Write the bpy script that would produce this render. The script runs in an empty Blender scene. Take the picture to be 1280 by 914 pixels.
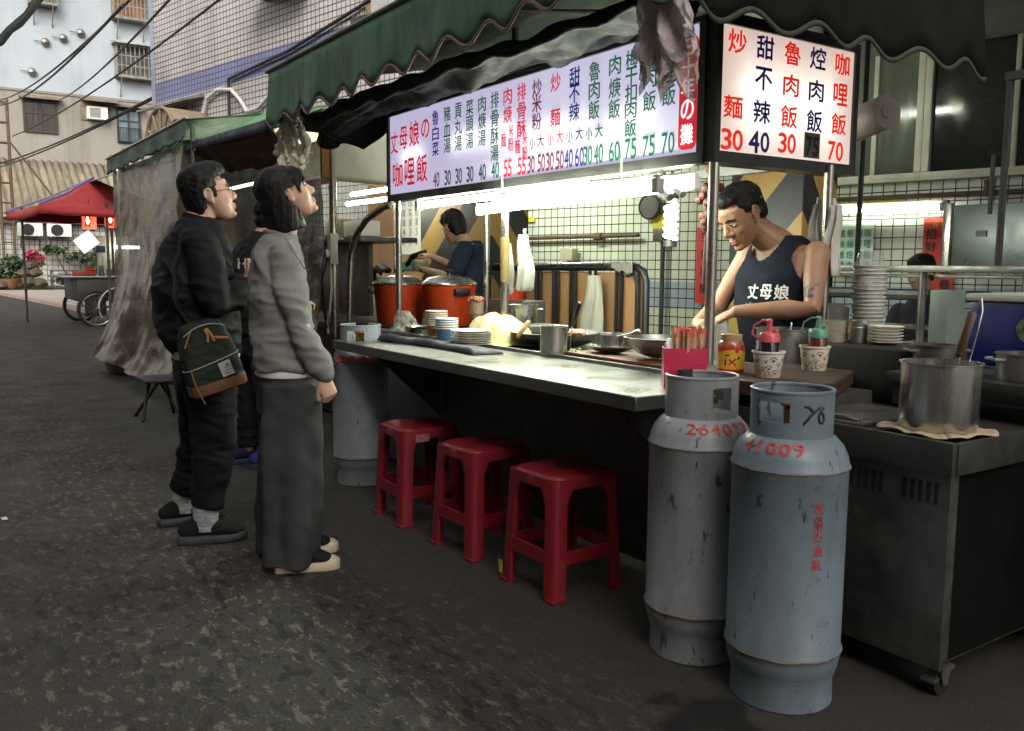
import bpy, bmesh, math, random
from math import sin, cos, pi, radians, sqrt, atan2
from mathutils import Vector, Matrix, noise, Euler
from mathutils.bvhtree import BVHTree
V = Vector
random.seed(7)
SC = bpy.context.scene
COL = SC.collection

# ------------------------------------------------------------------ camera
cd = bpy.data.cameras.new("camera")
cd.sensor_width = 36.0
cd.lens = 1100.0 / 1280.0 * 36.0
cd.clip_start = 0.05
cd.clip_end = 400.0
cam = bpy.data.objects.new("camera", cd)
COL.objects.link(cam)
_r = V((0.55763426, 0.83005778, 0.00693666))
_u = V((-0.09752533, 0.05721444, 0.9935871))
_f = V((-0.82433782, 0.55473471, -0.11285638))
_m = Matrix((_r, _u, -_f)).transposed().to_4x4()
_m.translation = V((0, 0, 1.22))
cam.matrix_world = _m
SC.camera = cam

# ------------------------------------------------------------------ world, sun, exposure
SUN_EL, SUN_AZ = 36.0, -35.0          # azimuth in degrees from +X counter-clockwise (where the light comes from)
w = bpy.data.worlds.new("World")
SC.world = w
w.use_nodes = True
nt = w.node_tree
sky = nt.nodes.new("ShaderNodeTexSky")
sky.sky_type = 'NISHITA'
sky.sun_disc = False
sky.sun_elevation = radians(SUN_EL)
sky.sun_rotation = radians(90.0 - SUN_AZ)
sky.air_density = 1.0
sky.dust_density = 6.0
sky.ozone_density = 1.0
hsv = nt.nodes.new("ShaderNodeHueSaturation")
hsv.inputs['Saturation'].default_value = 0.15       # overcast: nearly grey, a little warm
nt.links.new(sky.outputs[0], hsv.inputs['Color'])
wm = nt.nodes.new("ShaderNodeMix")
wm.data_type = 'RGBA'
wm.blend_type = 'MULTIPLY'
wm.inputs[0].default_value = 1.0
wm.inputs[7].default_value = (1.0, 0.965, 0.92, 1)
nt.links.new(hsv.outputs[0], wm.inputs[6])
nt.links.new(wm.outputs[2], nt.nodes['Background'].inputs['Color'])
nt.nodes['Background'].inputs['Strength'].default_value = 0.125
sl = bpy.data.lights.new("sun", 'SUN')
sl.energy = 0.26
sl.angle = radians(25)
sl.color = (1.0, 0.97, 0.93)
so = bpy.data.objects.new("sun", sl)
COL.objects.link(so)
_d = V((cos(radians(SUN_AZ)) * cos(radians(SUN_EL)), sin(radians(SUN_AZ)) * cos(radians(SUN_EL)), sin(radians(SUN_EL))))
so.rotation_euler = _d.to_track_quat('Z', 'Y').to_euler()
so.location = (0, 0, 20)
SC.view_settings.view_transform = 'Standard'
SC.view_settings.look = 'None'
SC.view_settings.exposure = 1.3
SC.view_settings.gamma = 1.0
SC.view_settings.use_curve_mapping = False
SC.render.engine = 'CYCLES'
SC.cycles.use_denoising = True
SC.cycles.max_bounces = 7
SC.cycles.transparent_max_bounces = 12
SC.cycles.sample_clamp_indirect = 4.0
SC.cycles.caustics_reflective = False
SC.cycles.caustics_refractive = False

# ------------------------------------------------------------------ materials
def lin(r, g, b):
    def c(v):
        v /= 255.0
        return v / 12.92 if v <= 0.04045 else ((v + 0.055) / 1.055) ** 2.4
    return (c(r), c(g), c(b), 1.0)

def newmat(name):
    m = bpy.data.materials.new(name)
    m.use_nodes = True
    return m, m.node_tree, m.node_tree.nodes['Principled BSDF']

def setp(b, **k):
    for n, v in k.items():
        b.inputs[n.replace('_', ' ')].default_value = v

def node(t, kind, **inp):
    n = t.nodes.new(kind)
    for k, v in inp.items():
        if k in n.inputs:
            n.inputs[k].default_value = v
        else:
            setattr(n, k, v)
    return n

def mixc(t, fac, a, b):
    n = t.nodes.new("ShaderNodeMix")
    n.data_type = 'RGBA'
    for s, v in ((0, fac), (6, a), (7, b)):
        if hasattr(v, 'is_linked') or isinstance(v, bpy.types.NodeSocket):
            t.links.new(v, n.inputs[s])
        else:
            n.inputs[s].default_value = (*v, 1.0) if isinstance(v, tuple) and len(v) == 3 else v
    return n.outputs[2]

def mth(t, op, a, b=0.0, clamp=False):
    n = t.nodes.new("ShaderNodeMath")
    n.operation = op
    n.use_clamp = clamp
    for i, v in enumerate((a, b)):
        if isinstance(v, bpy.types.NodeSocket):
            t.links.new(v, n.inputs[i])
        else:
            n.inputs[i].default_value = v
    return n.outputs[0]

def ramp(t, src, stops):
    n = t.nodes.new("ShaderNodeValToRGB")
    el = n.color_ramp.elements
    while len(el) < len(stops):
        el.new(0.5)
    for e, (p, c) in zip(el, stops):
        e.position = p
        e.color = c if len(c) == 4 else (*c, 1)
    t.links.new(src, n.inputs[0])
    return n.outputs[0]

def objco(t, scale=(1, 1, 1), world=False, loc=(0, 0, 0)):
    tc = t.nodes.new("ShaderNodeTexCoord")
    mp = t.nodes.new("ShaderNodeMapping")
    mp.inputs['Scale'].default_value = scale
    mp.inputs['Location'].default_value = loc
    if world:
        g = t.nodes.new("ShaderNodeNewGeometry")
        t.links.new(g.outputs['Position'], mp.inputs[0])
    else:
        t.links.new(tc.outputs['Object'], mp.inputs[0])
    return mp.outputs[0]

def noisef(t, co, scale, detail=3.0, rough=0.55):
    n = node(t, "ShaderNodeTexNoise", Scale=scale, Detail=detail, Roughness=rough)
    t.links.new(co, n.inputs['Vector'])
    return n.outputs[0]

def bumpn(t, b, h, strength=0.3, dist=0.01):
    n = node(t, "ShaderNodeBump", Strength=strength, Distance=dist)
    t.links.new(h, n.inputs['Height'])
    t.links.new(n.outputs[0], b.inputs['Normal'])

def mat(name, col, rough=0.5, metal=0.0, var=0.18, ns=6.0, bump=0.0, bs=60.0, bd=0.004, stretch=(1, 1, 1), rvar=0.12, dirt=None, dirt_amt=0.0, **kw):
    """base colour broken up by two noises, optional dirt patches and bump"""
    m, t, b = newmat(name)
    co = objco(t, stretch)
    n1 = noisef(t, co, ns, 5.0, 0.6)
    c1 = tuple(max(0, x * (1 - var)) for x in col[:3]) + (1,)
    c2 = tuple(min(1, x * (1 + var)) for x in col[:3]) + (1,)
    out = ramp(t, n1, [(0.3, c1), (0.7, c2)])
    if dirt is not None:
        n2 = noisef(t, co, ns * 0.45, 6.0, 0.7)
        f = ramp(t, n2, [(0.5, (0, 0, 0)), (0.72, (dirt_amt,) * 3)])
        out = mixc(t, f, out, dirt)
    t.links.new(out, b.inputs['Base Color'])
    r = ramp(t, noisef(t, co, ns * 2.3, 4.0), [(0.3, (max(0.02, rough - rvar),) * 3), (0.7, (min(1, rough + rvar),) * 3)])
    t.links.new(r, b.inputs['Roughness'])
    b.inputs['Metallic'].default_value = metal
    if bump > 0:
        bumpn(t, b, noisef(t, co, bs, 4.0), bump, bd)
    setp(b, **kw)
    return m

def emis(name, col, strength):
    m, t, b = newmat(name)
    setp(b, Base_Color=(0.8, 0.8, 0.8, 1), Emission_Color=col, Emission_Strength=strength, Roughness=0.4)
    return m

def glassy(name, tint, alpha, rough=0.15, bump=0.0, bs=12.0, spec=0.6, stretch=(1, 1, 1)):
    """thin clear plastic: part see-through, part diffuse, with gloss"""
    m, t, b = newmat(name)
    setp(b, Base_Color=tint, Roughness=rough, Specular_IOR_Level=spec)
    tr = node(t, "ShaderNodeBsdfTransparent", Color=(0.9, 0.9, 0.88, 1))
    mx = t.nodes.new("ShaderNodeMixShader")
    co = objco(t, stretch)
    f = ramp(t, noisef(t, co, 4.0, 5.0, 0.65), [(0.3, (max(0, alpha - 0.12),) * 3), (0.75, (min(1, alpha + 0.15),) * 3)])
    t.links.new(f, mx.inputs[0])
    t.links.new(tr.outputs[0], mx.inputs[1])
    t.links.new(b.outputs[0], mx.inputs[2])
    t.links.new(mx.outputs[0], t.nodes['Material Output'].inputs[0])
    if bump:
        bumpn(t, b, noisef(t, co, bs, 4.0, 0.6), bump, 0.02)
    return m

# ------------------------------------------------------------------ mesh helpers
class MB:
    def __init__(s):
        s.v, s.f, s.mi = [], [], []

    def add(s, vs, fs, M=None, mi=0):
        o = len(s.v)
        for p in vs:
            p = V(p)
            s.v.append(M @ p if M is not None else p)
        for f in fs:
            s.f.append([i + o for i in f])
            s.mi.append(mi)
        return s

    def join(s, other, M=None):
        o = len(s.v)
        s.v += [M @ p if M is not None else p for p in other.v]
        s.f += [[i + o for i in f] for f in other.f]
        s.mi += other.mi
        return s

    def box(s, c, d, M=None, bev=0.0, mi=0, rz=0.0, R=None):
        bm = bmesh.new()
        bmesh.ops.create_cube(bm, size=1.0)
        for q in bm.verts:
            q.co = V((q.co.x * d[0], q.co.y * d[1], q.co.z * d[2]))
        if bev > 0:
            bmesh.ops.bevel(bm, geom=list(bm.edges), offset=min(bev, min(d) * 0.45), segments=2, profile=0.6, affect='EDGES', clamp_overlap=True)
        T = Matrix.Translation(V(c)) @ (R.to_4x4() if R is not None else Matrix.Rotation(rz, 4, 'Z'))
        if M is not None:
            T = M @ T
        bm.verts.index_update()
        s.add([q.co.copy() for q in bm.verts], [[q.index for q in f.verts] for f in bm.faces], T, mi)
        bm.free()
        return s

    def span(s, a, b, bev=0.0, mi=0, M=None):
        """box from corner a to corner b"""
        a, b = V(a), V(b)
        return s.box((a + b) / 2, [abs(x) for x in (b - a)], M, bev, mi)

    def lathe(s, prof, c=(0, 0, 0), n=28, M=None, mi=0, sx=1.0, sy=1.0, a0=0.0, a1=2 * pi):
        full = abs(a1 - a0 - 2 * pi) < 1e-6
        m = n if full else n + 1
        vs, fs = [], []
        for r, z in prof:
            for k in range(m):
                a = a0 + (a1 - a0) * k / n
                vs.append((c[0] + r * sx * cos(a), c[1] + r * sy * sin(a), c[2] + z))
        for i in range(len(prof) - 1):
            for k in range(n):
                k2 = (k + 1) % m
                q = [i * m + k, i * m + k2, (i + 1) * m + k2, (i + 1) * m + k]
                fs.append(q)
        if full:
            if prof[0][0] > 1e-5:
                fs.append([k for k in range(m)][::-1])
            if prof[-1][0] > 1e-5:
                fs.append([(len(prof) - 1) * m + k for k in range(m)])
        return s.add(vs, fs, M, mi)

    def tube(s, pts, r, n=10, cap=True, ref=None, M=None, mi=0, rounded=False, closed=False):
        """sweep; r = number, list of numbers or list of (a, b); a lies along ref"""
        pts = [V(p) for p in pts]
        N = len(pts)
        rr = list(r) if isinstance(r, (list, tuple)) else [r] * N
        rr = [(q, q) if not isinstance(q, (tuple, list)) else q for q in rr]
        tans = []
        for i in range(N):
            if closed:
                tg = pts[(i + 1) % N] - pts[i - 1]
            else:
                tg = pts[min(i + 1, N - 1)] - pts[max(i - 1, 0)]
            tans.append(tg.normalized() if tg.length > 1e-9 else V((0, 0, 1)))
        if rounded:
            (a0, b0), (a1, b1) = rr[0], rr[-1]
            e0, e1 = pts[0] - tans[0] * min(a0, b0) * 0.7, pts[-1] + tans[-1] * min(a1, b1) * 0.7
            m0, m1 = pts[0] - tans[0] * min(a0, b0) * 0.45, pts[-1] + tans[-1] * min(a1, b1) * 0.45
            pts = [e0, m0] + pts + [m1, e1]
            rr = [(a0 * .3, b0 * .3), (a0 * .75, b0 * .75)] + rr + [(a1 * .75, b1 * .75), (a1 * .3, b1 * .3)]
            tans = [tans[0], tans[0]] + tans + [tans[-1], tans[-1]]
            N += 4
        vs, fs = [], []
        rf = V(ref) if ref is not None else (V((0, 0, 1)) if abs(tans[0].z) < 0.9 else V((1, 0, 0)))
        prev = None
        for i in range(N):
            tg = tans[i]
            base = rf if (ref is not None or prev is None) else prev
            a = base - tg * base.dot(tg)
            if a.length < 1e-4:
                a = tg.orthogonal()
            a.normalize()
            prev = a
            b = tg.cross(a)
            ra, rb = rr[i]
            for k in range(n):
                an = 2 * pi * k / n
                vs.append(pts[i] + a * (ra * cos(an)) + b * (rb * sin(an)))
        for i in range(N if closed else N - 1):
            j = (i + 1) % N
            for k in range(n):
                k2 = (k + 1) % n
                fs.append([i * n + k, i * n + k2, j * n + k2, j * n + k])
        if cap and not closed:
            fs.append([k for k in range(n)][::-1])
            fs.append([(N - 1) * n + k for k in range(n)])
        return s.add(vs, fs, M, mi)

    def cyl(s, a, b, r, n=16, mi=0, M=None):
        return s.tube([a, b], r, n, True, None, M, mi)

    def ell(s, c, r, M=None, nu=18, nv=10, mi=0, R=None):
        vs, fs = [], []
        vs.append((0, 0, -1))
        for j in range(1, nv):
            ph = -pi / 2 + pi * j / nv
            for i in range(nu):
                a = 2 * pi * i / nu
                vs.append((cos(ph) * cos(a), cos(ph) * sin(a), sin(ph)))
        vs.append((0, 0, 1))
        top = len(vs) - 1
        for i in range(nu):
            fs.append([0, 1 + (i + 1) % nu, 1 + i])
            fs.append([top, 1 + (nv - 2) * nu + i, 1 + (nv - 2) * nu + (i + 1) % nu])
        for j in range(nv - 2):
            for i in range(nu):
                i2 = (i + 1) % nu
                fs.append([1 + j * nu + i, 1 + j * nu + i2, 1 + (j + 1) * nu + i2, 1 + (j + 1) * nu + i])
        T = Matrix.Translation(V(c)) @ (R.to_4x4() if R is not None else Matrix.Identity(4)) @ Matrix.Diagonal((r[0], r[1], r[2], 1))
        if M is not None:
            T = M @ T
        return s.add(vs, fs, T, mi)

    def grid(s, nu, nv, fn, M=None, mi=0):
        vs = [fn(i / nu, j / nv) for j in range(nv + 1) for i in range(nu + 1)]
        fs = [[j * (nu + 1) + i, j * (nu + 1) + i + 1, (j + 1) * (nu + 1) + i + 1, (j + 1) * (nu + 1) + i] for j in range(nv) for i in range(nu)]
        return s.add(vs, fs, M, mi)

    def prism(s, poly, axis, a, b, mi=0, M=None):
        """2D outline extruded along an axis ('x','y','z') between a and b"""
        def p3(p, h):
            return {'x': (h, p[0], p[1]), 'y': (p[0], h, p[1]), 'z': (p[0], p[1], h)}[axis]
        n = len(poly)
        vs = [p3(p, a) for p in poly] + [p3(p, b) for p in poly]
        fs = [[i, (i + 1) % n, n + (i + 1) % n, n + i] for i in range(n)]
        fs += [list(range(n))[::-1], list(range(n, 2 * n))]
        return s.add(vs, fs, M, mi)

    def loft(s, rings, M=None, mi=0):
        n = len(rings[0])
        vs = [p for r in rings for p in r]
        fs = []
        for i in range(len(rings) - 1):
            for k in range(n):
                k2 = (k + 1) % n
                fs.append([i * n + k, i * n + k2, (i + 1) * n + k2, (i + 1) * n + k])
        fs.append(list(range(n))[::-1])
        fs.append([(len(rings) - 1) * n + k for k in range(n)])
        return s.add(vs, fs, M, mi)

def mesh_from(mb, name, ang=40, fixn=True):
    me = bpy.data.meshes.new(name)
    me.from_pydata([tuple(p) for p in mb.v], [], mb.f)
    me.validate()
    if fixn:
        bm = bmesh.new()
        bm.from_mesh(me)
        bmesh.ops.recalc_face_normals(bm, faces=bm.faces)
        bm.to_mesh(me)
        bm.free()
    if len(me.polygons) == len(mb.mi):
        me.polygons.foreach_set('material_index', mb.mi)
    me.polygons.foreach_set('use_smooth', [True] * len(me.polygons))
    if ang is not None:
        me.set_sharp_from_angle(angle=radians(ang))
    me.update()
    return me

def mk(name, mb, mats, parent=None, ang=40, label=None, cat=None, group=None, kind=None, fixn=True, loc=None):
    """one mesh object. A top-level mesh gets its origin at its base; a child keeps its parent's frame."""
    if not isinstance(mats, (list, tuple)):
        mats = [mats]
    if parent is None and loc is None and kind is None:
        xs = [p.x for p in mb.v]; ys = [p.y for p in mb.v]; zs = [p.z for p in mb.v]
        loc = V(((min(xs) + max(xs)) / 2, (min(ys) + max(ys)) / 2, min(zs)))
    if parent is not None and loc is None and 'base' in parent:
        loc = V((0, 0, 0))
        off = V(parent['base'])
        mb.v = [p - off for p in mb.v]
    elif parent is None and loc is not None:
        mb.v = [p - V(loc) for p in mb.v]
    me = mesh_from(mb, name, ang, fixn)
    for m in mats:
        me.materials.append(m)
    o = bpy.data.objects.new(name, me)
    COL.objects.link(o)
    if parent is not None:
        o.parent = parent
        if 'base' in parent:
            o['base'] = tuple(parent['base'])
    elif loc is not None:
        o.location = loc
    tag(o, label, cat, group, kind)
    return o

def tag(o, label=None, cat=None, group=None, kind=None):
    if label: o['label'] = label
    if cat: o['category'] = cat
    if group: o['group'] = group
    if kind: o['kind'] = kind
    return o

def thing(name, label, cat, loc=(0, 0, 0), rz=0.0, group=None, world=True):
    """Empty at the thing's base. world=True: its parts are given in scene coordinates (no turn)."""
    o = bpy.data.objects.new(name, None)
    o.empty_display_size = 0.1
    COL.objects.link(o)
    o.location = loc
    o.rotation_euler = (0, 0, rz)
    if world:
        o['base'] = tuple(loc)
    return tag(o, label, cat, group)

def copy_thing(o, loc, rz=None, label=None, parent=None):
    c = o.copy()
    COL.objects.link(c)
    if parent is not None:
        c.parent = parent
    else:
        c.location = loc
        if rz is not None:
            c.rotation_euler = (0, 0, rz)
        if label: c['label'] = label
    for ch in list(o.children):
        copy_thing(ch, None, parent=c)
    return c

def mods(o, solid=None, sub=0, bev=None):
    if solid:
        m = o.modifiers.new("solid", 'SOLIDIFY'); m.thickness = solid; m.offset = 0
    if bev:
        m = o.modifiers.new("bevel", 'BEVEL'); m.width = bev; m.segments = 2
    if sub:
        m = o.modifiers.new("sub", 'SUBSURF'); m.levels = sub; m.render_levels = sub
    return o

def fuse(mb, voxel=0.006, smooth=4, fac=0.5, disp=None):
    """union of overlapping closed volumes -> one continuous surface (voxel remesh), returned as MB"""
    me = mesh_from(mb, "tmp", None)
    o = bpy.data.objects.new("tmp", me)
    COL.objects.link(o)
    m = o.modifiers.new("r", 'REMESH'); m.mode = 'VOXEL'; m.voxel_size = voxel; m.adaptivity = 0
    if smooth:
        m = o.modifiers.new("s", 'SMOOTH'); m.factor = fac; m.iterations = smooth
    dg = bpy.context.evaluated_depsgraph_get()
    dg.update()
    ev = o.evaluated_get(dg)
    m2 = bpy.data.meshes.new_from_object(ev)
    out = MB()
    nrm = [p.normal.copy() for p in m2.vertices]
    out.v = [p.co.copy() for p in m2.vertices]
    out.f = [list(p.vertices) for p in m2.polygons]
    out.mi = [0] * len(out.f)
    bpy.data.objects.remove(o)
    bpy.data.meshes.remove(me)
    bpy.data.meshes.remove(m2)
    if disp:
        out.v = [p + n * disp(p, n) for p, n in zip(out.v, nrm)]
    return out

def fbm(p, s, o=3):
    return noise.fractal(V(p) * s, 0.9, 2.0, o)

# ------------------------------------------------------------------ lettering
_fc = bpy.data.curves.new("lettering", 'FONT')
_fo = bpy.data.objects.new("lettering", _fc)
COL.objects.link(_fo)
_gc = {}
def glyph(ch, bold=0.0):
    """outline of one character, centred; x and y each run -0.5..0.5 of the em"""
    k = (ch, bold)
    if k not in _gc:
        _fc.body = ch
        _fc.offset = bold
        _fc.resolution_u = 3
        bpy.context.view_layer.update()
        m = bpy.data.meshes.new_from_object(_fo.evaluated_get(bpy.context.evaluated_depsgraph_get()))
        vs = [q.co.copy() for q in m.vertices]
        fs = [list(q.vertices) for q in m.polygons]
        bpy.data.meshes.remove(m)
        x0, x1 = min(q.x for q in vs), max(q.x for q in vs)
        y0, y1 = min(q.y for q in vs), max(q.y for q in vs)
        _gc[k] = ([V((q.x - (x0 + x1) / 2, q.y - (y0 + y1) / 2, 0)) for q in vs], fs, x1 - x0, y1 - y0)
    return _gc[k]

def put(mb, ch, o, xd, yd, w, h, bold=0.012, mi=0, fit=True, warp=None):
    """character centred at o, width w along xd, height h along yd"""
    vs, fs, gw, gh = glyph(ch, 0.0)
    o, xd, yd = V(o), V(xd), V(yd)
    nd = xd.cross(yd).normalized()
    sx, sy = (w / gw, h / gh) if fit else (w, h)
    d = bold * 1.1
    # a heavier stroke: the thin outline repeated with small shifts, each a hair further out
    for k, (dx, dy) in enumerate(((0, 0), (d, 0), (-d, 0), (0, d), (0, -d)) if bold > 0 else ((0, 0),)):
        out = []
        for q in vs:
            p = o + xd * ((q.x + dx) * sx) + yd * ((q.y + dy) * sy)
            p = warp(p) if warp else p
            out.append(p + nd * (k * .00025))
        mb.add(out, fs, None, mi)
# ------------------------------------------------------------------ shared materials
M = {}
M['steel'] = mat("brushed steel", (0.50, 0.49, 0.46, 1), 0.27, 0.95, 0.08, 5, 0.0, 60, 0.001, (2, 2, .4))
M['steel_worn'] = mat("worn steel", (0.30, 0.295, 0.28, 1), 0.36, 0.9, 0.2, 5, 0.08, 30, 0.002, dirt=(0.14, 0.125, 0.10, 1), dirt_amt=0.35)
M['steel_dark'] = mat("greasy dark steel", (0.13, 0.125, 0.115, 1), 0.42, 0.7, 0.3, 5, 0.15, 40, 0.002, dirt=(0.03, 0.025, 0.02, 1), dirt_amt=0.8)
M['counter'] = mat("counter steel", (0.16, 0.16, 0.145, 1), 0.36, 0.85, 0.12, 2.0, 0.06, 9, 0.004, (1, 1, 1), 0.10)
M['black'] = mat("black paint", (0.012, 0.012, 0.012, 1), 0.5, 0, 0.3, 8, 0.1, 50)
M['black_gloss'] = mat("black plastic", (0.010, 0.010, 0.011, 1), 0.4, 0, 0.2, 8)
M['dark_panel'] = mat("dark painted panel", (0.06, 0.057, 0.05, 1), 0.5, 0.3, 0.3, 4, 0.1, 30, 0.003, dirt=(0.07, 0.06, 0.045, 1), dirt_amt=0.6)
M['pole'] = mat("pole steel", (0.42, 0.40, 0.36, 1), 0.3, 0.95, 0.12, 4, 0.0, 80, 0.001, (3, 3, .5))
M['white_plastic'] = mat("white plastic", (0.72, 0.71, 0.67, 1), 0.4, 0, 0.06, 8)
M['paper'] = mat("white paper", (0.74, 0.72, 0.68, 1), 0.6, 0, 0.05, 10)
M['rust'] = mat("rusty iron", (0.10, 0.06, 0.04, 1), 0.8, 0.2, 0.4, 14, 0.3, 60)
M['wood'] = mat("old brown board", (0.05, 0.026, 0.015, 1), 0.55, 0, 0.4, 9, 0.2, 60, 0.002, (1.0, 6, 6))
M['ply'] = mat("varnished plywood", (0.36, 0.19, 0.085, 1), 0.45, 0, 0.16, 2.2, 0.05, 30, 0.002, (3, 3, 0.5))
M['cable'] = mat("cable rubber", (0.016, 0.016, 0.016, 1), 0.6, 0, 0.1, 5)
M['red_ink'] = mat("red ink", (0.50, 0.018, 0.018, 1), 0.5, 0, 0.05, 9)
M['tube'] = emis("fluorescent tube", (0.92, 1.0, 0.82, 1), 21.0)
M['tube_ceil'] = emis("ceiling tube", (0.90, 1.0, 0.80, 1), 190.0)
M['tube_far'] = emis("far fluorescent tube", (0.97, 1.0, 0.80, 1), 14.0)

# ------------------------------------------------------------------ road
def asphalt():
    m, t, b = newmat("asphalt")
    co = objco(t)
    grit = node(t, "ShaderNodeTexVoronoi", Scale=150.0)
    t.links.new(co, grit.inputs['Vector'])
    base = ramp(t, noisef(t, co, 90, 6, 0.75), [(0.30, (0.019, 0.0170, 0.0145)), (0.55, (0.037, 0.0335, 0.028)), (0.78, (0.072, 0.064, 0.052))])
    # pale and dark stone chips in the binder
    st1 = node(t, "ShaderNodeTexVoronoi", Scale=130.0, Randomness=1.0); t.links.new(co, st1.inputs['Vector'])
    chip = mth(t, 'MULTIPLY', mth(t, 'LESS_THAN', st1.outputs['Distance'], 0.30), 0.5)
    chipc = ramp(t, st1.outputs['Color'], [(0.25, (0.012, 0.0115, 0.011)), (0.6, (0.045, 0.042, 0.037)), (0.9, (0.13, 0.12, 0.105))])
    base = mixc(t, chip, base, chipc)
    # worn lighter flakes where the top layer has scuffed off
    big = noisef(t, co, 0.42, 2, 0.5)
    fl = noisef(t, objco(t, (1.0, 1.9, 1.0)), 13.5, 8, 0.70)
    g0 = t.nodes.new("ShaderNodeNewGeometry")
    sx = t.nodes.new("ShaderNodeSeparateXYZ"); t.links.new(g0.outputs['Position'], sx.inputs[0])
    # the scuffed strip runs along the middle of the lane
    lane = mth(t, 'SUBTRACT', 1.0, mth(t, 'DIVIDE', mth(t, 'ABSOLUTE', mth(t, 'SUBTRACT', sx.outputs[1], mth(t, 'ADD', 0.55, mth(t, 'MULTIPLY', sx.outputs[0], 0.04)))), 1.35), True)
    zone = mth(t, 'MULTIPLY', ramp(t, big, [(0.32, (0, 0, 0)), (0.55, (1, 1, 1))]), mth(t, 'MULTIPLY', lane, 1.6, True))
    flake = ramp(t, fl, [(0.55, (0, 0, 0)), (0.59, (1, 1, 1))])
    f1 = mth(t, 'MULTIPLY', zone, flake)
    f1 = mth(t, 'MULTIPLY', f1, 0.8)
    base = mixc(t, f1, base, (0.145, 0.126, 0.098, 1))
    # dark tar and damp spots
    dk = noisef(t, objco(t, (1.2, 2.4, 1.0)), 9, 5, 0.6)
    zone2 = mth(t, 'MULTIPLY', ramp(t, noisef(t, co, 0.62, 2, 0.5), [(0.40, (0, 0, 0)), (0.55, (1, 1, 1))]), mth(t, 'MULTIPLY', lane, 2.0, True))
    f2 = mth(t, 'MULTIPLY', zone2, ramp(t, dk, [(0.545, (0, 0, 0)), (0.575, (1, 1, 1))]))
    f2 = mth(t, 'MULTIPLY', f2, 0.85)
    base = mixc(t, f2, base, (0.008, 0.0078, 0.007, 1))
    # long faint tracks along the lane and square patches
    tr = noisef(t, objco(t, (0.12, 1.3, 1.0)), 1.4, 4, 0.5)
    base = mixc(t, ramp(t, tr, [(0.4, (0, 0, 0)), (0.75, (0.45,) * 3)]), base, (0.055, 0.052, 0.047, 1))
    # one oil stain beside the gas cylinders
    g = t.nodes.new("ShaderNodeNewGeometry")
    v = node(t, "ShaderNodeVectorMath", operation='DISTANCE')
    wob = node(t, "ShaderNodeTexNoise", Scale=7.0, Detail=4.0)
    t.links.new(g.outputs['Position'], wob.inputs['Vector'])
    t.links.new(g.outputs['Position'], v.inputs[0])
    v.inputs[1].default_value = (-1.60, 1.72, 0)
    dd = mth(t, 'ADD', v.outputs['Value'], mth(t, 'MULTIPLY', mth(t, 'SUBTRACT', wob.outputs[0], 0.5), 0.42))
    st = ramp(t, dd, [(0.10, (0.85,) * 3), (0.16, (0, 0, 0))])
    base = mixc(t, st, base, (0.006, 0.006, 0.0055, 1))
    t.links.new(base, b.inputs['Base Color'])
    r = ramp(t, noisef(t, co, 3.0, 4), [(0.3, (0.62,) * 3), (0.7, (0.9,) * 3)])
    t.links.new(r, b.inputs['Roughness'])
    setp(b, Specular_IOR_Level=0.3)
    h = mth(t, 'ADD', mth(t, 'MULTIPLY', grit.outputs['Distance'], 0.7), mth(t, 'MULTIPLY', fl, 0.6))
    bumpn(t, b, h, 0.5, 0.004)
    return m
r = MB()
r.grid(60, 40, lambda u, v: (-110 + 150 * u, -40 + 80 * v, 0))
mk("road", r, asphalt(), kind="structure", ang=None, fixn=False)

# arcade floor under the building, one step up behind the stall
conc = mat("worn arcade floor", (0.16, 0.15, 0.135, 1), 0.6, 0, 0.25, 3, 0.15, 30, dirt=(0.06, 0.055, 0.05, 1), dirt_amt=0.6)
r = MB()
r.span((-18, 4.9, 0.004), (6, 12, 0.12))
mk("arcade_floor", r, conc, kind="structure")

# concrete pavement far down the lane
pav = mat("pale paving slabs", (0.27, 0.245, 0.215, 1), 0.8, 0, 0.15, 1.2, 0.2, 20, dirt=(0.2, 0.18, 0.16, 1), dirt_amt=0.5)
r = MB()
poly = [(-60, 1.25), (-38.6, 2.55), (-29.2, 3.15), (-22.5, 3.5), (-22.5, 5.6), (-39.6, 5.5), (-44.8, 4.9), (-53, 3.6), (-60, 2.4)]
r.prism(poly, 'z', 0.004, 0.11)
mk("pavement", r, pav, kind="structure", ang=20)
r = MB()
r.prism([(-60, 1.12), (-38.6, 2.42), (-29.2, 3.02), (-22.5, 3.37), (-22.5, 3.5), (-29.2, 3.15), (-38.6, 2.55), (-60, 1.25)], 'z', 0.004, 0.10)
mk("kerb", r, mat("reddish kerb stone", (0.28, 0.2, 0.17, 1), 0.8, 0, 0.2, 3), kind="structure")
bed = mat("planting soil", (0.05, 0.04, 0.028, 1), 0.9, 0, 0.4, 3, 0.6, 12, 0.05)
r = MB()
r.grid(30, 12, lambda u, v: (-44.3 + 3.2 * v - 9 * (1 - u) * 0 , -2 + 12 * u, 0.12 + 0.12 * fbm((u * 12, v * 3, 0), 1.0)))
mk("garden_bed", r, bed, kind="structure", fixn=False)

# ------------------------------------------------------------------ tiled building behind the stalls
WALL_O = V((-4.5, 7.1, 0))
WALL_A = atan2(0.2164, 0.9763)
def wp(x, y, z):
    """wall frame -> scene: x along the wall, y out of the wall towards the lane, z up"""
    c, s = cos(WALL_A), sin(WALL_A)
    return V((WALL_O.x + x * c + y * s, WALL_O.y + x * s - y * c, z))

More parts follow.
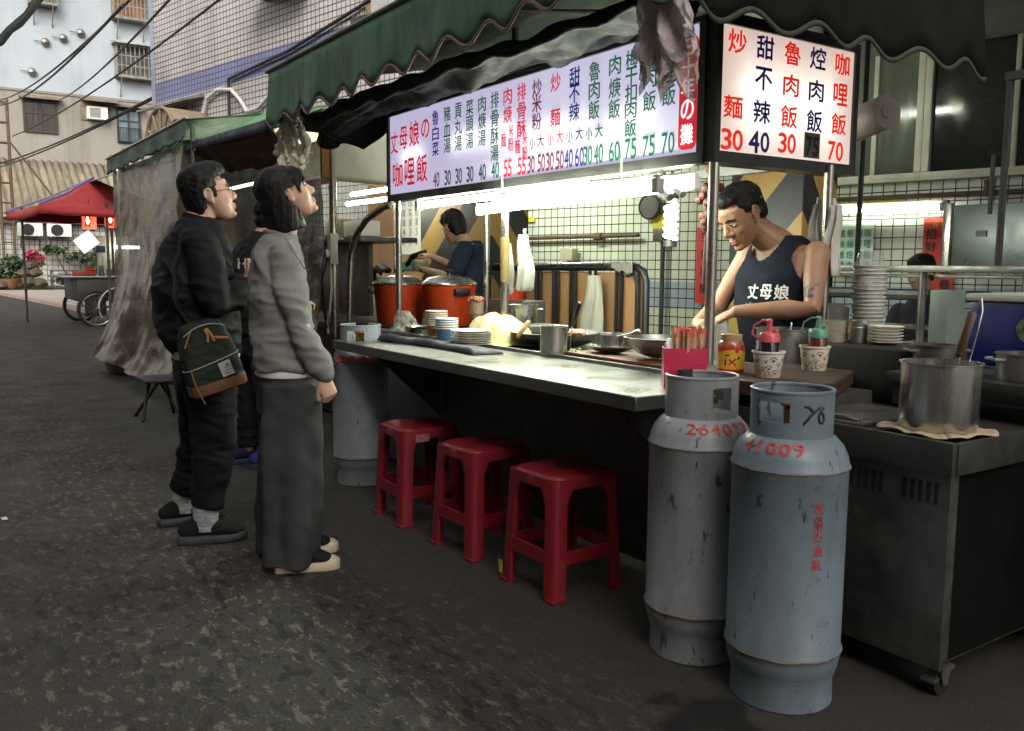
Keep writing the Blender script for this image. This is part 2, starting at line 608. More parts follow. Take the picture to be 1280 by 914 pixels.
def tilemat(name, cw, ch, tile, tile2, grout, mort, bandz=None, band=None, zflip=None, rough=0.35):
    m, t, b = newmat(name)
    g = objco(t)
    sep = t.nodes.new("ShaderNodeSeparateXYZ"); t.links.new(g, sep.inputs[0])
    cmb = t.nodes.new("ShaderNodeCombineXYZ")
    t.links.new(sep.outputs[0], cmb.inputs[0]); t.links.new(sep.outputs[2], cmb.inputs[1])
    br = node(t, "ShaderNodeTexBrick", offset=0.0, squash=1.0, Scale=1.0)
    br.inputs['Brick Width'].default_value = cw
    br.inputs['Row Height'].default_value = ch
    br.inputs['Mortar Size'].default_value = mort
    br.inputs['Mortar Smooth'].default_value = 0.15
    br.inputs['Color1'].default_value = tile
    br.inputs['Color2'].default_value = tile2
    br.inputs['Mortar'].default_value = grout
    t.links.new(cmb.outputs[0], br.inputs['Vector'])
    out = br.outputs['Color']
    dirt = ramp(t, noisef(t, objco(t, (1.2, 1, 0.25)), 1.1, 5, 0.65), [(0.45, (0, 0, 0)), (0.75, (0.35,) * 3)])
    if bandz is not None:
        f = None
        for (z0, z1) in bandz:
            q = mth(t, 'MULTIPLY', mth(t, 'GREATER_THAN', sep.outputs[2], z0), mth(t, 'LESS_THAN', sep.outputs[2], z1))
            f = q if f is None else mth(t, 'MAXIMUM', f, q)
        f = mth(t, 'MULTIPLY', f, mth(t, 'SUBTRACT', 1.0, br.outputs['Fac']))
        out = mixc(t, f, out, band)
    out = mixc(t, dirt, out, tuple(x * 0.45 for x in grout[:3]) + (1,))
    t.links.new(out, b.inputs['Base Color'])
    setp(b, Roughness=rough)
    inv = mth(t, 'SUBTRACT', 1.0, br.outputs['Fac'])
    bumpn(t, b, inv, 0.5, 0.004)
    return m
cream_tile = tilemat("cream facade tile", 0.110, 0.0965, (0.58, 0.535, 0.52, 1), (0.51, 0.47, 0.455, 1), (0.07, 0.062, 0.058, 1), 0.010, [(4.28, 4.66), (9.0, 9.4)], (0.20, 0.22, 0.43, 1))
white_tile = tilemat("white arcade tile", 0.099, 0.099, (0.56, 0.60, 0.52, 1), (0.50, 0.54, 0.47, 1), (0.035, 0.034, 0.03, 1), 0.0055, [(0.78, 1.06)], (0.30, 0.38, 0.46, 1), rough=0.22)
blue_tile = tilemat("blue corner tile", 0.05, 0.096, (0.22, 0.25, 0.46, 1), (0.26, 0.29, 0.5, 1), (0.4, 0.4, 0.42, 1), 0.008)
bld = thing("tiled_apartment_building", "cream tiled apartment building with a lilac blue band, rising behind the stalls", "building", WALL_O, WALL_A, world=False)
ZS = 3.25
def wbox(mb, x0, x1, y0, y1, z0, z1, bev=0):     # y out towards the lane is negative in the building's own frame
    mb.span((x0, -y0, z0), (x1, -y1, z1), bev)
q = MB(); wbox(q, -14.36, 14, 0, -7, ZS, 13.5)
mk("upper_wall", q, cream_tile, bld)
q = MB(); wbox(q, -14.375, -14.22, 0.006, -7.02, 3.0, 13.5)
mk("corner_trim", q, blue_tile, bld)
q = MB(); wbox(q, -14.2, 14, -0.02, -0.3, 0.0, 1.955)
mk("lower_wall", q, white_tile, bld)
q = MB(); wbox(q, -14.2, -0.75, -0.02, -0.3, 1.958, ZS - 0.003)
mk("arcade_wall", q, white_tile, bld)
frame_m = mat("cream window frame", (0.52, 0.51, 0.44, 1), 0.45, 0.1, 0.1, 6, dirt=(0.2, 0.19, 0.15, 1), dirt_amt=0.5)
dk_glass = mat("dark window glass", (0.02, 0.024, 0.02, 1), 0.06, 0, 0.3, 2, Specular_IOR_Level=0.8)
pale_glass = mat("clouded window film", (0.11, 0.125, 0.10, 1), 0.12, 0, 0.25, 1.5, 0, 0, 0, (5, 1, 0.6), Specular_IOR_Level=0.7)
for (x0, x1, g) in ((-0.72, 0.12, pale_glass), (0.12, 1.5, dk_glass), (1.5, 2.9, dk_glass)):
    q = MB()
    wbox(q, x0, x1, 0.03, -0.10, 1.96, 2.03, 0.006)
    wbox(q, x0, x1, 0.03, -0.10, 3.1, 3.17, 0.006)
    wbox(q, x0, x0 + 0.06, 0.025, -0.10, 2.032, 3.098, 0.006)
    wbox(q, x1 - 0.06, x1 - 0.002, 0.025, -0.10, 2.032, 3.098, 0.006)
    wbox(q, (x0 + x1) / 2 - 0.02, (x0 + x1) / 2 + 0.02, 0.0, -0.08, 2.032, 3.098, 0.004)
    wn = mk("window", q, frame_m, bld)
    q = MB(); wbox(q, x0 + 0.06, x1 - 0.06, -0.03, -0.045, 2.03, 3.1)
    mk("pane", q, g, wn)
# upper things: dark window, small hood over it, eave box, barrel canopy with a fan front, conduit
q = MB(); wbox(q, -14.1, -12.95, 0.02, -0.2, 3.42, 4.1)
wn = mk("window", q, mat("dark upper frame", (0.12, 0.11, 0.1, 1), 0.6), bld)
q = MB(); wbox(q, -13.4, -13.0, 0.035, 0.015, 3.45, 4.0); mk("pane", q, pale_glass, wn)
q = MB(); q.prism([(-0.02, 4.24), (-0.36, 4.12), (-0.36, 4.08), (-0.02, 4.18)], 'x', -14.3, -12.3)
mk("window_hood", q, mat("grey hood sheet", (0.2, 0.19, 0.17, 1), 0.7, 0, 0.3, 5), bld)
q = MB()
cm = mat("beige canopy sheet", (0.27, 0.215, 0.14, 1), 0.6, 0, 0.15, 3, dirt=(0.2, 0.16, 0.11, 1), dirt_amt=0.4)
def arch(u, v):
    a = pi * u
    return (-12.45 - 0.58 * cos(a), -0.01 - 0.74 * v, 3.25 + 0.66 * sin(a))
q.grid(20, 4, arch)
cn = mk("barrel_canopy", q, cm, bld, fixn=False); mods(cn, solid=0.03)
q = MB()
q.tube([V((-12.45 - 0.58 * cos(pi * k / 20), -.76, 3.25 + 0.66 * sin(pi * k / 20))) for k in range(21)], 0.035, 6)
q.tube([V((-13.03, -.76, 3.25)), V((-11.87, -.76, 3.25))], 0.035, 6)
for k in range(1, 6):
    a = pi * k / 6
    q.tube([V((-12.45, -.76, 3.25)), V((-12.45 - 0.56 * cos(a), -.76, 3.25 + 0.64 * sin(a)))], 0.022, 6)
q.prism([(-12.45 - 0.56 * cos(pi * k / 16), 3.25 + 0.64 * sin(pi * k / 16)) for k in range(17)], 'y', -.74, -.735)
mk("fan_front", q, cm, cn)
q = MB(); wbox(q, -10.2, -8.8, 0.55, 0.004, 5.42, 5.62)
mk("eave", q, mat("grey eave", (0.25, 0.26, 0.27, 1), 0.7, 0, 0.2, 4), bld)
q = MB(); wbox(q, -7.50, -7.36, 0.05, 0.004, 4.62, 9)
mk("rusty_downpipe", q, mat("rust streaked zinc", (0.30, 0.20, 0.12, 1), 0.7, 0, 0.5, 6), bld)
q = MB(); wbox(q, -7.28, -6.9, 0.12, 0.004, 4.55, 9)
mk("column_strip", q, mat("grey render", (0.42, 0.42, 0.40, 1), 0.8, 0, 0.15, 3), bld)
q = MB()
q.tube([V((-12.45, -0.06, 3.4)), V((-12.3, -0.06, 3.8)), V((-12.1, -0.06, 4.12)), V((-11.7, -0.06, 4.22)), V((-11.25, -0.06, 4.16)), V((-10.95, -0.06, 3.95)), V((-10.75, -0.06, 3.74)), V((-10.4, -0.06, 3.76)), V((-9.9, -0.06, 3.98))], 0.034, 8)
mk("conduit", q, mat("white conduit", (0.62, 0.6, 0.57, 1), 0.5), bld)
q = MB()
q.tube([V((-11.35, -0.05, 3.2)), V((-11.35, -0.05, 4.35)), V((-9.5, -0.05, 4.52)), V((-8.9, -0.05, 4.62)), V((-7.0, -0.05, 4.95)), V((-4.0, -0.05, 5.35))], 0.028, 6)
mk("wall_cable", q, M['cable'], bld)
# pipes on the arcade wall
q = MB()
q.tube([V((-0.66, -0.04, 1.83)), V((0.62, -0.04, 1.83)), V((3, -0.04, 1.83))], 0.022, 8)
q.tube([V((0.66, -0.06, 1.80)), V((0.66, -0.06, 1.93))], 0.03, 8)
mk("wall_pipe", q, M['rust'], bld)
q = MB()
q.tube([V((-4.6, -0.05, 1.545)), V((-2.75, -0.05, 1.555))], 0.022, 8)
q.tube([V((-3.35, -0.05, 1.55)), V((-3.25, -0.05, 1.552))], 0.04, 8)
mk("wall_pipe", q, M['rust'], bld)
q = MB(); q.tube([V((-2.45, -0.03, 1.5)), V((-2.45, -0.03, 0.3))], 0.025, 8)
mk("wall_pipe", q, M['dark_panel'], bld)
# roof of the arcade (soffit) carried by the striped pillars
sof = mat("sooty soffit", (0.10, 0.10, 0.095, 1), 0.8, 0, 0.3, 2)
q = MB(); wbox(q, -3.35, 7, 3.35, 0.005, 3.05, 3.24)
mk("arcade_soffit", q, sof, bld)

# ------------------------------------------------------------------ striped pillars
def stripes():
    m, t, b = newmat("black and yellow warning stripes")
    co = objco(t)
    sep = t.nodes.new("ShaderNodeSeparateXYZ"); t.links.new(co, sep.inputs[0])
    d = mth(t, 'ADD', mth(t, 'ADD', sep.outputs[0], mth(t, 'MULTIPLY', sep.outputs[1], -1.0)), mth(t, 'MULTIPLY', sep.outputs[2], -0.85))
    k = mth(t, 'FRACT', mth(t, 'MULTIPLY', d, 1.75))
    f = mth(t, 'GREATER_THAN', k, 0.5)
    out = mixc(t, f, (0.008, 0.009, 0.011, 1), (0.27, 0.165, 0.035, 1))
    dn = ramp(t, noisef(t, co, 3.5, 6, 0.7), [(0.45, (0, 0, 0)), (0.7, (0.3,) * 3)])
    out = mixc(t, dn, out, (0.05, 0.04, 0.027, 1))
    t.links.new(out, b.inputs['Base Color'])
    setp(b, Roughness=0.5)
    return m
strm = stripes()
pl_render = mat("grey pillar render", (0.2, 0.19, 0.17, 1), 0.8, 0, 0.2, 3)
for (p, lab, wd) in (((-6.80, 4.15), "arcade pillar with yellow and black stripes behind the orange rice cookers", 0.92), ((-3.60, 4.42), "arcade pillar with yellow and black stripes behind the cook in the vest", 0.46)):
    t = thing("arcade_pillar", lab, "pillar", (p[0], p[1], 0), WALL_A, group="striped arcade pillars", world=False)
    q = MB(); q.span((-wd / 2, -0.23, 0), (wd / 2, 0.23, 2.2), 0.015)
    mk("striped_casing", q, strm, t)
    q = MB(); q.span((-wd / 2 + 0.02, -0.21, 2.2), (wd / 2 - 0.02, 0.21, 3.05))
    mk("shaft", q, pl_render, t)

# ------------------------------------------------------------------ far end of the lane
def stucco(name, c, streak, sc=0.35):
    m, t, b = newmat(name)
    co = objco(t)
    n = noisef(t, co, 0.5, 6, 0.65)
    st = noisef(t, objco(t, (1.0, 1.3, 0.10)), 0.9, 5, 0.7)
    a = ramp(t, n, [(0.3, tuple(x * 0.88 for x in c[:3])), (0.7, tuple(min(1, x * 1.08) for x in c[:3]))])
    out = mixc(t, ramp(t, st, [(0.5, (0, 0, 0)), (0.72, (sc,) * 3)]), a, streak)
    t.links.new(out, b.inputs['Base Color'])
    setp(b, Roughness=0.85)
    bumpn(t, b, noisef(t, co, 3, 5), 0.2, 0.05)
    return m
FX = -50.0
blk = thing("apartment_block", "weathered apartment block at the lane's end, pale blue above and beige below", "building", (FX, 6, 0))
q = MB(); q.span((FX - 12, -6, 9.62), (FX, 20, 22))
mk("upper_wall", q, stucco("pale blue render", (0.33, 0.37, 0.405, 1), (0.24, 0.26, 0.27, 1), .5), blk)
q = MB(); q.span((FX - 12, -6, 0), (FX - 0.02, 20, 9.5))
mk("lower_wall", q, stucco("stained beige render", (0.25, 0.228, 0.2, 1), (0.15, 0.138, 0.12, 1), 0.8), blk)
q = MB(); q.span((FX - 12, -6, 9.5), (FX + 0.03, 20, 9.62)); q.span((FX - 0.018, -6, 6.02), (FX + 0.012, 20, 6.07))
mk("string_course", q, stucco("stained ledge", (0.2, 0.18, 0.155, 1), (0.12, 0.11, 0.09, 1)), blk)
wfr = mat("dark window frame", (0.04, 0.035, 0.03, 1), 0.5, 0.2)
curt = mat("brown curtained glass", (0.055, 0.042, 0.036, 1), 0.12, 0, 0.5, 1.5, 0, 0, 0, (1, 8, 0.3), Specular_IOR_Level=0.7)
blueg = mat("blue tinted glass", (0.10, 0.16, 0.20, 1), 0.1, 0, 0.5, 1.2, Specular_IOR_Level=0.7)  # the glass itself is blue
hoodm = mat("rusted window hood", (0.16, 0.13, 0.10, 1), 0.8, 0, 0.4, 3)
def far_window(y0, y1, z0, z1, g, split=True, hood=True, rail=False):
    q = MB()
    fx = FX + 0.02
    for (a, b_, c, d) in ((y0, y1, z0, z0 + 0.09), (y0, y1, z1 - 0.09, z1), (y0, y0 + 0.09, z0 + 0.09, z1 - 0.09), (y1 - 0.09, y1, z0 + 0.09, z1 - 0.09), ((y0 + y1) / 2 - 0.05, (y0 + y1) / 2 + 0.05, z0 + 0.09, z1 - 0.09)):
        q.span((fx - 0.03, a, c), (fx + 0.06, b_, d))
    if split:
        q.span((fx - 0.03, y0 + 0.09, z1 - 0.62), (fx + 0.052, y1 - 0.09, z1 - 0.55))
    wn = mk("window", q, wfr, blk)
    q = MB(); q.span((fx - 0.02, y0 + 0.05, z0 + 0.05), (fx + 0.01, y1 - 0.05, z1 - 0.05))
    mk("pane", q, g, wn)
    if hood:
        q = MB(); q.prism([(FX, z1 + 0.28), (FX + 0.55, z1 + 0.1), (FX + 0.55, z1 + 0.05), (FX, z1 + 0.12)], 'y', y0 - 0.15, y1 + 0.2)
        mk("hood", q, hoodm, wn)
    if rail:
        q = MB()
        for k in range(9):
            y = y0 + (y1 - y0) * k / 8
            q.cyl((fx + 0.15, y, z0 + 0.02), (fx + 0.15, y, z0 + 0.75), 0.018, 5)
        q.cyl((fx + 0.15, y0, z0 + 0.75), (fx + 0.15, y1, z0 + 0.75), 0.022, 5)
        q.cyl((fx + 0.15, y0, z0 + 0.08), (fx + 0.15, y1, z0 + 0.08), 0.022, 5)
        mk("window_rail", q, wfr, wn)
far_window(4.72, 6.22, 7.58, 9.1, curt)
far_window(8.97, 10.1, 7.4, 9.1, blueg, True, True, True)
def cage(y0, y1, z0, z1, g):
    fx = FX + 0.02
    q = MB(); q.span((fx - 0.03, y0 + 0.1, z0 + 0.1), (fx + 0.02, y1 - 0.1, z1 - 0.1))
    wn = mk("window", q, g, blk)
    q = MB()
    dx = 0.65
    n = 9
    for k in range(n + 1):
        y = y0 + (y1 - y0) * k / n
        q.span((FX + dx - 0.03, y - 0.02, z0), (FX + dx, y + 0.02, z1))
    for z in (z0, z0 + (z1 - z0) * .33, z0 + (z1 - z0) * .66, z1):
        q.span((FX + dx - 0.045, y0 - .02, z - 0.02), (FX + dx + 0.012, y1 + .02, z + 0.02))
    for k in range(3):
        x = FX + dx * (k + .2) / 3
        for y in (y0, y1):
            q.span((x - 0.02, y - 0.03, z0), (x + 0.02, y + 0.03, z1))
    q.span((FX, y0 - .03, z0 - 0.1), (FX + dx, y1 + .03, z0 - .02))
    q.cyl((FX, y0 + .2, z0 - 1.0), (FX + dx, y0 + .2, z0 - .1), .03, 5)
    q.cyl((FX, y1 - .2, z0 - 1.0), (FX + dx, y1 - .2, z0 - .1), .03, 5)
    mk("window_cage", q, mat("weathered cage bars", (0.22, 0.21, 0.18, 1), 0.6, 0.3, 0.3, 4), wn)
    q = MB(); q.prism([(FX, z1 + .32), (FX + dx + .25, z1 + .12), (FX + dx + .25, z1 + .05), (FX, z1 + .1)], 'y', y0 - .15, y1 + .15)
    mk("hood", q, mat("pale green hood sheet", (0.28, 0.30, 0.25, 1), 0.7, 0, 0.3, 3), wn)
cage(9.0, 10.95, 10.72, 12.2, mat("brown grey glass", (0.09, 0.085, 0.075, 1), 0.2, 0, .5, 1.5))  # first pane in a mottled brownish tone
cage(8.95, 10.6, 13.6, 15.2, mat("orange curtain glass", (0.25, 0.12, 0.06, 1), 0.3, 0, .5, 1.5))
cage(5.2, 6.4, 13.72, 15.2, curt)
for (y, z) in ((5.2, 10.45), (5.85, 11.95), (6.65, 12.25), (7.45, 12.62)):
    q = MB()
    q.lathe([(0.0, 0.0), (0.16, 0.02), (0.2, 0.14), (0.12, 0.24), (0.0, 0.27)], (0, 0, 0), 12, Matrix.Translation((FX, y, z)) @ Matrix.Rotation(pi / 2, 4, 'Y'))
    q.cyl((FX + .1, y, z), (FX + .1, y - .5, z + .02), .02, 5)
    mk("wall_vent", q, M['steel_worn'], blk)
# window air conditioner
t = thing("air_conditioner", "white window air conditioner set into the beige wall", "air conditioner", (FX + 0.3, 8.0, 8.4))
q = MB(); q.span((FX + 0.004, 7.55, 8.42), (FX + .45, 8.5, 9.05), .03)
mk("casing", q, M['white_plastic'], t)
q = MB(); q.span((FX + .452, 7.65, 8.5), (FX + .47, 8.15, 8.97)); mk("grille", q, mat("grey ac grille", (.2, .22, .2, 1), .6), t)
q = MB(); q.prism([(FX + .004, 9.5), (FX + .8, 9.3), (FX + .8, 9.25), (FX + .004, 9.4)], 'y', 7.3, 9.0)
q.span((FX + .004, 7.3, 8.4), (FX + .05, 8.65, 9.3)); mk("shelter", q, hoodm, t)

# low house with a corrugated roof in front of the block
HX = -44.0
hs = thing("corrugated_roof_house", "low white tiled house under a steep greyish corrugated roof", "house", (HX, 5, 0))
htile = tilemat("white house tile", 0.1, 0.1, (0.50, 0.49, 0.46, 1), (0.42, 0.41, 0.38, 1), (0.06, 0.058, 0.05, 1), 0.012)
m, t_, b_ = newmat("white house tiles on the lane side")
co = objco(t_); sp = t_.nodes.new("ShaderNodeSeparateXYZ"); t_.links.new(co, sp.inputs[0])
cb = t_.nodes.new("ShaderNodeCombineXYZ"); t_.links.new(sp.outputs[1], cb.inputs[0]); t_.links.new(sp.outputs[2], cb.inputs[1])
br = node(t_, "ShaderNodeTexBrick", offset=0.0, squash=1.0, Scale=1.0)
for k_, v_ in (('Brick Width', .22), ('Row Height', .22), ('Mortar Size', .016), ('Color1', (.48, .47, .44, 1)), ('Color2', (.40, .39, .36, 1)), ('Mortar', (.08, .075, .07, 1))):
    br.inputs[k_].default_value = v_
t_.links.new(cb.outputs[0], br.inputs['Vector'])
dn = ramp(t_, noisef(t_, co, .6, 5, .7), [(.4, (0, 0, 0)), (.75, (.6,) * 3)])
t_.links.new(mixc(t_, dn, br.outputs[0], (.14, .13, .11, 1)), b_.inputs['Base Color'])
q = MB(); q.span((HX - 5, -3, 0), (HX, 14, 3.25))
mk("wall", q, m, hs)
def corr(u, v):
    y = -4 + 19 * u
    return (HX + 0.55 - 4.6 * v, y, 3.28 + 2.75 * v + 0.05 * sin(y * 2 * pi / 0.32))
q = MB(); q.grid(480, 3, corr)
rf = mk("roof", q, mat("weathered roof sheet", (0.19, 0.165, 0.11, 1), 0.8, 0, 0.45, 1.2, 0, 0, 0, (0.6, 4, 1), dirt=(0.14, 0.12, 0.09, 1), dirt_amt=0.8), hs, ang=None, fixn=False)
mods(rf, solid=0.02)
q = MB(); q.span((HX + .48, -4, 3.12), (HX + .62, 15, 3.24), .02)
mk("gutter", q, mat("pale gutter", (0.45, 0.44, 0.42, 1), 0.6, 0, .2, 3), hs)
# curved scalloped tin under the eave
q = MB(); q.span((HX + .01, -3, 2.92), (HX + .4, 14, 3.1)); mk("eave_board", q, mat("dark eave", (.12, .11, .1, 1), .8), hs)  # board in a plain dark colour
def outdoor_unit(y, lab):
    t = thing("outdoor_ac_unit", lab, "air conditioner", (HX + .4, y, 2.3), group="outdoor units on the white house")
    q = MB(); q.span((HX + .1, y - .48, 2.34), (HX + .55, y + .48, 2.9), .03); mk("casing", q, M['white_plastic'], t)
    q = MB(); q.lathe([(0, 0), (.24, 0), (.25, .02), (0, .025)], (0, 0, 0), 20, Matrix.Translation((HX + .55, y - .1, 2.62)) @ Matrix.Rotation(pi / 2, 4, 'Y')); mk("fan_grille", q, M['black'], t)
    q = MB()
    for s in (-.35, .35):
        q.span((HX + .004, y + s - .03, 2.27), (HX + .6, y + s + .03, 2.33)); q.cyl((HX + .02, y + s, 1.85), (HX + .5, y + s, 2.28), .025, 5)
    mk("bracket", q, M['rust'], t)
outdoor_unit(4.15, "left one of two white outdoor air conditioners under the corrugated roof")
outdoor_unit(5.28, "right one of two white outdoor air conditioners under the corrugated roof")

# lattice mast
t = MB()
for (dx, dy) in ((0, 0), (0, .42), (.4, 0), (.4, .42)):
    t.cyl((-43 + dx, 3.05 + dy, 0), (-43 + dx, 3.05 + dy, 7.9), .05, 6)
for k in range(10):
    z = .4 + k * .82
    t.cyl((-42.6, 3.05, z), (-42.6, 3.47, z), .03, 5); t.cyl((-43, 3.05, z), (-43, 3.47, z), .03, 5); t.cyl((-43, 3.05, z), (-42.6, 3.05, z), .03, 5)
t.cyl((-42.6, 3.47, 6.2), (-42.2, 5.35, 3.4), .04, 6)
mk("lattice_mast", t, M['rust'], None, label="rusty lattice mast with a slanting stay at the left edge", cat="mast")

# overhead cables
def cable(a, b, sag, r, lab, grp="overhead cables across the lane"):
    a, b = V(a), V(b)
    q = MB(); q.tube([a.lerp(b, k / 24) - V((0, 0, sag * 4 * (k / 24) * (1 - k / 24))) for k in range(25)], r, 6)
    mk("overhead_cable", q, M['cable'], None, label=lab, cat="cable", group=grp)
# unseen building across the lane, behind the photographer: put there to shade the near part of the lane
ob = thing("lane_building", "unseen plain grey rendered building across the lane, behind the photographer", "building", (4, -8, 0))
q = MB(); q.span((-13, -12, 0), (22, -4.4, 12.5)); mk("wall", q, stucco("grey lane render", (0.24, 0.235, 0.22, 1), (0.16, 0.15, 0.14, 1)), ob)
for k in range(7):
    for z in (1.2, 4.6, 8.0):
        q = MB(); x = -11.5 + k * 4.6; q.span((x, -4.41, z), (x + 1.8, -4.33, z + 1.7)); wn = mk("window", q, wfr, ob)
        q = MB(); q.span((x + .08, -4.335, z + .08), (x + 1.72, -4.325, z + 1.62)); mk("pane", q, dk_glass, wn)
# ------------------------------------------------------------------ overhead cables
cable((-38, 2.87, 7.12), (-14, 2.757, 4.975), 0.25, 0.02, "thinnest overhead cable, first to cross the blue wall at upper left")
cable((-38, 2.863, 6.931), (-14, 2.654, 4.88), 0.3, 0.022, "overhead cable running just under the topmost one at the upper left")
cable((-38, 4.84, 7.333), (-12, 3.1, 4.85), 0.2, 0.02, "overhead cable passing the cage window on the blue wall")
cable((-38, 3.218, 5.856), (-11, 4.0, 5.10), 0.25, 0.02, "thin overhead cable ending above the beige wall's window")
cable((-44, 2.6, 5.2), (-8, 5.7, 5.36), 0.45, 0.028, "thick overhead cable lowest across the beige wall")
cable((-44, 2.65, 5.05), (-8, 5.78, 5.38), 0.40, 0.024, "overhead cable hugging the thick lowest one across the tiled wall")
q = MB()
pts = [V((-10, 0.62, 3.2)), V((-10, .784, 3.321)), V((-10, .87, 3.44)), V((-10, .955, 3.52)), V((-10, 1.03, 3.61)), V((-10, 1.124, 3.761)), V((-10, 1.3, 4.05)), V((-10, 1.6, 4.6))]
q.tube(pts, [.035, .04, .035, .042, .034, .04, .036, .036], 8)
mk("overhead_cable", q, M['cable'], None, label="very thick wrapped cable cutting across the top left corner", cat="cable")

# ------------------------------------------------------------------ planting beside the white house
def leaf_mat(name, a, b2):
    m, t, b = newmat(name)
    oi = t.nodes.new("ShaderNodeNewGeometry")
    out = ramp(t, oi.outputs['Random Per Island'], [(0.0, a), (1.0, b2)])
    t.links.new(out, b.inputs['Base Color'])
    setp(b, Roughness=0.55)
    return m
LF = leaf_mat("leaf greens", (0.012, 0.03, 0.012), (0.075, 0.115, 0.045))
LFB = leaf_mat("bright leaf greens", (0.03, 0.08, 0.015), (0.11, 0.18, 0.045))
PINK = leaf_mat("bougainvillea bracts", (0.22, 0.02, 0.045), (0.42, 0.05, 0.1))
def leaves(q, c, r, n, size, mi=0, hollow=0.35):
    for _ in range(n):
        while True:
            p = V((random.uniform(-1, 1), random.uniform(-1, 1), random.uniform(-1, 1)))
            if hollow < p.length < 1: break
        k = 0.75 + 0.5 * noise.noise(p * 2.1 + V(c))
        p = V((c[0] + p.x * r[0] * k, c[1] + p.y * r[1] * k, c[2] + p.z * r[2] * k))
        d = V((random.gauss(0, 1), random.gauss(0, 1), random.gauss(0, .6))).normalized()
        s = d.orthogonal().normalized()
        s = (Matrix.Rotation(random.uniform(0, 6.28), 3, d) @ s)
        n2 = d.cross(s)
        L, W = size * random.uniform(.7, 1.4), size * random.uniform(.3, .5)
        q.add([p - d * L * .5, p + s * W * .5 + n2 * W * .1, p + d * L * .5, p - s * W * .5 + n2 * W * .1], [[0, 1, 2, 3]], None, mi)
bark = mat("bark", (.06, .045, .03, 1), .9, 0, .4, 8, .4, 30)
def shrub(name, lab, cat, base, blobs, size, lm, group=None):
    t = thing(name, lab, cat, base, group=group)
    q = MB()
    for (c, r, n) in blobs:
        leaves(q, (base[0] + c[0], base[1] + c[1], base[2] + c[2]), r, n, size)
    mk("foliage", q, lm, t, ang=None, fixn=False)
    q = MB()
    for (c, r, n) in blobs[:4]:
        q.tube([V(base), V(base) + V((c[0] * .6, c[1] * .6, c[2] * .45)), V(base) + V(c)], [.04, .03, .012], 6)
    mk("stem", q, bark, t)
    return t
shrub("leafy_shrub", "big dark leafy shrub at the left edge of the lane", "shrub", (-41.6, 3.0, .1), [((0, -.2, .75), (.7, .8, .6), 900), ((.1, .25, 1.0), (.6, .6, .5), 700), ((.0, -.7, .6), (.7, .6, .6), 500), ((.1, .5, .5), (.5, .4, .4), 400)], .2, LF)
bt = shrub("bougainvillea", "pink bougainvillea growing above the pile of boulders", "flowering shrub", (-41.4, 3.95, .6), [((0, 0, .9), (.35, .42, .3), 330), ((.05, .25, .75), (.3, .3, .25), 200), ((0, .02, .45), (.25, .28, .25), 170)], .17, PINK)
q = MB(); leaves(q, (-41.35, 4.0, 1.15), (.4, .5, .35), 180, .16); mk("green_foliage", q, LF, bt, ang=None, fixn=False)
shrub("climbing_vine", "straggling green vine climbing across the white tiled house wall", "vine", (-43.4, 5.9, .2), [((0, -.9, 1.55), (.25, .75, .25), 330), ((0, .2, 1.25), (.3, .8, .35), 400), ((0, 1.2, 1.4), (.3, .9, .6), 700), ((0, 1.0, .8), (.3, .6, .5), 350), ((0, 2.2, 1.9), (.4, .7, .8), 600), ((0, 2.0, 1.0), (.4, .7, .8), 500)], .2, LF)
shrub("low_hedge", "low clipped hedge behind the grey trough beside the boulders", "hedge", (-41.3, 5.3, .1), [((0, 0, .4), (.4, .9, .35), 900), ((0, .7, .45), (.4, .6, .4), 500)], .14, LF)
gq = MB()
for k in range(2200):
    y = random.uniform(2.2, 7.2); x = -40.7 + random.uniform(-.35, .35) + .02 * (y - 4)
    h = random.uniform(.06, .22); dx, dy = random.gauss(0, .05), random.gauss(0, .05)
    gq.add([(x - .03, y, .1), (x + .03, y, .1), (x + dx, y + dy, .1 + h)], [[0, 1, 2]])
mk("ground_cover", gq, LFB, None, kind="stuff", label="bright low ground cover along the pavement edge", cat="ground cover", ang=None, fixn=False)
def rock(name, lab, c, r, col, grp):
    q = MB(); q.ell((0, 0, 0), (1, 1, 1), nu=14, nv=9)
    q.v = [V((c[0] + p.x * r[0] * (1 + .35 * noise.noise(p * 1.6 + V(c))), c[1] + p.y * r[1] * (1 + .35 * noise.noise(p * 1.7 - V(c))), c[2] + p.z * r[2] * (1 + .3 * noise.noise(p * 1.5 + V(c) * 2)))) for p in q.v]
    mk("boulder", q, col, None, label=lab, cat="boulder", group=grp, ang=25)
rk = mat("mossy boulder", (.065, .05, .033, 1), .9, 0, .35, 3, .5, 14, .02, dirt=(.07, .08, .03, 1), dirt_amt=.6)
rk2 = mat("reddish boulder", (.09, .06, .045, 1), .9, 0, .3, 3, .4, 14, .02)
n_ = 0
for (y, z, rr, lab) in ((3.35, .30, .24, "small boulder at the foot of the pile under the bougainvillea, nearest the shrub"), (3.72, .42, .30, "broad boulder low in the middle of the pile under the bougainvillea"), (4.15, .36, .27, "boulder low on the right of the pile under the bougainvillea"), (3.62, .78, .25, "boulder half way up the left of the pile under the bougainvillea"), (3.98, .80, .27, "boulder half way up the right of the pile under the bougainvillea"), (3.82, 1.08, .2, "topmost boulder of the pile under the bougainvillea")):
    rock("boulder", lab, (-41.0, y, z), (.28, rr, rr * .8), rk, "boulders piled under the bougainvillea")
rock("boulder", "lone reddish boulder at the left picture edge in front of the shrub", (-40.7, 2.62, .28), (.3, .38, .22), rk2, None)
q = MB(); q.lathe([(.22, 0), (.3, .1), (.36, .42), (.38, .45), (.33, .45), (.3, .38), (0, .36)], (-40.9, 3.08, .1), 18)
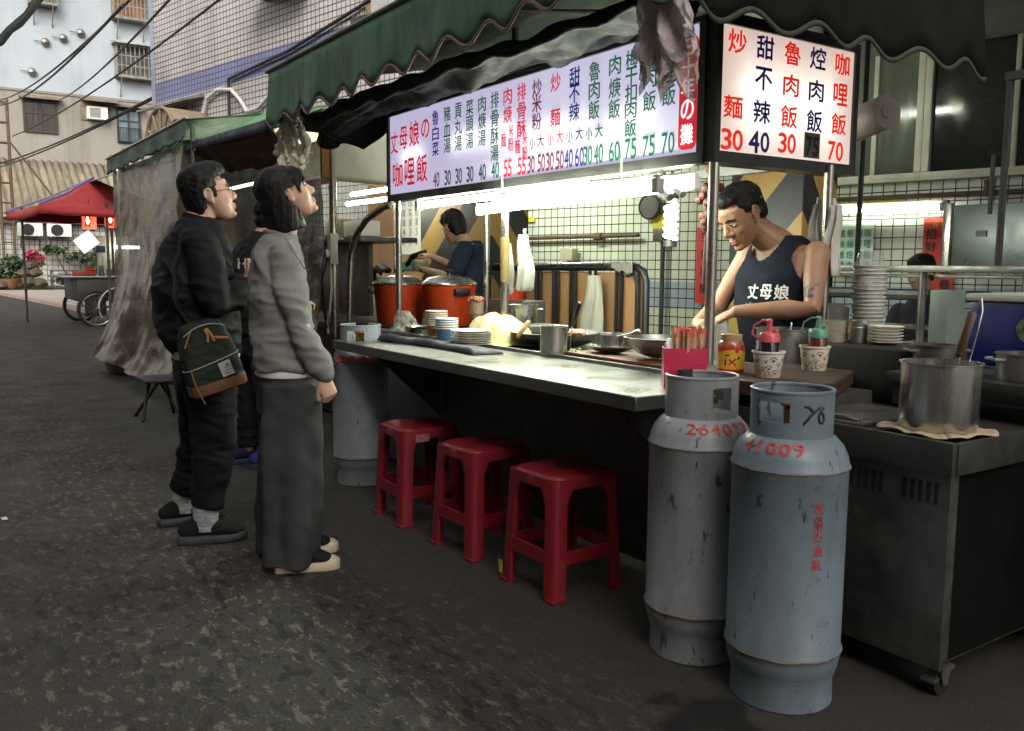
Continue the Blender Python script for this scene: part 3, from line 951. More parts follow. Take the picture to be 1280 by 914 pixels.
mk("terracotta_pot", q, mat("terracotta", (.22, .09, .05, 1), .8, 0, .2, 4), None, label="brown terracotta pot in front of the dark leafy shrub", cat="plant pot")
q = MB()
q.span((-40.9, 4.55, .1), (-40.5, 5.5, .2), .01)
for y in (4.56, 5.46):
    q.span((-40.9, y - .02, .2), (-40.86, y + .02, .85)); q.span((-40.54, y - .02, .2), (-40.5, y + .02, .85))
q.span((-40.92, 4.53, .85), (-40.48, 5.52, .9), .01)
mk("plant_stand", q, M['dark_panel'], None, label="dark plant stand of plain bars beside the boulders", cat="stand")

# ------------------------------------------------------------------ red canopy stall further down the lane
KX = -19.0
t = thing("market_canopy", "red fabric market canopy with lilac top over the lantern stall", "canopy", (KX, 2.9, 0))
redc = mat("red canopy cloth", (.36, .03, .032, 1), .8, 0, .15, 2.5, .15, 25, dirt=(.17, .02, .025, 1), dirt_amt=.5)
ap = V((KX, 2.95, 2.84))
cs = [V((KX + 1.3, 1.85, 2.21)), V((KX + 1.3, 4.6, 2.26)), V((KX - 1.5, 4.3, 2.24)), V((KX - 1.6, 1.55, 2.2))]
q = MB()
for i in range(4):
    a, b_ = cs[i], cs[(i + 1) % 4]
    def f(u, v, a=a, b_=b_):
        p = ap.lerp(a.lerp(b_, u), v)
        return p - V((0, 0, .10 * sin(pi * v) + .05 * sin(pi * u) * v))
    q.grid(14, 8, f, mi=0 if i != 3 else 0)
for i in range(4):
    a, b_ = cs[i], cs[(i + 1) % 4]
    q.grid(14, 1, lambda u, v, a=a, b_=b_: a.lerp(b_, u) - V((0, 0, .05 * sin(pi * u) + (.14 + .01 * sin(u * 60)) * v)))
c = mk("cover", q, redc, t, fixn=False); mods(c, solid=.01)
q = MB()
a, b_ = cs[3], cs[0]
q.tube([ap + V((0, 0, .03)), ap.lerp(cs[0], .5) + V((0, -.02, -.03)), cs[0] + V((0, 0, .03))], [(.022, .012)] * 3, 8)
q.tube([ap + V((0, 0, .03)), ap.lerp(cs[3], .5) + V((0, -.02, -.03)), cs[3] + V((0, 0, .03))], [(.022, .012)] * 3, 8)
mk("lilac_edging", q, mat("lilac cloth", (.22, .19, .42, 1), .8), t)
q = MB()
for (x, y) in ((KX + 1.2, 2.95), (KX + .2, 3.2), (KX - 1.2, 4.1), (KX - 1.3, 1.8), (KX + 1.2, 4.4)):
    q = MB(); q.cyl((x, y, 0), (x, y, 2.3 if y < 3.5 else 2.1), .025, 8); mk("frame_pole", q, M['steel_dark'], t)
# translucent grey roof sheet showing above the red cloth
q = MB(); q.grid(10, 10, lambda u, v: (KX + 2.2 - 2.2 * v, 2.85 + 1.1 * u, 2.72 + .32 * sin(pi * .5 * u) + .05 * v))
o = mk("roof_sheet", q, mat("grey roof sheet", (.24, .26, .26, 1), .35, 0, .2, 3), None, label="grey curved roof sheet above the red canopy, beside the green curtain", cat="roof sheet"); mods(o, solid=.02)
lred = emis("lantern paper", (1.0, .10, .035, 1), .7)
lhot = emis("lantern glow", (1.0, .5, .2, 1), 3.0)
def lantern(x, y, z, lab, ch):
    t = thing("red_lantern", lab, "lantern", (x, y, z), group="lanterns under the red canopy")
    q = MB(); q.lathe([(.075, .03), (.12, .05), (.125, .33), (.075, .35)], (x, y, z), 16); mk("shade", q, lred, t)
    q = MB(); q.lathe([(.08, 0), (.08, .03)], (x, y, z), 12); q.lathe([(.08, .35), (.08, .38)], (x, y, z), 12); q.cyl((x, y, z + .38), (x, y, z + .6), .006, 5); mk("rim", q, M['black'], t)
    d = V((.93, -.35, 0)).normalized(); xd = V((.35, .93, 0)).normalized()
    q = MB(); q.ell(V((x, y, z + .19)) + d * .115, (.03, .03, .08)); mk("lamp", q, lhot, t)
    q = MB()
    for k in range(2):
        put(q, ch[k], V((x, y, z + .25 - k * .13)) + d * .131, xd, V((0, 0, 1)), .11, .11)
    mk("lettering", q, mat("dark red ink", (.12, .004, .004, 1), .6), t, fixn=False)
lantern(KX + .9, 2.70, 1.80, "glowing red lantern hanging left under the red canopy", "麵線")
lantern(KX + .7, 3.12, 1.84, "glowing red lantern hanging right under the red canopy, half behind the curtain", "肉羹")
q = MB(); q.box((KX + 1.0, 2.62, 1.6), (.02, .34, .30), R=Euler((radians(38), 0, 0)).to_matrix())
mk("price_card", q, emis("self glowing card", (.9, .9, .82, 1), .3), None, label="bright white price card hanging askew under the left lantern", cat="sign card")  # card given its own glow in place of lamp light
q = MB(); q.span((KX - .1, 3.3, 1.5), (KX - .05, 3.75, 1.56)); mk("tube_lamp", q, M['tube_far'], None, label="short white tube lamp under the red canopy", cat="lamp")
q = MB(); q.span((KX - .2, 2.95, 1.42), (KX - .1, 3.12, 1.55), .01); mk("blue_box", q, mat("blue enamel", (.03, .1, .2, 1), .4), None, label="small blue box hanging under the red canopy's lamp", cat="box")
q = MB(); q.span((KX - .5, 3.02, .95), (KX - .35, 3.6, 1.75), .01); mk("steel_cupboard", q, mat("pale yellowish steel", (.55, .56, .45, 1), .4, .3, .1, 4), None, label="pale steel cupboard standing behind the red lantern stall's counter", cat="cupboard")  # steel in a pale yellowish base colour
# vending tricycle
t = thing("vending_tricycle", "vending tricycle with steel box and spoked wheel under the red canopy", "tricycle", (KX, 2.85, 0))
q = MB(); q.span((KX - 1.3, 2.5, .48), (KX + .45, 3.6, .92), .02); mk("body", q, M['dark_panel'], t)
q = MB(); q.span((KX - 1.4, 2.22, .925), (KX + .5, 3.7, .965), .008); mk("counter_top", q, M['steel_worn'], t)
def wheel(cx, cy, cz, r, par):
    T = Matrix.Translation((cx, cy, cz))
    q = MB(); q.tube([V((cx, cy + r * cos(a), cz + r * sin(a))) for a in [2 * pi * k / 36 for k in range(36)]], .028, 8, closed=True)
    wl = mk("wheel", q, mat("rubber", (.015, .015, .015, 1), .8), par)
    q = MB(); q.tube([V((cx, cy + (r - .035) * cos(a), cz + (r - .035) * sin(a))) for a in [2 * pi * k / 36 for k in range(36)]], .013, 6, closed=True)
    mk("rim", q, M['steel_worn'], wl)
    q = MB()
    for k in range(18):
        a = 2 * pi * k / 18
        q.cyl((cx + .02, cy, cz), (cx, cy + (r - .04) * cos(a), cz + (r - .04) * sin(a)), .0035, 4)
    q.cyl((cx - .06, cy, cz), (cx + .06, cy, cz), .03, 8)
    mk("spokes", q, M['steel_worn'], wl)
wheel(KX + .56, 2.82, .33, .33, t)
wheel(KX - 1.42, 2.82, .33, .33, t)
q = MB()
q.cyl((KX + .7, 2.82, .33), (KX - 1.5, 2.82, .33), .02, 8)
q.cyl((KX + .5, 3.05, .38), (KX + .5, 2.6, .24), .018, 6); q.span((KX + .44, 2.62, .2), (KX + .47, 3.0, .62), .01)
q.cyl((KX + .5, 3.35, .45), (KX + .5, 3.6, 1.0), .02, 6)
mk("frame", q, M['black'], t)
q = MB(); q.tube([V((KX + .62, 3.2 + .36 * cos(a), .36 + .38 * sin(a))) for a in [radians(60) + radians(150) * k / 12 for k in range(13)]], [(.045, .015)] * 13, 8, ref=(1, 0, 0)); mk("mudguard", q, mat("white enamel", (.55, .55, .52, 1), .4), t)
q = MB(); q.span((KX + .1, 2.47, .966), (KX + .4, 2.85, 1.06), .02); q.ell((KX + .3, 2.78, 1.08), (.08, .1, .06)); mk("red_basin", q, mat("red plastic basin", (.42, .05, .03, 1), .5), None, label="red plastic basin on the tricycle's counter", cat="basin")
for (y, h, lab) in ((2.98, .2, "tall steel can beside the red basin on the tricycle"), (3.12, .13, "short steel can right of the tall can on the tricycle")):
    q = MB(); q.lathe([(.05, 0), (.055, h), (.045, h), (.04, .02), (0, .02)], (KX + .2, y, .967), 14); q.tube([V((KX + .2, y, 1.0)), V((KX + .15, y + .05, 1.0 + h + .14))], .008, 5); mk("steel_can", q, M['steel_worn'], None, label=lab, cat="can", group="steel cans on the tricycle")

# ------------------------------------------------------------------ neighbouring stall behind the clear curtain
gcloth = mat("green awning cloth", (.055, .125, .068, 1), .6, 0, .3, 3, .25, 10, .01, (3, 3, .6), dirt=(.16, .19, .15, 1), dirt_amt=.5)
def valance(y, x0, x1, zt, zb, slope_t=0.0, amp=.05, wl=.27, nx=160, thick_seed=0.0, slope_b=0.0):
    q = MB()
    def f(u, v):
        x = x0 + (x1 - x0) * u
        zz = zb + slope_b * (x - x0) - amp * (0.5 + .5 * cos(2 * pi * x / wl))
        top = zt + slope_t * (x - x0)
        z = top + (zz - top) * v
        yy = y + .012 * v * sin(x * 9 + thick_seed) + .02 * fbm((x * 1.5, v, thick_seed), 1.2) * v
        return (x, yy, z)
    q.grid(nx, 6, f)
    return q
t = thing("stall_awning", "long green cloth awning over the clear curtain of the neighbouring stall", "awning", (-9, 2.6, 2.2))
q = MB(); q.grid(40, 8, lambda u, v: (-10.55 + 3.4 * u, 1.78 + 1.9 * v, 2.34 + .42 * v + .02 * sin(u * 30) - .04 * sin(pi * v)))
c = mk("roof_cloth", q, gcloth, t, fixn=False); mods(c, solid=.008)
q = valance(1.78, -10.55, -7.15, 2.335, 2.185, -0.003, .02, .35, 120)
c = mk("valance", q, gcloth, t, fixn=False, ang=None); mods(c, solid=.006)
q = MB(); q.tube([V((-10.57, 1.775, 2.34)), V((-7.12, 1.775, 2.33))], .012, 8); mk("front_rail", q, M['pole'], t)
for x in (-10.45, -7.25):
    for (y, z) in ((1.85, 2.3), (3.6, 2.7)):
        q = MB(); q.cyl((x, y, 0), (x, y, z), .02, 8); mk("post", q, M['pole'], t)
# clear curtain
vin = glassy("dusty clear curtain", (.085, .055, .029, 1), .97, .22, .9, 4.5, .3, (1, 1, .9))
q = MB()
def cur(u, v):
    x = -10.50 + 4.9 * u
    zb = .16 + .10 * u + .02 * sin(u * 12)
    zt = 2.2 - .17 * min(1, max(0, (x + 7.25) / .2))
    z = zt + (zb - zt) * v
    fold = .022 * sin(u * 26 + 1.5 * fbm((u * 6, v * 2, 3), 1.0)) * (.5 + .5 * v) + .05 * fbm((u * 5, v * 3.0, 1), 1.3) * (.2 + .8 * v)
    sag = .08 * sin(6.0 * (v * 1.0 + u * .8)) * sin(pi * u)
    flare = -.25 * (v ** 4)
    x += -.45 * (v ** 8) * (1 - u)
    k_ = min(1, max(0, (x + 7.5) / .5))
    return (x, 1.82 + fold + sag * .6 + flare + .42 * k_ * k_ * (3 - 2 * k_), z)
q.grid(170, 90, cur)
ct = mk("clear_curtain", q, vin, None, label="dusty clear plastic curtain hanging along the neighbouring stall", cat="curtain", ang=None, fixn=False)
q = MB()
for (x, z) in ((-10.2, 1.83), (-8.4, 1.9)):
    q.tube([V((x, 1.72, 2.2)), V((x + .05, 1.71, 2.0)), V((x, 1.7, z)), V((x - .1, 1.7, z - .07)), V((x + .12, 1.7, z - .08)), V((x, 1.7, z))], .014, 5)
mk("tie_cord", q, M['cable'], ct)
# red counter set inside to give the curtain red glints
q = MB(); q.span((-10.2, 2.5, .5), (-8.95, 3.3, 1.0), .02); mk("goods_counter", q, mat("red lacquered counter", (.34, .045, .03, 1), .35, 0, .2, 3), None, label="red counter standing behind the clear curtain", cat="counter")
q = MB()
q.tube([V((-9.6, 2.6, 1.95)), V((-7.4, 2.6, 1.95))], .016, 8)
mk("tube_lamp", q, M['tube_far'], None, label="white tube lamp glowing behind the clear curtain", cat="lamp")
q = MB(); q.box((-10.55, 1.95, .17), (.5, .5, .33), bev=.06); q.box((-10.55, 1.95, .345), (.4, .4, .02), bev=.01)
mk("ballast_block", q, mat("dirty concrete block", (.06, .045, .034, 1), .9, 0, .4, 4, .4, 20), None, label="dirty concrete ballast block under the curtain's left corner", cat="block")
# folded stool behind the man
q = MB()
for (a, b_) in (((-7.45, 1.38, .0), (-7.15, 1.5, .30)), ((-7.15, 1.38, 0), (-7.45, 1.5, .30)), ((-7.45, 1.68, 0), (-7.15, 1.56, .30)), ((-7.15, 1.68, 0), (-7.45, 1.56, .30))):
    q.cyl(a, b_, .014, 7)
q.box((-7.3, 1.53, .31), (.34, .26, .025), bev=.01)
mk("folding_stool", q, M['black'], None, label="low black folding stool under the curtain behind the man", cat="stool")

# green translucent roof corner with navy trim and a brown hanging flap
t = thing("roof_corner", "bright green roof corner with navy trim and brown hanging flap between the two stalls", "awning", (-6.3, 2.3, 2.0))
a0, a1 = V((-7.40, 1.85, 2.155)), V((-5.42, 1.85, 2.09))
b0, b1 = V((-7.3, 2.55, 2.42)), V((-5.6, 2.55, 2.62))
q = MB(); q.grid(24, 6, lambda u, v: a0.lerp(a1, u).lerp(b0.lerp(b1, u), v) + V((0, 0, .02 * sin(u * 14) * v)))
c = mk("green_sheet", q, mat("bright green sheet", (.025, .36, .075, 1), .4, 0, .15, 3, dirt=(.2, .5, .28, 1), dirt_amt=.35), t, fixn=False); mods(c, solid=.01)
q = MB(); q.grid(24, 2, lambda u, v: a0.lerp(a1, u) + V((0, -.012, .012 - .055 * v * (1 + .4 * u))))
c = mk("navy_trim", q, mat("navy cloth", (.012, .016, .045, 1), .6), t, fixn=False); mods(c, solid=.008)
q = MB(); q.grid(40, 12, lambda u, v: a0.lerp(a1, u).lerp(V((-7.0 + 1.45 * u, 2.05, 1.97 - .06 * u)), v) + V((0, .012 * sin(u * 22) * v + .03 * fbm((u * 5, v * 3, 0), 1), -.045 + .03 * fbm((u * 7, v * 3, 4), 1) * v)))
c = mk("brown_flap", q, mat("brown canvas", (.115, .055, .026, 1), .8, 0, .3, 4, .3, 12), t, fixn=False); mods(c, solid=.006)

# lit box sign and white sheet of the neighbouring stall, its posts and tubes
t = thing("side_lightbox", "glowing cream lightbox sign behind the woman's head", "lightbox", (-6.9, 2.62, 1.86))
q = MB(); q.span((-7.45, 2.56, 1.845), (-6.36, 2.7, 1.865)); q.span((-7.45, 2.56, 2.35), (-6.36, 2.7, 2.37)); q.span((-6.395, 2.556, 1.866), (-6.358, 2.704, 2.349)); mk("frame", q, mat("orange brown frame", (.28, .12, .03, 1), .5, 0, .2, 8), t)
q = MB(); q.span((-7.45, 2.575, 1.866), (-6.396, 2.69, 2.349)); mk("panel", q, emis("cream lit panel", (1.0, .93, .66, 1), 0.5), t)
q = MB()
q.grid(14, 8, lambda u, v: (-6.34 + .01 * sin(u * 8), 2.62 + .48 * u, 1.845 - .022 * u + .38 * v + .01 * u))
o = mk("signboard", q, mat("back of a pale signboard", (.46, .46, .36, 1), .35, 0, .12, 3), None, label="pale cream blank signboard seen from behind, left of the menu lightbox", cat="signboard", fixn=False); mods(o, solid=.03)
t = thing("stall_post", "scratched steel post with switch boxes and cables, right of the woman", "post", (-6.3, 2.63, 0))
q = MB(); q.cyl((-6.32, 2.62, 0), (-6.32, 2.62, 1.86), .03, 12); mk("pole", q, M['pole'], t)
q = MB(); q.span((-6.37, 2.56, 1.40), (-6.25, 2.68, 1.44), .004); mk("clamp", q, M['steel_worn'], t)
q = MB(); q.span((-6.34, 2.52, 1.27), (-6.22, 2.59, 1.33), .004); mk("clamp", q, M['steel_worn'], t)
q = MB(); q.span((-6.27, 2.55, 1.22), (-6.21, 2.61, 1.45), .006); mk("socket_box", q, M['white_plastic'], t)
q = MB()
q.tube([V((-6.24, 2.56, 1.22)), V((-6.20, 2.55, 1.05)), V((-6.24, 2.55, .88)), V((-6.33, 2.56, .78)), V((-6.3, 2.56, .7))], .010, 6)
mk("white_cable", q, M['white_plastic'], t)
q = MB()
q.tube([V((-6.35, 2.56, 1.4)), V((-6.40, 2.55, 1.15)), V((-6.37, 2.55, .9)), V((-6.3, 2.55, .74))], .008, 6)
q.tube([V((-6.22, 2.56, 1.38)), V((-6.36, 2.54, 1.1)), V((-6.28, 2.54, .8))], .006, 6)
mk("black_cable", q, M['cable'], t)
q = MB(); q.tube([V((-6.0, 2.6, .74)), V((-5.98, 2.6, 1.12)), V((-5.95, 2.6, 1.3)), V((-5.86, 2.6, 1.43)), V((-5.68, 2.6, 1.53)), V((-5.45, 2.6, 1.59)), V((-5.3, 2.6, 1.615))], .024, 10)
mk("bent_pipe", q, M['pole'], None, label="bent shiny steel pipe arching up to the menu lightbox", cat="pipe")
for (x0, x1, y, z, lab) in ((-8.2, -6.9, 3.6, 1.905, "upper white tube lamp beside the woman's face"), (-8.2, -6.9, 3.55, 1.81, "lower white tube lamp beside the woman's face")):
    q = MB(); q.tube([V((x0, y, z)), V((x1, y, z))], .02, 8); mk("tube_lamp", q, M['tube_far'], None, label=lab, cat="lamp", group="tube lamps of the neighbouring stall")
# rack and counter of that stall
q = MB()
q.span((-8.8, 2.7, .70), (-6.1, 3.4, .76), .006); q.span((-8.8, 3.36, .76), (-7.3, 3.4, 1.4)); q.span((-8.7, 2.75, 0.02), (-6.2, 3.35, .70))
q.span((-8.8, 2.9, 1.40), (-6.45, 3.4, 1.44), .004)
mk("cooking_counter", q, M['steel_dark'], None, label="dark steel cooking counter of the neighbouring stall beside the post", cat="counter")
q = MB(); q.span((-7.3, 2.95, 1.445), (-6.95, 3.1, 1.60), .01); o = mk("switch_box", q, mat("orange label box", (.35, .33, .27, 1), .5), None, label="small pale box on the neighbouring stall's shelf, behind the woman's shoulder", cat="box")
q = MB(); q.span((-6.9, 2.95, 1.445), (-6.55, 3.12, 1.57), .01); mk("shelf_box", q, M['white_plastic'], None, label="white box on the neighbouring stall's shelf, left of the post", cat="box")
# menu poster fixed to the wall behind that stall, plywood sheets
q = MB(); q.span((-9.35, 4.3, 0.1), (-7.3, 4.34, 2.4)); mk("plywood_screen", q, M['ply'], None, label="brown plywood screen behind the neighbouring stall with a menu sheet", cat="screen")
t = thing("menu_sheet", "white menu sheet with grey writing pinned to the plywood screen", "poster", (-8.2, 4.29, 1.3))
q = MB(); q.span((-8.55, 4.29, 1.33), (-7.78, 4.296, 1.95)); mk("sheet", q, M['paper'], t)
q = MB()
for i, col_ in enumerate(("肉羹飯40", "白菜滷30", "貢丸湯30", "乾麵小40", "湯麵大50")):
    for j, ch in enumerate(col_):
        put(q, ch, (-8.43 + .14 * i, 4.286, 1.86 - .10 * j), (1, 0, 0), (0, 0, 1), .075 if ch not in "0345" else .045, .08, 0.0)
mk("lettering", q, mat("grey ink", (.16, .16, .18, 1), .7), t, fixn=False)
q = MB(); q.span((-8.6, 4.28, 1.17), (-7.7, 4.295, 1.25)); mk("green_strip", q, mat("green tape", (.03, .12, .09, 1), .6), None, label="green strip across the plywood screen below the menu sheet", cat="strip")
# ------------------------------------------------------------------ the curry rice stall
SL = -5.23; SR = -2.48
st = thing("food_stall", "steel street food stall with long counter shelf and shiny corner poles", "food stall", (-3.8, 2.6, 0))
q = MB()
q.prism([(-4.52, 1.857), (-2.06, 1.857), (-2.06, 2.352), (-4.36, 2.352), (-4.36, 1.90), (-4.52, 1.90)], 'z', 0.762, 0.81)
o = mk("counter_shelf", q, M['counter'], st); mods(o, bev=.004)
q = MB()
q.span((-5.3, 2.358, .04), (-2.40, 2.40, .775))
q.span((-5.3, 2.402, .12), (-5.26, 3.05, .775)); q.span((-2.44, 2.402, .12), (-2.40, 3.05, .775))
mk("body_panel", q, M['dark_panel'], st)
q = MB()
q.span((-5.3, 2.358, .778), (-2.40, 3.05, .80)); q.span((-5.3, 2.356, .802), (-2.40, 2.372, .826), .003)
mk("work_top", q, M['steel_worn'], st)
for x in (-4.2, -2.3):
    q = MB(); q.prism([(1.95, .755), (2.35, .755), (2.35, .40)], 'x', x - .012, x + .012); mk("shelf_bracket", q, M['steel_dark'], st)
for (x, y, zt) in ((SL, 2.62, 1.66), (-3.97, 2.62, 1.66), (SR, 2.62, 1.66), (-2.455, 3.30, 1.66), (SL, 3.30, 1.66)):
    q = MB(); q.cyl((x, y, .0 if y < 3 else .0), (x, y, zt), .021, 14); q.cyl((x, y, .80), (x, y, .815), .035, 14)
    mk("corner_pole", q, M['pole'], st)
q = MB(); q.lathe([(.024, 0), (.0245, .24), (.024, .24)], (-3.97, 2.62, 1.13), 14); mk("tape_wrap", q, mat("brown packing tape", (.20, .14, .06, 1), .35, 0, .2, 8), st)
q = MB()
for (a, b_) in (((SL - .04, 2.66, 2.17), (SR, 2.70, 2.21)), ((SL - .04, 3.28, 2.17), (SR, 3.32, 2.21)), ((SL - .04, 2.70, 2.172), (SL, 3.28, 2.208)), ((SR - .04, 2.70, 2.172), (SR - .002, 3.28, 2.208)), ((SL, 2.66, 1.66), (SR, 2.70, 1.70)), ((SL, 3.28, 1.66), (SR, 3.32, 1.70))):
    q.span(a, b_)
for (x, y) in ((SL - .02, 2.68), (SR - .02, 2.68), (SL - .02, 3.30), (SR - .02, 3.30), (-3.97, 2.68)):
    q.cyl((x, y, 1.69), (x, y, 2.5), .02, 8)
mk("top_frame", q, M['steel_dark'], st)

# menu lightboxes
def panelmat(name, tint, hot, s0, s1, axis, bands):
    m, t, b = newmat(name)
    co = objco(t, world=True)
    sp = t.nodes.new("ShaderNodeSeparateXYZ"); t.links.new(co, sp.inputs[0])
    f = None
    for (z, wdt, a0, a1) in bands:            # glow of tubes behind the acrylic, painted into the emission
        dz = mth(t, 'ABSOLUTE', mth(t, 'SUBTRACT', sp.outputs[2], z))
        k = mth(t, 'SUBTRACT', 1.0, mth(t, 'DIVIDE', dz, wdt), True)
        e0 = mth(t, 'MULTIPLY', mth(t, 'SUBTRACT', sp.outputs[axis], a0), 6.0, True)
        e1 = mth(t, 'MULTIPLY', mth(t, 'SUBTRACT', a1, sp.outputs[axis]), 6.0, True)
        k = mth(t, 'MULTIPLY', mth(t, 'MULTIPLY', k, e0), e1)
        f = k if f is None else mth(t, 'MAXIMUM', f, k)
    f = mth(t, 'POWER', f, 1.6)
    # the acrylic is finely ribbed
    rib = mth(t, 'ADD', mth(t, 'MULTIPLY', mth(t, 'SINE', mth(t, 'MULTIPLY', sp.outputs[2], 900.0)), 0.025), 1.0)
    col_ = mixc(t, f, tint, hot)
    st_ = mth(t, 'MULTIPLY', mth(t, 'ADD', mth(t, 'MULTIPLY', f, s1 - s0), s0), rib)
    t.links.new(col_, b.inputs['Emission Color']); t.links.new(st_, b.inputs['Emission Strength'])
    setp(b, Base_Color=(.5, .5, .5, 1), Roughness=.35)
    return m
RED = mat("sign red film", (.46, .012, .016, 1), .5, 0, .05, 9, Emission_Color=(.62, .016, .03, 1), Emission_Strength=.26)
GRN = mat("sign green film", (.004, .14, .05, 1), .5, 0, .05, 9, Emission_Color=(.004, .16, .06, 1), Emission_Strength=.16)
NAV = mat("sign navy film", (.012, .008, .16, 1), .5, 0, .05, 9, Emission_Color=(.015, .010, .2, 1), Emission_Strength=.2)
DKG = mat("sign dark film", (.02, .04, .045, 1), .5, 0, .05, 9, Emission_Color=(.02, .06, .05, 1), Emission_Strength=.16)
PUR = mat("sign plum film", (.12, .012, .03, 1), .5, 0, .05, 9, Emission_Color=(.16, .014, .05, 1), Emission_Strength=.22)
framem = mat("dark aluminium frame", (.06, .06, .055, 1), .4, .5, .2, 6)
X0, X1, Z0, Z1, YF = -5.30, -2.545, 1.672, 2.168, 2.60
L1 = thing("menu_lightbox", "long lavender lit menu lightbox facing the lane over the counter", "lightbox", (-3.9, 2.6, 1.63))
q = MB()
q.span((X0 - .03, 2.585, Z0 - .045), (X1 + .03, 2.655, Z0)); q.span((X0 - .03, 2.585, Z1), (X1 + .03, 2.655, Z1 + .03))
q.span((X0 - .03, 2.587, Z0 + .001), (X0, 2.653, Z1 - .001)); q.span((X1, 2.587, Z0 + .001), (X1 + .03, 2.653, Z1 - .001))
mk("frame", q, framem, L1)
q = MB(); q.span((X0, YF, Z0), (X1, 2.65, Z1))
mk("panel", q, panelmat("lavender lit acrylic", (.50, .46, .66, 1), (.95, .93, 1.0, 1), 0.40, .62, 0, [(1.90, .13, -5.25, -4.75), (1.92, .13, -4.62, -3.75), (1.87, .13, -3.85, -3.15), (1.86, .12, -3.2, -2.72)]), L1)
def zf(f): return Z1 - f * (Z1 - Z0)
def col_text(items, ink):
    """items: (text, x, v, w, h)"""
    q = MB()
    for (ch, x, v, w_, h_) in items:
        put(q, ch, (x, YF - .003, zf(v)), (1, 0, 0), (0, 0, 1), w_, h_, 0.008 if ch.isdigit() else 0.012)
    mk("lettering", q, ink, L1, ang=None, fixn=False)
CW, CH = .078, .083
def stack(txt, x, vs, w_=CW, h_=CH): return [(c, x, v, w_, h_) for c, v in zip(txt, vs)]
def price(n, x, w_=.035, v=.89, h_=.085): return [(c, x + (i - (len(n) - 1) / 2) * w_ * 1.12, v, w_, h_) for i, c in enumerate(n)]
col_text([("丈", -5.234, .34, .10, .135), ("母", -5.106, .305, .105, .135), ("娘", -4.958, .285, .125, .15), ("の", -4.815, .26, .10, .11), ("咖", -5.19, .755, .135, .15), ("哩", -5.025, .74, .13, .16), ("飯", -4.862, .725, .135, .165)], RED)
col_text(stack("魯白菜", -4.689, (.165, .345, .53)), NAV); col_text(price("40", -4.68), PUR)
for (tx, x, p) in (("豬血湯", -4.55, "30"), ("貢丸湯", -4.423, "30"), ("菜頭湯", -4.298, "30"), ("肉焿湯", -4.168, "40")):
    col_text(stack(tx, x, (.155, .335, .52)), GRN); col_text(price(p, x + .005), DKG)
col_text(stack("排骨酥湯", -4.04, (.15, .344, .527, .708)) + price("40", -4.033), GRN)
col_text(stack("肉焿", -3.916, (.15, .335)) + [("麵", -3.954, .59, .045, .07), ("米", -3.885, .51, .045, .06), ("粉", -3.885, .65, .045, .07)] + price("55", -3.912), RED)
col_text(stack("排骨酥", -3.788, (.145, .335, .515)) + [("麵", -3.822, .69, .045, .07), ("米", -3.755, .62, .045, .06), ("粉", -3.755, .765, .045, .07)] + price("55", -3.782), RED)
col_text(stack("炒米粉", -3.655, (.146, .30, .475)) + [("小", -3.69, .68, .05, .055), ("大", -3.62, .67, .055, .06)] + price("30", -3.70, .03) + price("50", -3.612, .03), PUR)
col_text(stack("炒麵", -3.50, (.145, .475)) + [("小", -3.535, .675, .05, .055), ("大", -3.462, .665, .055, .06)], RED); col_text(price("30", -3.54, .03) + price("50", -3.46, .03), PUR)
col_text(stack("甜不辣", -3.352, (.14, .30, .467)) + [("小", -3.387, .68, .05, .055), ("大", -3.312, .67, .055, .06)] + price("40", -3.39, .031) + price("60", -3.308, .031), NAV)
col_text(stack("魯肉飯", -3.206, (.14, .31, .487)) + [("小", -3.24, .69, .05, .055), ("大", -3.168, .68, .055, .06)] + price("30", -3.245, .03) + price("40", -3.168, .03), GRN)
col_text(stack("肉焿飯", -3.064, (.14, .335, .517)) + price("60", -3.058), GRN)
col_text(stack("梅干扣肉飯", -2.955, (.125, .273, .415, .553, .708), .075, .075) + price("75", -2.95), GRN)
col_text(stack("焢肉飯", -2.838, (.148, .322, .515)) + price("75", -2.835), GRN)
col_text(stack("咖哩飯", -2.723, (.15, .32, .503)) + price("70", -2.72), GRN)
q = MB()
rx0, rx1, rz0, rz1, rr = -2.662, -2.562, zf(.965), zf(.08), .028
pl_ = []
for (cx, cz, a) in ((rx1 - rr, rz1 - rr, 0), (rx0 + rr, rz1 - rr, 90), (rx0 + rr, rz0 + rr, 180), (rx1 - rr, rz0 + rr, 270)):
    pl_ += [(cx + rr * cos(radians(a + k * 15)), cz + rr * sin(radians(a + k * 15))) for k in range(7)]
q.prism(pl_, 'y', YF - .003, YF - .001)
mk("red_badge", q, RED, L1, ang=30)
q = MB()
for ch, v in zip("三十年の攤", (.16, .32, .476, .65, .845)):
    put(q, ch, (-2.612, YF - .0055, zf(v)), (1, 0, 0), (0, 0, 1), .07, .078 if ch != "三" else .06, .016)
mk("lettering", q, emis("white lit film", (.9, .85, .95, 1), .36), L1, ang=None, fixn=False)

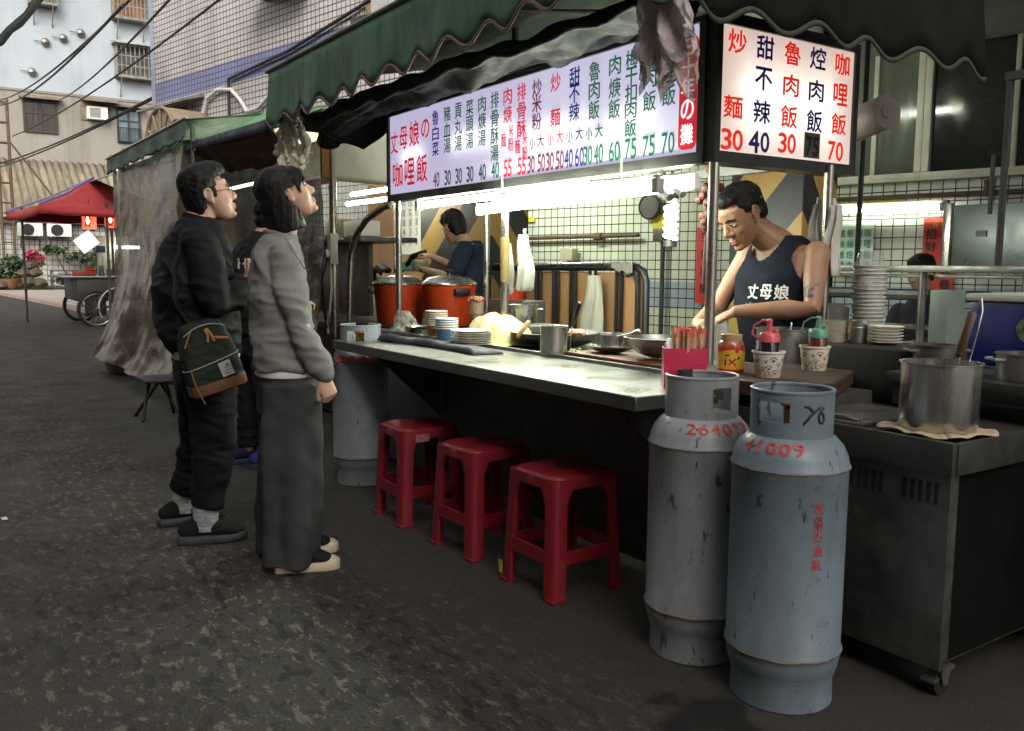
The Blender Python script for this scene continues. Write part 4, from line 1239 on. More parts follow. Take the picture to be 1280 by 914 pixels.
XS = -2.47
L2 = thing("menu_lightbox", "short cream lit menu lightbox on the stall's near end", "lightbox", (XS, 3.05, 1.63))
YA, YB = 2.625, 3.455
q = MB()
q.span((XS - .09, YA - .03, Z0 - .045), (XS + .012, YB + .03, Z0)); q.span((XS - .09, YA - .03, Z1 - .014), (XS + .012, YB + .03, Z1 + .02))
q.span((XS - .088, YA - .03, Z0 + .001), (XS + .011, YA, Z1 - .015)); q.span((XS - .088, YB, Z0 + .001), (XS + .011, YB + .03, Z1 - .015))
mk("frame", q, framem, L2)
q = MB(); q.span((XS - .085, YA, Z0), (XS, YB, Z1 - .014))
mk("panel", q, panelmat("cream lit acrylic", (.78, .58, .50, 1), (1.0, .95, .82, 1), .34, .62, 1, [(1.93, .24, 2.62, 3.46), (1.84, .22, 2.62, 3.46)]), L2)
NAV2 = mat("navy film", (.008, .008, .10, 1), .5, 0, .05, 9, Emission_Color=(.010, .010, .13, 1), Emission_Strength=.15)
RED2 = mat("bright red film", (.55, .02, .012, 1), .5, 0, .05, 9, Emission_Color=(.75, .03, .015, 1), Emission_Strength=.3)
Zt, Zb = 2.151, 1.672
def side_text(items, ink):
    q = MB()
    for (ch, y, v, w_, h_) in items:
        put(q, ch, (XS + .003, y, Zt - v * (Zt - Zb)), (0, 1, 0), (0, 0, 1), w_, h_, 0.02)
    mk("lettering", q, ink, L2, ang=None, fixn=False)
def sp_(n, y, v, ww=.05, hh=.078): return [(c, y + (i - .5) * ww * 1.15, v, ww, hh) for i, c in enumerate(n)]
side_text([("炒", 2.712, .115, .10, .088), ("麵", 2.700, .637, .105, .085)] + sp_("30", 2.70, .90, .056), RED2)
side_text([("甜", 2.875, .117, .10, .088), ("不", 2.871, .372, .10, .088), ("辣", 2.868, .642, .10, .088)] + [("4", 2.828, .894, .06, .085), ("0", 2.893, .89, .05, .078)], NAV2)
side_text([("魯", 3.042, .118, .10, .09), ("肉", 3.040, .384, .095, .085), ("飯", 3.036, .647, .10, .088)] + sp_("30", 3.03, .874), RED2)
side_text([("焢", 3.206, .114, .10, .088), ("肉", 3.204, .39, .095, .085), ("飯", 3.200, .653, .10, .088)], NAV2)
q = MB(); q.span((XS + .0005, 3.142, Zt - .975 * (Zt - Zb)), (XS + .002, 3.245, Zt - .755 * (Zt - Zb))); mk("price_patch", q, mat("grey tape patch", (.11, .10, .085, 1), .6, 0, .3, 30), L2)
side_text(sp_("75", 3.195, .875, .038, .078), mat("black ink", (.012, .01, .01, 1), .6))
side_text([("咖", 3.372, .121, .095, .088), ("哩", 3.368, .386, .095, .09), ("飯", 3.366, .647, .10, .088)] + sp_("70", 3.352, .89, .047), RED2)
o = bpy.data.objects

# tube lamps under the sign
for (a, b_, r, lab) in (((-5.16, 2.75, 1.605), (-3.50, 2.75, 1.62), .02, "fluorescent tube hung directly under the long menu lightbox"), ((-4.02, 2.50, 1.515), (-2.70, 2.50, 1.545), .027, "fluorescent tube hung lower and nearer, to the right under the long lightbox"), ((-3.95, 2.86, 1.565), (-2.85, 2.86, 1.585), .027, "fluorescent tube furthest inside the stall, seen over the nearer tube")):
    t = thing("tube_lamp", lab, "lamp", a, group="tube lamps inside the stall")
    q = MB(); q.tube([V(a), V(b_)], r, 10, rounded=True); mk("tube", q, M['tube'], t)
    if a[1] == 2.50:
        q = MB(); q.tube([V(a) + V((0, .085, .02)), V(b_) + V((0, .085, .02))], r, 10, rounded=True); mk("tube", q, M['tube'], t)
    q = MB()
    e = (V(b_) - V(a)).normalized()
    for p in (V(a) - e * .03, V(b_) + e * .03):
        q.box(p, (.035, .045, .06), bev=.006)
    q.span((a[0] - .04, a[1] - .012, max(a[2], b_[2]) + .032), (b_[0] + .04, a[1] + .012, max(a[2], b_[2]) + .042)); q.cyl(V(a) + V((.2, 0, .04)), V(a) + V((.2, 0, .16)), .006, 5); q.cyl(V(b_) + V((-.2, 0, .04)), V(b_) + V((-.2, 0, .16)), .006, 5)
    mk("batten", q, M['white_plastic'], t)
# energy saving bulb
t = thing("spiral_bulb_lamp", "glaring white spiral bulb hanging inside the stall by the tiled wall", "lamp", (-3.73, 3.6, 1.36))
q = MB(); q.tube([V((-3.73 + .032 * cos(k * .55), 3.6 + .032 * sin(k * .55), 1.375 + .2 * k / 60)) for k in range(61)], .012, 6); mk("spiral_tube", q, emis("spiral tube", (1, 1, .93, 1), 9.0), t)
q = MB(); q.lathe([(.02, 0), (.045, .02), (.045, .09), (.02, .11)], (-3.73, 3.6, 1.585), 12); q.cyl((-3.73, 3.6, 1.69), (-3.73, 3.6, 2.2), .006, 5); q.cyl((-3.73, 3.6, 1.335), (-3.73, 3.6, 1.37), .04, 10); mk("holder", q, M['steel_dark'], t)

# green awning over the stall
AW = thing("stall_awning", "big dark green awning with wavy bound hem over the curry rice stall", "awning", (-3.6, 2.6, 2.0))
gdark = mat("dark green awning cloth", (.040, .130, .060, 1), .6, 0, .3, 3.5, .25, 10, .01, (2.5, 2.5, .5), dirt=(.15, .22, .15, 1), dirt_amt=.4)
ZT, ZB, YV, XV0, XV1 = 2.335, 2.065, 1.78, -5.23, -1.98
WL = .27
q = valance(YV, XV0, XV1, ZT, ZB, -.004, .06, WL, 240, 2.0, .019)
c = mk("front_valance", q, gdark, AW, fixn=False, ang=None); mods(c, solid=.005)
hem = mat("dusty pink binding", (.14, .085, .08, 1), .8, 0, .2, 12)
q = MB()
def fhem(k, n=400):
    u = k / n
    x = XV0 + (XV1 - XV0) * u
    zz = ZB + .019 * (x - XV0) - .06 * (.5 + .5 * cos(2 * pi * x / WL))
    return V((x, YV + .012 * sin(x * 9 + 2.0) + .02 * fbm((x * 1.5, 1, 2.0), 1.2) - .004, zz))
q.tube([fhem(k) for k in range(401)], [(.0075, .005)] * 401, 6)
mk("valance_hem", q, hem, AW, ang=None)
# side valance
def fs(u, v):
    y = YV + .005 + 1.85 * u
    zz = 2.032 - .055 * (.5 + .5 * cos(2 * pi * y / .30))
    zt = 2.36 + .30 * u
    return (XV1 + .02 * sin(y * 8) * v + .02 * fbm((y, v, 5), 1.5) * v, y - .10 * (1 - v) * u, zt + (zz - zt) * v)
q = MB(); q.grid(160, 8, fs)
blackcloth = mat("near black awning cloth", (.007, .009, .007, 1), .85, 0, .4, 4, .2, 12, Specular_IOR_Level=.12)  # side valance cloth, far darker than the front cloth
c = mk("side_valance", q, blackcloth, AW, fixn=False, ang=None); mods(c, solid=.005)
q = MB(); q.tube([V(fs(k / 200, 1.0)) + V((.004, 0, 0)) for k in range(201)], [(.010, .005)] * 201, 6); mk("side_hem", q, mat("grey green binding", (.028, .032, .024, 1), .8, 0, .2, 12), AW, ang=None)
# roof cloth
def fr(u, v):
    x = XV0 - .02 + (XV1 - XV0 + .02) * u
    y = YV + 1.86 * v
    return (x, y - .1 * v, 2.338 + .33 * v + .03 * sin(x * 3.1) * v - .05 * sin(pi * v) + .02 * fbm((x, y, 0), 2))
q = MB(); q.grid(40, 14, fr)
c = mk("roof_cloth", q, mat('shade dark roof cloth', (.012, .024, .015, 1), .8, 0, .3, 3.5), AW, fixn=False, ang=None); mods(c, solid=.006)  # shade of the awning's underside put into a darker cloth colour
# brighter green flap folded up over the front rail
q = MB(); q.grid(50, 6, lambda u, v: (-4.35 + 1.1 * u, YV + .03 + .22 * v, 2.345 + (.10 + .09 * sin(u * 5.0) * sin(u * 17)) * v))
c = mk("folded_flap", q, mat("fresh green cloth", (.025, .26, .07, 1), .5, 0, .2, 4), AW, fixn=False, ang=None); mods(c, solid=.006)
q = MB(); q.grid(16, 4, lambda u, v: (-2.75 + .5 * u, YV - .02 - .012 * sin(u * 9), 2.36 - (.13 + .04 * u) * v))
c = mk("folded_flap", q, mat("fresh green cloth front", (.03, .28, .08, 1), .5, 0, .2, 4), AW, fixn=False, ang=None); mods(c, solid=.006)
q = MB(); q.grid(8, 6, lambda u, v: (XV0 - .01 + .02 * sin(v * 6), YV + .24 * u, 2.33 - (.24 + .04 * sin(u * 7)) * v))
c = mk("end_flap", q, mat("green end cloth", (.03, .13, .06, 1), .5, 0, .2, 4), AW, fixn=False, ang=None); mods(c, solid=.006)
q = MB()
q.tube([V((XV0 - .03, YV, 2.345)), V((XV1, YV, 2.335))], .013, 8)
for x in (-5.1, -3.6, -2.1):
    q.cyl((x, YV, 2.34), (x, 2.7, 2.46), .014, 8); q.cyl((x, 2.7, 2.46), (x, 3.6, 2.6), .014, 8)
mk("frame_rail", q, M['steel_dark'], AW)

# black plastic tarp folded out over the sign
tarpm = mat("black plastic tarp", (.008, .008, .009, 1), .6, 0, .3, 5, .5, 7, .02, (1, 1, 1), .10, Specular_IOR_Level=.12)
def ft(u, v):
    oz = 2.085 + .02 * sin(pi * u) - .02 * u - .04 * (1 - u) ** 3
    a = V((-5.62 + 3.55 * u, 1.99, oz)); b_ = V((-5.40 + 3.0 * u, 2.57, 2.205))
    p = a.lerp(b_, v)
    wr = .055 * fbm((u * 9 + v * 2, v * 2.2 - u * 2, 0), 1.0) * (.3 + sin(pi * v)) + .02 * sin(u * 16 + v * 7) * sin(pi * v)
    return p + V((0, .0, wr - .05 * sin(pi * v)))
q = MB(); q.grid(130, 24, ft)
t = thing("black_tarp", "crumpled black plastic tarp rolled out above the long menu lightbox", "tarp", (-3.8, 2.3, 2.05))
c = mk("sheet", q, tarpm, t, fixn=False, ang=None); mods(c, solid=.004)
q = MB()
n = 60
q.tube([V(ft(k / n, 0)) + V((0, -.012, -.012 + .010 * sin(k * .9))) for k in range(n + 1)], [(.055 - .033 * k / n + .008 * sin(k * 1.3), .030 - .012 * k / n) for k in range(n + 1)], 10, ref=(0, .35, 1))
mk("rolled_edge", q, tarpm, t, ang=None)
q = MB(); q.grid(70, 8, lambda u, v: (-5.40 + 2.95 * u, 2.572 + .012 * sin(u * 23) , 2.235 - (.03 + .022 * abs(sin(u * 7))) * v))
c = mk("hanging_edge", q, tarpm, t, fixn=False, ang=None); mods(c, solid=.004)
# dark drape under the tarp's left end
q = MB(); q.grid(30, 12, lambda u, v: (-5.95 + .62 * u, 2.35 + .25 * u + .02 * sin(u * 19 + v * 3), 2.20 - (.13 + .07 * sin(u * 3.1) + .03 * sin(u * 11)) * v))
c = mk("hanging_drape", q, tarpm, t, fixn=False, ang=None); mods(c, solid=.004)

# plastic rags tied to the awning
def rag(name, lab, strips, m, hues=None):
    q = MB()
    for (p0, ln, w0, w1, seed, dx) in strips:
        def f(u, v, p0=p0, ln=ln, w0=w0, w1=w1, s=seed, dx=dx):
            wd = w0 + (w1 - w0) * v
            x = (u - .5) * wd
            crease = .022 * sin(u * 13 + s) * (.3 + v) + .035 * fbm((u * 4 + s, v * 5, s), 1.0)
            return (p0[0] + x + dx * v + .02 * fbm((v * 4, s, u), 1), p0[1] + crease, p0[2] - ln * v * (1 + .12 * sin(u * 9 + s * 2)))
        q.grid(14, 22, f)
    o = mk(name, q, m, None, label=lab, cat="plastic bag", fixn=False, ang=None)
    return o
ragm = glassy("crumpled milky plastic", (.55, .46, .44, 1), .82, .3, .7, 24, .4)
rag("plastic_bag", "big crumpled pinkish plastic bag hanging at the corner between the two menu lightboxes", [((-2.08, 1.90, 2.22), .42, .10, .20, 1, .03), ((-2.0, 1.88, 2.22), .36, .08, .16, 2.3, .06), ((-2.06, 1.93, 2.2), .44, .1, .15, 4.1, .10), ((-2.1, 1.94, 2.2), .36, .1, .14, 5.7, -.01)], ragm)
rag("plastic_bag", "cream plastic bag tied in a bow at the green awning's left corner", [((-5.28, 1.88, 2.13), .28, .05, .13, 1, -.06), ((-5.20, 1.86, 2.12), .34, .05, .13, 2, .02), ((-5.14, 1.88, 2.12), .32, .05, .15, 3, .08), ((-5.08, 1.9, 2.1), .28, .05, .10, 5.2, .14), ((-5.36, 1.88, 2.22), .12, .16, .05, 4, .06), ((-5.16, 1.86, 2.21), .09, .06, .08, 6, 0.0)], glassy("cream plastic", (.74, .66, .52, 1), .9, .35, .6, 20, .4))
q = MB(); q.tube([V((-2.80, 3.74, 1.86)), V((-2.42, 3.64, 1.915))], .078, 22); q.tube([V((-2.43, 3.643, 1.914)), V((-2.416, 3.639, 1.916))], .03, 12)
mk("rolled_sheet", q, mat("brown rolled sheet", (.20, .16, .13, 1), .5, 0, .2, 5), None, label="rolled up brownish plastic sheet sticking out behind the short menu lightbox", cat="roll")

# ------------------------------------------------------------------ red stools
stm = mat("red stool plastic", (.19, .0095, .017, 1), .40, 0, .14, 4, .05, 30, .002, dirt=(.16, .012, .018, 1), dirt_amt=.6)
def make_stool(lab, loc, rz):
    t = thing("stool", lab, "stool", loc, rz, group="red plastic stools under the counter", world=False)
    H, ht, hb = .46, .148, .170
    def sup(h, r, z, n=40):
        out = []
        for k in range(n):
            a = 2 * pi * k / n
            c_, s_ = cos(a), sin(a)
            e = 2 / r
            out.append(V((h * abs(c_) ** e * (1 if c_ > 0 else -1), h * abs(s_) ** e * (1 if s_ > 0 else -1), z)))
        return out
    q = MB(); q.loft([sup(.150, 5, H - .05), sup(.150, 5, H - .022), sup(.143, 5, H - .006), sup(.132, 5, H), sup(.05, 2.4, H - .004), sup(.022, 2, H - .004)])
    mk("seat", q, stm, t, ang=50)
    # each leg is an angle-shaped pillar that widens towards the seat
    for k in range(4):
        R_ = Matrix.Rotation(k * pi / 2, 4, 'Z')
        q = MB()
        rings = []
        for i in range(11):
            f = i / 10
            z = H - .012 - (H - .012) * f
            h = .150 + (hb - .150) * f
            wd = .054 + .075 * max(0, 1 - f * 5.0) ** 2 + (.006 if i == 10 else 0)
            th = .016
            c_ = h
            rc = .022
            outer = [V((c_ - wd - rc * .2, c_, z)), V((c_ - rc, c_, z)), V((c_ - rc * .3, c_ - rc * .3, z)), V((c_, c_ - rc, z)), V((c_, c_ - wd - rc * .2, z))]
            inner = [V((c_ - th, c_ - wd - rc * .2, z)), V((c_ - th, c_ - th - rc * .5, z)), V((c_ - th - rc * .35, c_ - th - rc * .35, z)), V((c_ - th - rc * .5, c_ - th, z)), V((c_ - wd - rc * .2, c_ - th, z))]
            rings.append(outer + inner)
        q.loft(rings, R_)
        q.box((hb - .020, hb - .020, .008), (.05, .05, .016), R_, .006)
        mk("leg", q, stm, t, ang=45)
    for k in range(4):
        R_ = Matrix.Rotation(k * pi / 2, 4, 'Z')
        h = .150 + (hb - .150) * .66
        q = MB(); q.prism([(-h + .02, .135), (h - .02, .135), (h - .03, .185), (-h + .03, .185)], 'y', h - .014, h - .002, M=R_)
        mk("stretcher", q, stm, t, ang=30)
    q = MB(); q.tube([V((0, .0, H - .001)), V((0, 0, H + .0005))], .02, 16); mk("seat_hole", q, M['black'], t)
    return t
s1 = make_stool("red plastic stool furthest left under the counter, next to the gas cylinder", (-3.745, 1.975, 0), radians(-3))
s2 = copy_thing(s1, (-3.178, 1.99, 0), radians(2), "middle one of the red plastic stools under the counter")
s3 = copy_thing(s1, (-2.622, 2.0, 0), radians(1), "nearest red plastic stool, with a yellow sticker on one foot")
q = MB(); q.box((-.164, -.1725, .055), (.022, .003, .05)); mk("sticker", q, mat("yellow sticker", (.5, .36, .05, 1), .5, 0, .5, 60), s3)
q = MB(); q.box((.1535, -.05, .415), (.003, .07, .035)); mk("sticker", q, mat("worn white mark", (.34, .13, .13, 1), .5, 0, .4, 60), s1)

# ------------------------------------------------------------------ gas cylinders
def gasmat(name, c, sd=0.0):
    m, t, b = newmat(name)
    co = objco(t, loc=(sd, sd * .7, sd * 1.3))
    a = ramp(t, noisef(t, co, 5, 6, .65), [(.3, tuple(x * .82 for x in c)), (.7, tuple(x * 1.12 for x in c))])
    scr = noisef(t, objco(t, (3.0, 3.0, .8), loc=(sd * 3, sd, sd * 2)), 8, 5, .65)
    a = mixc(t, ramp(t, scr, [(.63, (0, 0, 0)), (.65, (.9,) * 3)]), a, (.03, .028, .026, 1))
    fl = noisef(t, co, 34, 4, .6)
    a = mixc(t, ramp(t, fl, [(.63, (0, 0, 0)), (.70, (.6,) * 3)]), a, (.11, .07, .05, 1))
    lowd = noisef(t, objco(t, (2, 2, .6)), 2.2, 5, .7)
    a = mixc(t, ramp(t, lowd, [(.44, (0, 0, 0)), (.75, (.75,) * 3)]), a, (.10, .095, .085, 1))
    t.links.new(a, b.inputs['Base Color'])
    t.links.new(ramp(t, noisef(t, co, 9, 4), [(.3, (.32,) * 3), (.7, (.55,) * 3)]), b.inputs['Roughness'])
    setp(b, Specular_IOR_Level=.5)
    bumpn(t, b, noisef(t, co, 11, 4), .12, .006)
    return m
GR = .158
def gas_cylinder(lab, loc, rz, m, number, nang, collar_gap, windows, vert=None, scrawl=False):
    t = thing("gas_cylinder", lab, "gas cylinder", loc, rz, group="tall grey gas cylinders", world=False)
    prof = [(.0, .09), (.10, .062), (.135, .075), (.150, .10), (.157, .135), (GR, .15), (GR + .0035, .155), (GR + .0035, .162), (GR, .167), (GR, .668), (GR + .0035, .673), (GR + .0035, .68), (GR, .685), (.155, .705), (.143, .732), (.120, .757), (.09, .772), (.04, .78), (0, .782)]
    q = MB(); q.lathe(prof, n=48); mk("tank", q, m, t, ang=50)
    q = MB(); q.lathe([(.138, 0), (.142, .004), (.140, .07), (.148, .095), (.142, .097), (.134, .07), (.135, .004)], n=48); mk("foot_ring", q, m, t, ang=40)
    # rust line along the weld
    rustm = bpy.data.materials.get("weld rust") or mat("weld rust", (.17, .12, .09, 1), .9, 0, .6, 30)
    for z in (.157, .676):
        q = MB(); q.tube([V(((GR + .0028) * cos(a), (GR + .0028) * sin(a), z + .0007 * sin(a * 9))) for a in [2 * pi * k / 60 for k in range(60)]], .0028, 5, closed=True)
        mk("weld_seam", q, rustm, t)
    # collar: curved sheet with hand openings
    rc, z0, z1, th = .112, .742, .885, .005
    NA, NZ = 120, 16
    vs, fs = [], []
    a0, a1 = radians(collar_gap[0]), radians(collar_gap[1])
    def ok(i, j):
        a = math.degrees(a0 + (a1 - a0) * (i + .5) / NA); z = (j + .5) / NZ
        for (wa, ww, wz0, wz1) in windows:
            if abs((a - wa + 180) % 360 - 180) < ww / 2 and wz0 < z < wz1: return False
        return True
    q = MB()
    pts = []
    for s_, r_ in ((0, rc), (1, rc - th)):
        for j in range(NZ + 1):
            for i in range(NA + 1):
                a = a0 + (a1 - a0) * i / NA
                lift = .0
                if j == 0: lift = .012 * max(0, cos(2 * (a - a0 - .7)))
                pts.append(V((r_ * cos(a), r_ * sin(a), z0 + lift + (z1 - z0) * j / NZ)))
    W_ = NA + 1
    off = (NZ + 1) * W_
    full = {}
    for j in range(NZ):
        for i in range(NA):
            if ok(i, j): full[(i, j)] = 1
    for (i, j) in full:
        a_, b_, c_, d_ = j * W_ + i, j * W_ + i + 1, (j + 1) * W_ + i + 1, (j + 1) * W_ + i
        q.f.append([a_, b_, c_, d_]); q.f.append([off + d_, off + c_, off + b_, off + a_]); q.mi += [0, 0]
        for (di, dj, e) in ((-1, 0, (d_, a_)), (1, 0, (b_, c_)), (0, -1, (a_, b_)), (0, 1, (c_, d_))):
            if (i + di, j + dj) not in full:
                q.f.append([e[1], e[0], off + e[0], off + e[1]]); q.mi.append(0)
    q.v = pts
    co_ = mk("collar", q, m, t, ang=40)
    q = MB(); q.tube([V(((rc - th / 2) * cos(a0 + (a1 - a0) * k / 60), (rc - th / 2) * sin(a0 + (a1 - a0) * k / 60), z1)) for k in range(61)], .0055, 6); mk("rolled_rim", q, m, co_)
    # valve
    q = MB(); q.lathe([(.022, 0), (.022, .05), (.016, .055), (.016, .062)], (0, 0, .78), 14); q.cyl((0, 0, .815), (.06, 0, .815), .013, 10); mk("valve", q, mat("brass", (.28, .19, .07, 1), .4, .8, .2, 9), t)
    q = MB(); q.lathe([(.03, 0), (.034, .004), (.034, .016), (.02, .02)], (0, 0, .838), 12); mk("hand_wheel", q, mat("red knob", (.5, .04, .02, 1), .5), t)
    # stencilled number on the shoulder
    def wrapper(ang0, prof_pts):
        def f(p):     # p.x along the girth, p.z along the profile
            return p
        return f
    q = MB()
    for i, ch in enumerate(number):
        vs_, fs_, gw, gh = glyph(ch, .012)
        out = []
        for p in vs_:
            sx = (p.x / gw) * (.030 if ch != '1' else .009); sz = (p.y / gh) * .034
            a = radians(nang) + (i - (len(number) - 1) / 2) * radians(15) + sx / .14
            u = .56 + sz / .075
            r_ = .1555 + (.112 - .1555) * max(0, u) ** 1.5 + .0025
            z_ = .700 + .066 * max(0, u) ** .8
            out.append(V((r_ * cos(a), r_ * sin(a), z_)))
        q.add(out, fs_)
    # sit on the dome surface
    def dome(r_):
        pr = prof[12:]
        for (ra, za), (rb, zb) in zip(pr, pr[1:]):
            if rb <= r_ <= ra: return za + (zb - za) * (ra - r_) / (ra - rb)
        return .70
    q.v = [V((p.x, p.y, dome(sqrt(p.x ** 2 + p.y ** 2)) + .0045)) for p in q.v]
    mk("stencil_number", q, mat("faded red stencil", (.42, .045, .03, 1), .6, 0, .35, 60), t, ang=None, fixn=False)
    if vert:
        q = MB()
        for i, ch in enumerate(vert[0]):
            vs_, fs_, gw, gh = glyph(ch, .006)
            out = []
            for p in vs_:
                a = radians(vert[1]) + (p.x / gw) * .03 / GR
                out.append(V(((GR + .0012) * cos(a), (GR + .0012) * sin(a), .585 - i * .0385 + (p.y / gh) * .032)))
            q.add(out, fs_)
        mk("stencil_lettering", q, mat("red stencil", (.40, .035, .03, 1), .6, 0, .4, 80), t, ang=None, fixn=False)
    if scrawl:
        q = MB()
        def on(a, z): return V(((rc + .0015) * cos(radians(a)), (rc + .0015) * sin(radians(a)), z))
        b0 = vert[1]
        for stroke in ([(-13, .852), (-8, .852), (-3, .842), (1, .833)], [(10, .85), (4, .842), (-3, .83), (-9, .815), (-14, .803)], [(16, .848), (11, .84), (8, .825), (10, .808), (15, .805), (18, .815), (15, .832), (10, .834)]):
            q.tube([on(b0 + a, z) for a, z in stroke], [(.004, .0015)] * len(stroke), 6)
        mk("marker_scrawl", q, M['black'], co_)
    return t
gm1 = gasmat("grey cylinder paint", (.27, .285, .305))
gm2 = gasmat("blue grey cylinder paint", (.165, .215, .255), 3.7)
gm3 = gasmat("dull cylinder paint", (.22, .245, .27), 8.1)
# angles are measured in the cylinder's own frame; -53 degrees faces the camera
gas_cylinder("nearest gas cylinder, blue-grey with red vertical characters and a black scrawl", (-1.578, 2.005, 0), 0, gm2, "41009", -72, (-195, 165), [(-78, 48, .42, .80), (-52, 30, -.1, .12), (110, 60, .4, .8)], ("液化石油氣", -22), True)
gas_cylinder("paler grey gas cylinder with a red six digit number, just behind the nearest", (-1.925, 2.01, 0), 0, gm1, "264012", -20, (-140, 150), [(-12, 34, .30, .82), (120, 50, .4, .8)])
gas_cylinder("gas cylinder under the counter's left end beside the woman's hand, red at the shoulder", (-4.53, 2.03, 0), 0, gm3, "2", 40, (-190, 130), [(-40, 50, .35, .8)])
q = MB(); q.grid(20, 4, lambda u, v: (-4.53 + (.163 - .012 * v) * cos(radians(-95 + 120 * u)), 2.03 + (.163 - .012 * v) * sin(radians(-95 + 120 * u)), .685 + .04 * v + .006 * sin(u * 31)))
o = mk("plastic_wrap", q, glassy("red and white printed plastic", (.38, .09, .09, 1), .75, .25, .5, 30), None, label="scrap of red printed plastic lying round the left gas cylinder's shoulder", cat="plastic wrap", fixn=False); mods(o, solid=.004)

# ------------------------------------------------------------------ cooking cart at the right
CT = thing("cooking_cart", "greasy dark steel cooking cart on castors behind the gas cylinders", "cart", (-1.7, 2.8, 0))
q = MB()
q.span((-2.38, 2.325, .09), (-1.29, 2.34, .70)); q.span((-2.38, 3.18, .09), (-1.307, 3.2, .70)); q.span((-2.38, 2.342, .095), (-1.307, 3.178, .11)); q.span((-1.33, 2.342, .112), (-1.292, 2.37, .70)); q.span((-1.33, 3.15, .112), (-1.292, 3.178, .70))
mk("body", q, mat('greasy cart steel', (.20, .195, .175, 1), .42, .9, .3, 4, .12, 30, .002, dirt=(.025, .022, .018, 1), dirt_amt=.7), CT)
q = MB()
q.span((-2.38, 2.30, .655), (-1.275, 2.322, .748), .004); q.span((-1.288, 2.324, .655), (-1.272, 3.22, .746), .004); q.span((-2.38, 2.324, .715), (-1.29, 3.22, .735), .003)
mk("top", q, mat("dull cart top", (.05, .049, .045, 1), .5, .5, .3, 5, .1, 40, dirt=(.05, .04, .03, 1), dirt_amt=.7), CT)
for x in (-1.60, -1.43, -1.82):
    for k in range(5):
        q = MB(); q.span((x + k * .024, 2.3215, .565), (x + k * .024 + .010, 2.3262, .625)); mk("vent_slot", q, M['black'], CT)
q = MB(); q.span((-1.300, 2.372, .112), (-1.294, 3.148, .652)); mk("side_panel", q, mat('shade black panel', (.005, .005, .0045, 1), .8, 0, .4, 4, Specular_IOR_Level=.05), CT)  # black colour stands in for the shade on the cart's side
q = MB(); q.span((-2.05, 2.36, .737), (-1.60, 2.75, .748), .003); q.tube([V((-1.95, 2.40, .76)), V((-1.8, 2.37, .755)), V((-1.68, 2.39, .757)), V((-1.62, 2.38, .75))], .008, 6); mk("drip_tray", q, M['steel_worn'], CT)
for (x, y) in ((-1.32, 2.38), (-1.32, 3.14), (-2.3, 2.38), (-2.3, 3.14)):
    q = MB(); q.tube([V((x - .012, y, .042)), V((x + .012, y, .042))], .042, 18); cw = mk("castor", q, M['black'], CT)
    q = MB(); q.box((x, y, .085), (.06, .06, .012)); q.prism([(y - .025, .08), (y + .025, .08), (y + .01, .03), (y - .01, .03)], 'x', x - .022, x - .016); q.prism([(y - .025, .08), (y + .025, .08), (y + .01, .03), (y - .01, .03)], 'x', x + .016, x + .022); q.span((x - .02, y - .06, .05), (x + .02, y - .03, .06)); mk("fork", q, M['steel_worn'], cw)
# back worktop and its stand
q = MB()
q.span((-2.0, 3.24, .04), (-.6, 3.27, .84)); q.span((-2.02, 3.24, .84), (-.55, 3.75, .865), .004)
q.span((-1.80, 2.78, .83), (-.9, 3.18, .865), .004); q.span((-1.78, 2.80, .752), (-1.76, 3.15, .83)); q.span((-.95, 2.80, .0), (-.92, 3.15, .83))
mk("back_worktop", q, mat('shade dark worktop steel', (.045, .044, .04, 1), .5, .5, .3, 4), None, label="dark steel back worktop carrying the blue cool box and small pots", cat="worktop")  # steel colour darkened in place of the shade over this end
# wooden tray shelf
q = MB()
pl_ = [(-2.40, 2.36), (-2.12, 2.29), (-1.86, 2.30), (-1.78, 2.36), (-1.80, 2.50), (-1.98, 2.86), (-2.36, 2.86)]
q.prism(pl_, 'z', .788, .842)
o = mk("condiment_board", q, M['wood'], None, label="thick brown condiment board under the paper cups and chilli jar", cat="board", ang=30); mods(o, bev=.006)
q = MB(); q.span((-2.30, 2.40, .737), (-1.86, 2.80, .787)); mk("board_riser", q, M['dark_panel'], None, label="dark riser block under the condiment board", cat="block")
# ------------------------------------------------------------------ things on the counter
ZC, ZW = .8105, .803
def lathe_thing(name, prof, c, m, lab, cat, group=None, n=28, parent=None):
    q = MB(); q.lathe(prof, c, n)
    return mk(name, q, m, parent, label=lab, cat=cat, group=group, ang=45)
# orange rice cookers
orng = mat("orange enamel", (.56, .055, .012, 1), .4, 0, .1, 3, dirt=(.4, .05, .02, 1), dirt_amt=.3)
def cooker(c, lab, ha):
    t = thing("rice_cooker", lab, "rice cooker", c, group="orange rice cookers")
    q = MB(); q.lathe([(.155, 0), (.162, .01), (.188, .27), (.190, .275), (.182, .278), (0, .278)], c, 36); mk("body", q, orng, t)
    q = MB(); q.lathe([(.194, .279), (.196, .285), (.192, .292), (.186, .295), (.15, .325), (.08, .342), (0, .346)], c, 36); ld = mk("lid", q, M['steel'], t)
    q = MB(); q.lathe([(.02, .343), (.018, .36), (.034, .368), (.034, .382), (0, .388)], c, 18); mk("lid_knob", q, M['black_gloss'], ld)
    for a in (ha, ha + 180):
        q = MB()
        T = Matrix.Translation(c) @ Matrix.Rotation(radians(a), 4, 'Z')
        q.box((.205, 0, .235), (.05, .11, .045), T, .012); mk("handle", q, M['black_gloss'], t)
cooker((-5.70, 2.86, ZW), "orange rice cooker on the left, partly behind the steel pole", -110)
cooker((-5.30, 3.04, ZW + .004), "orange rice cooker on the right, in front of the first cook", -5)
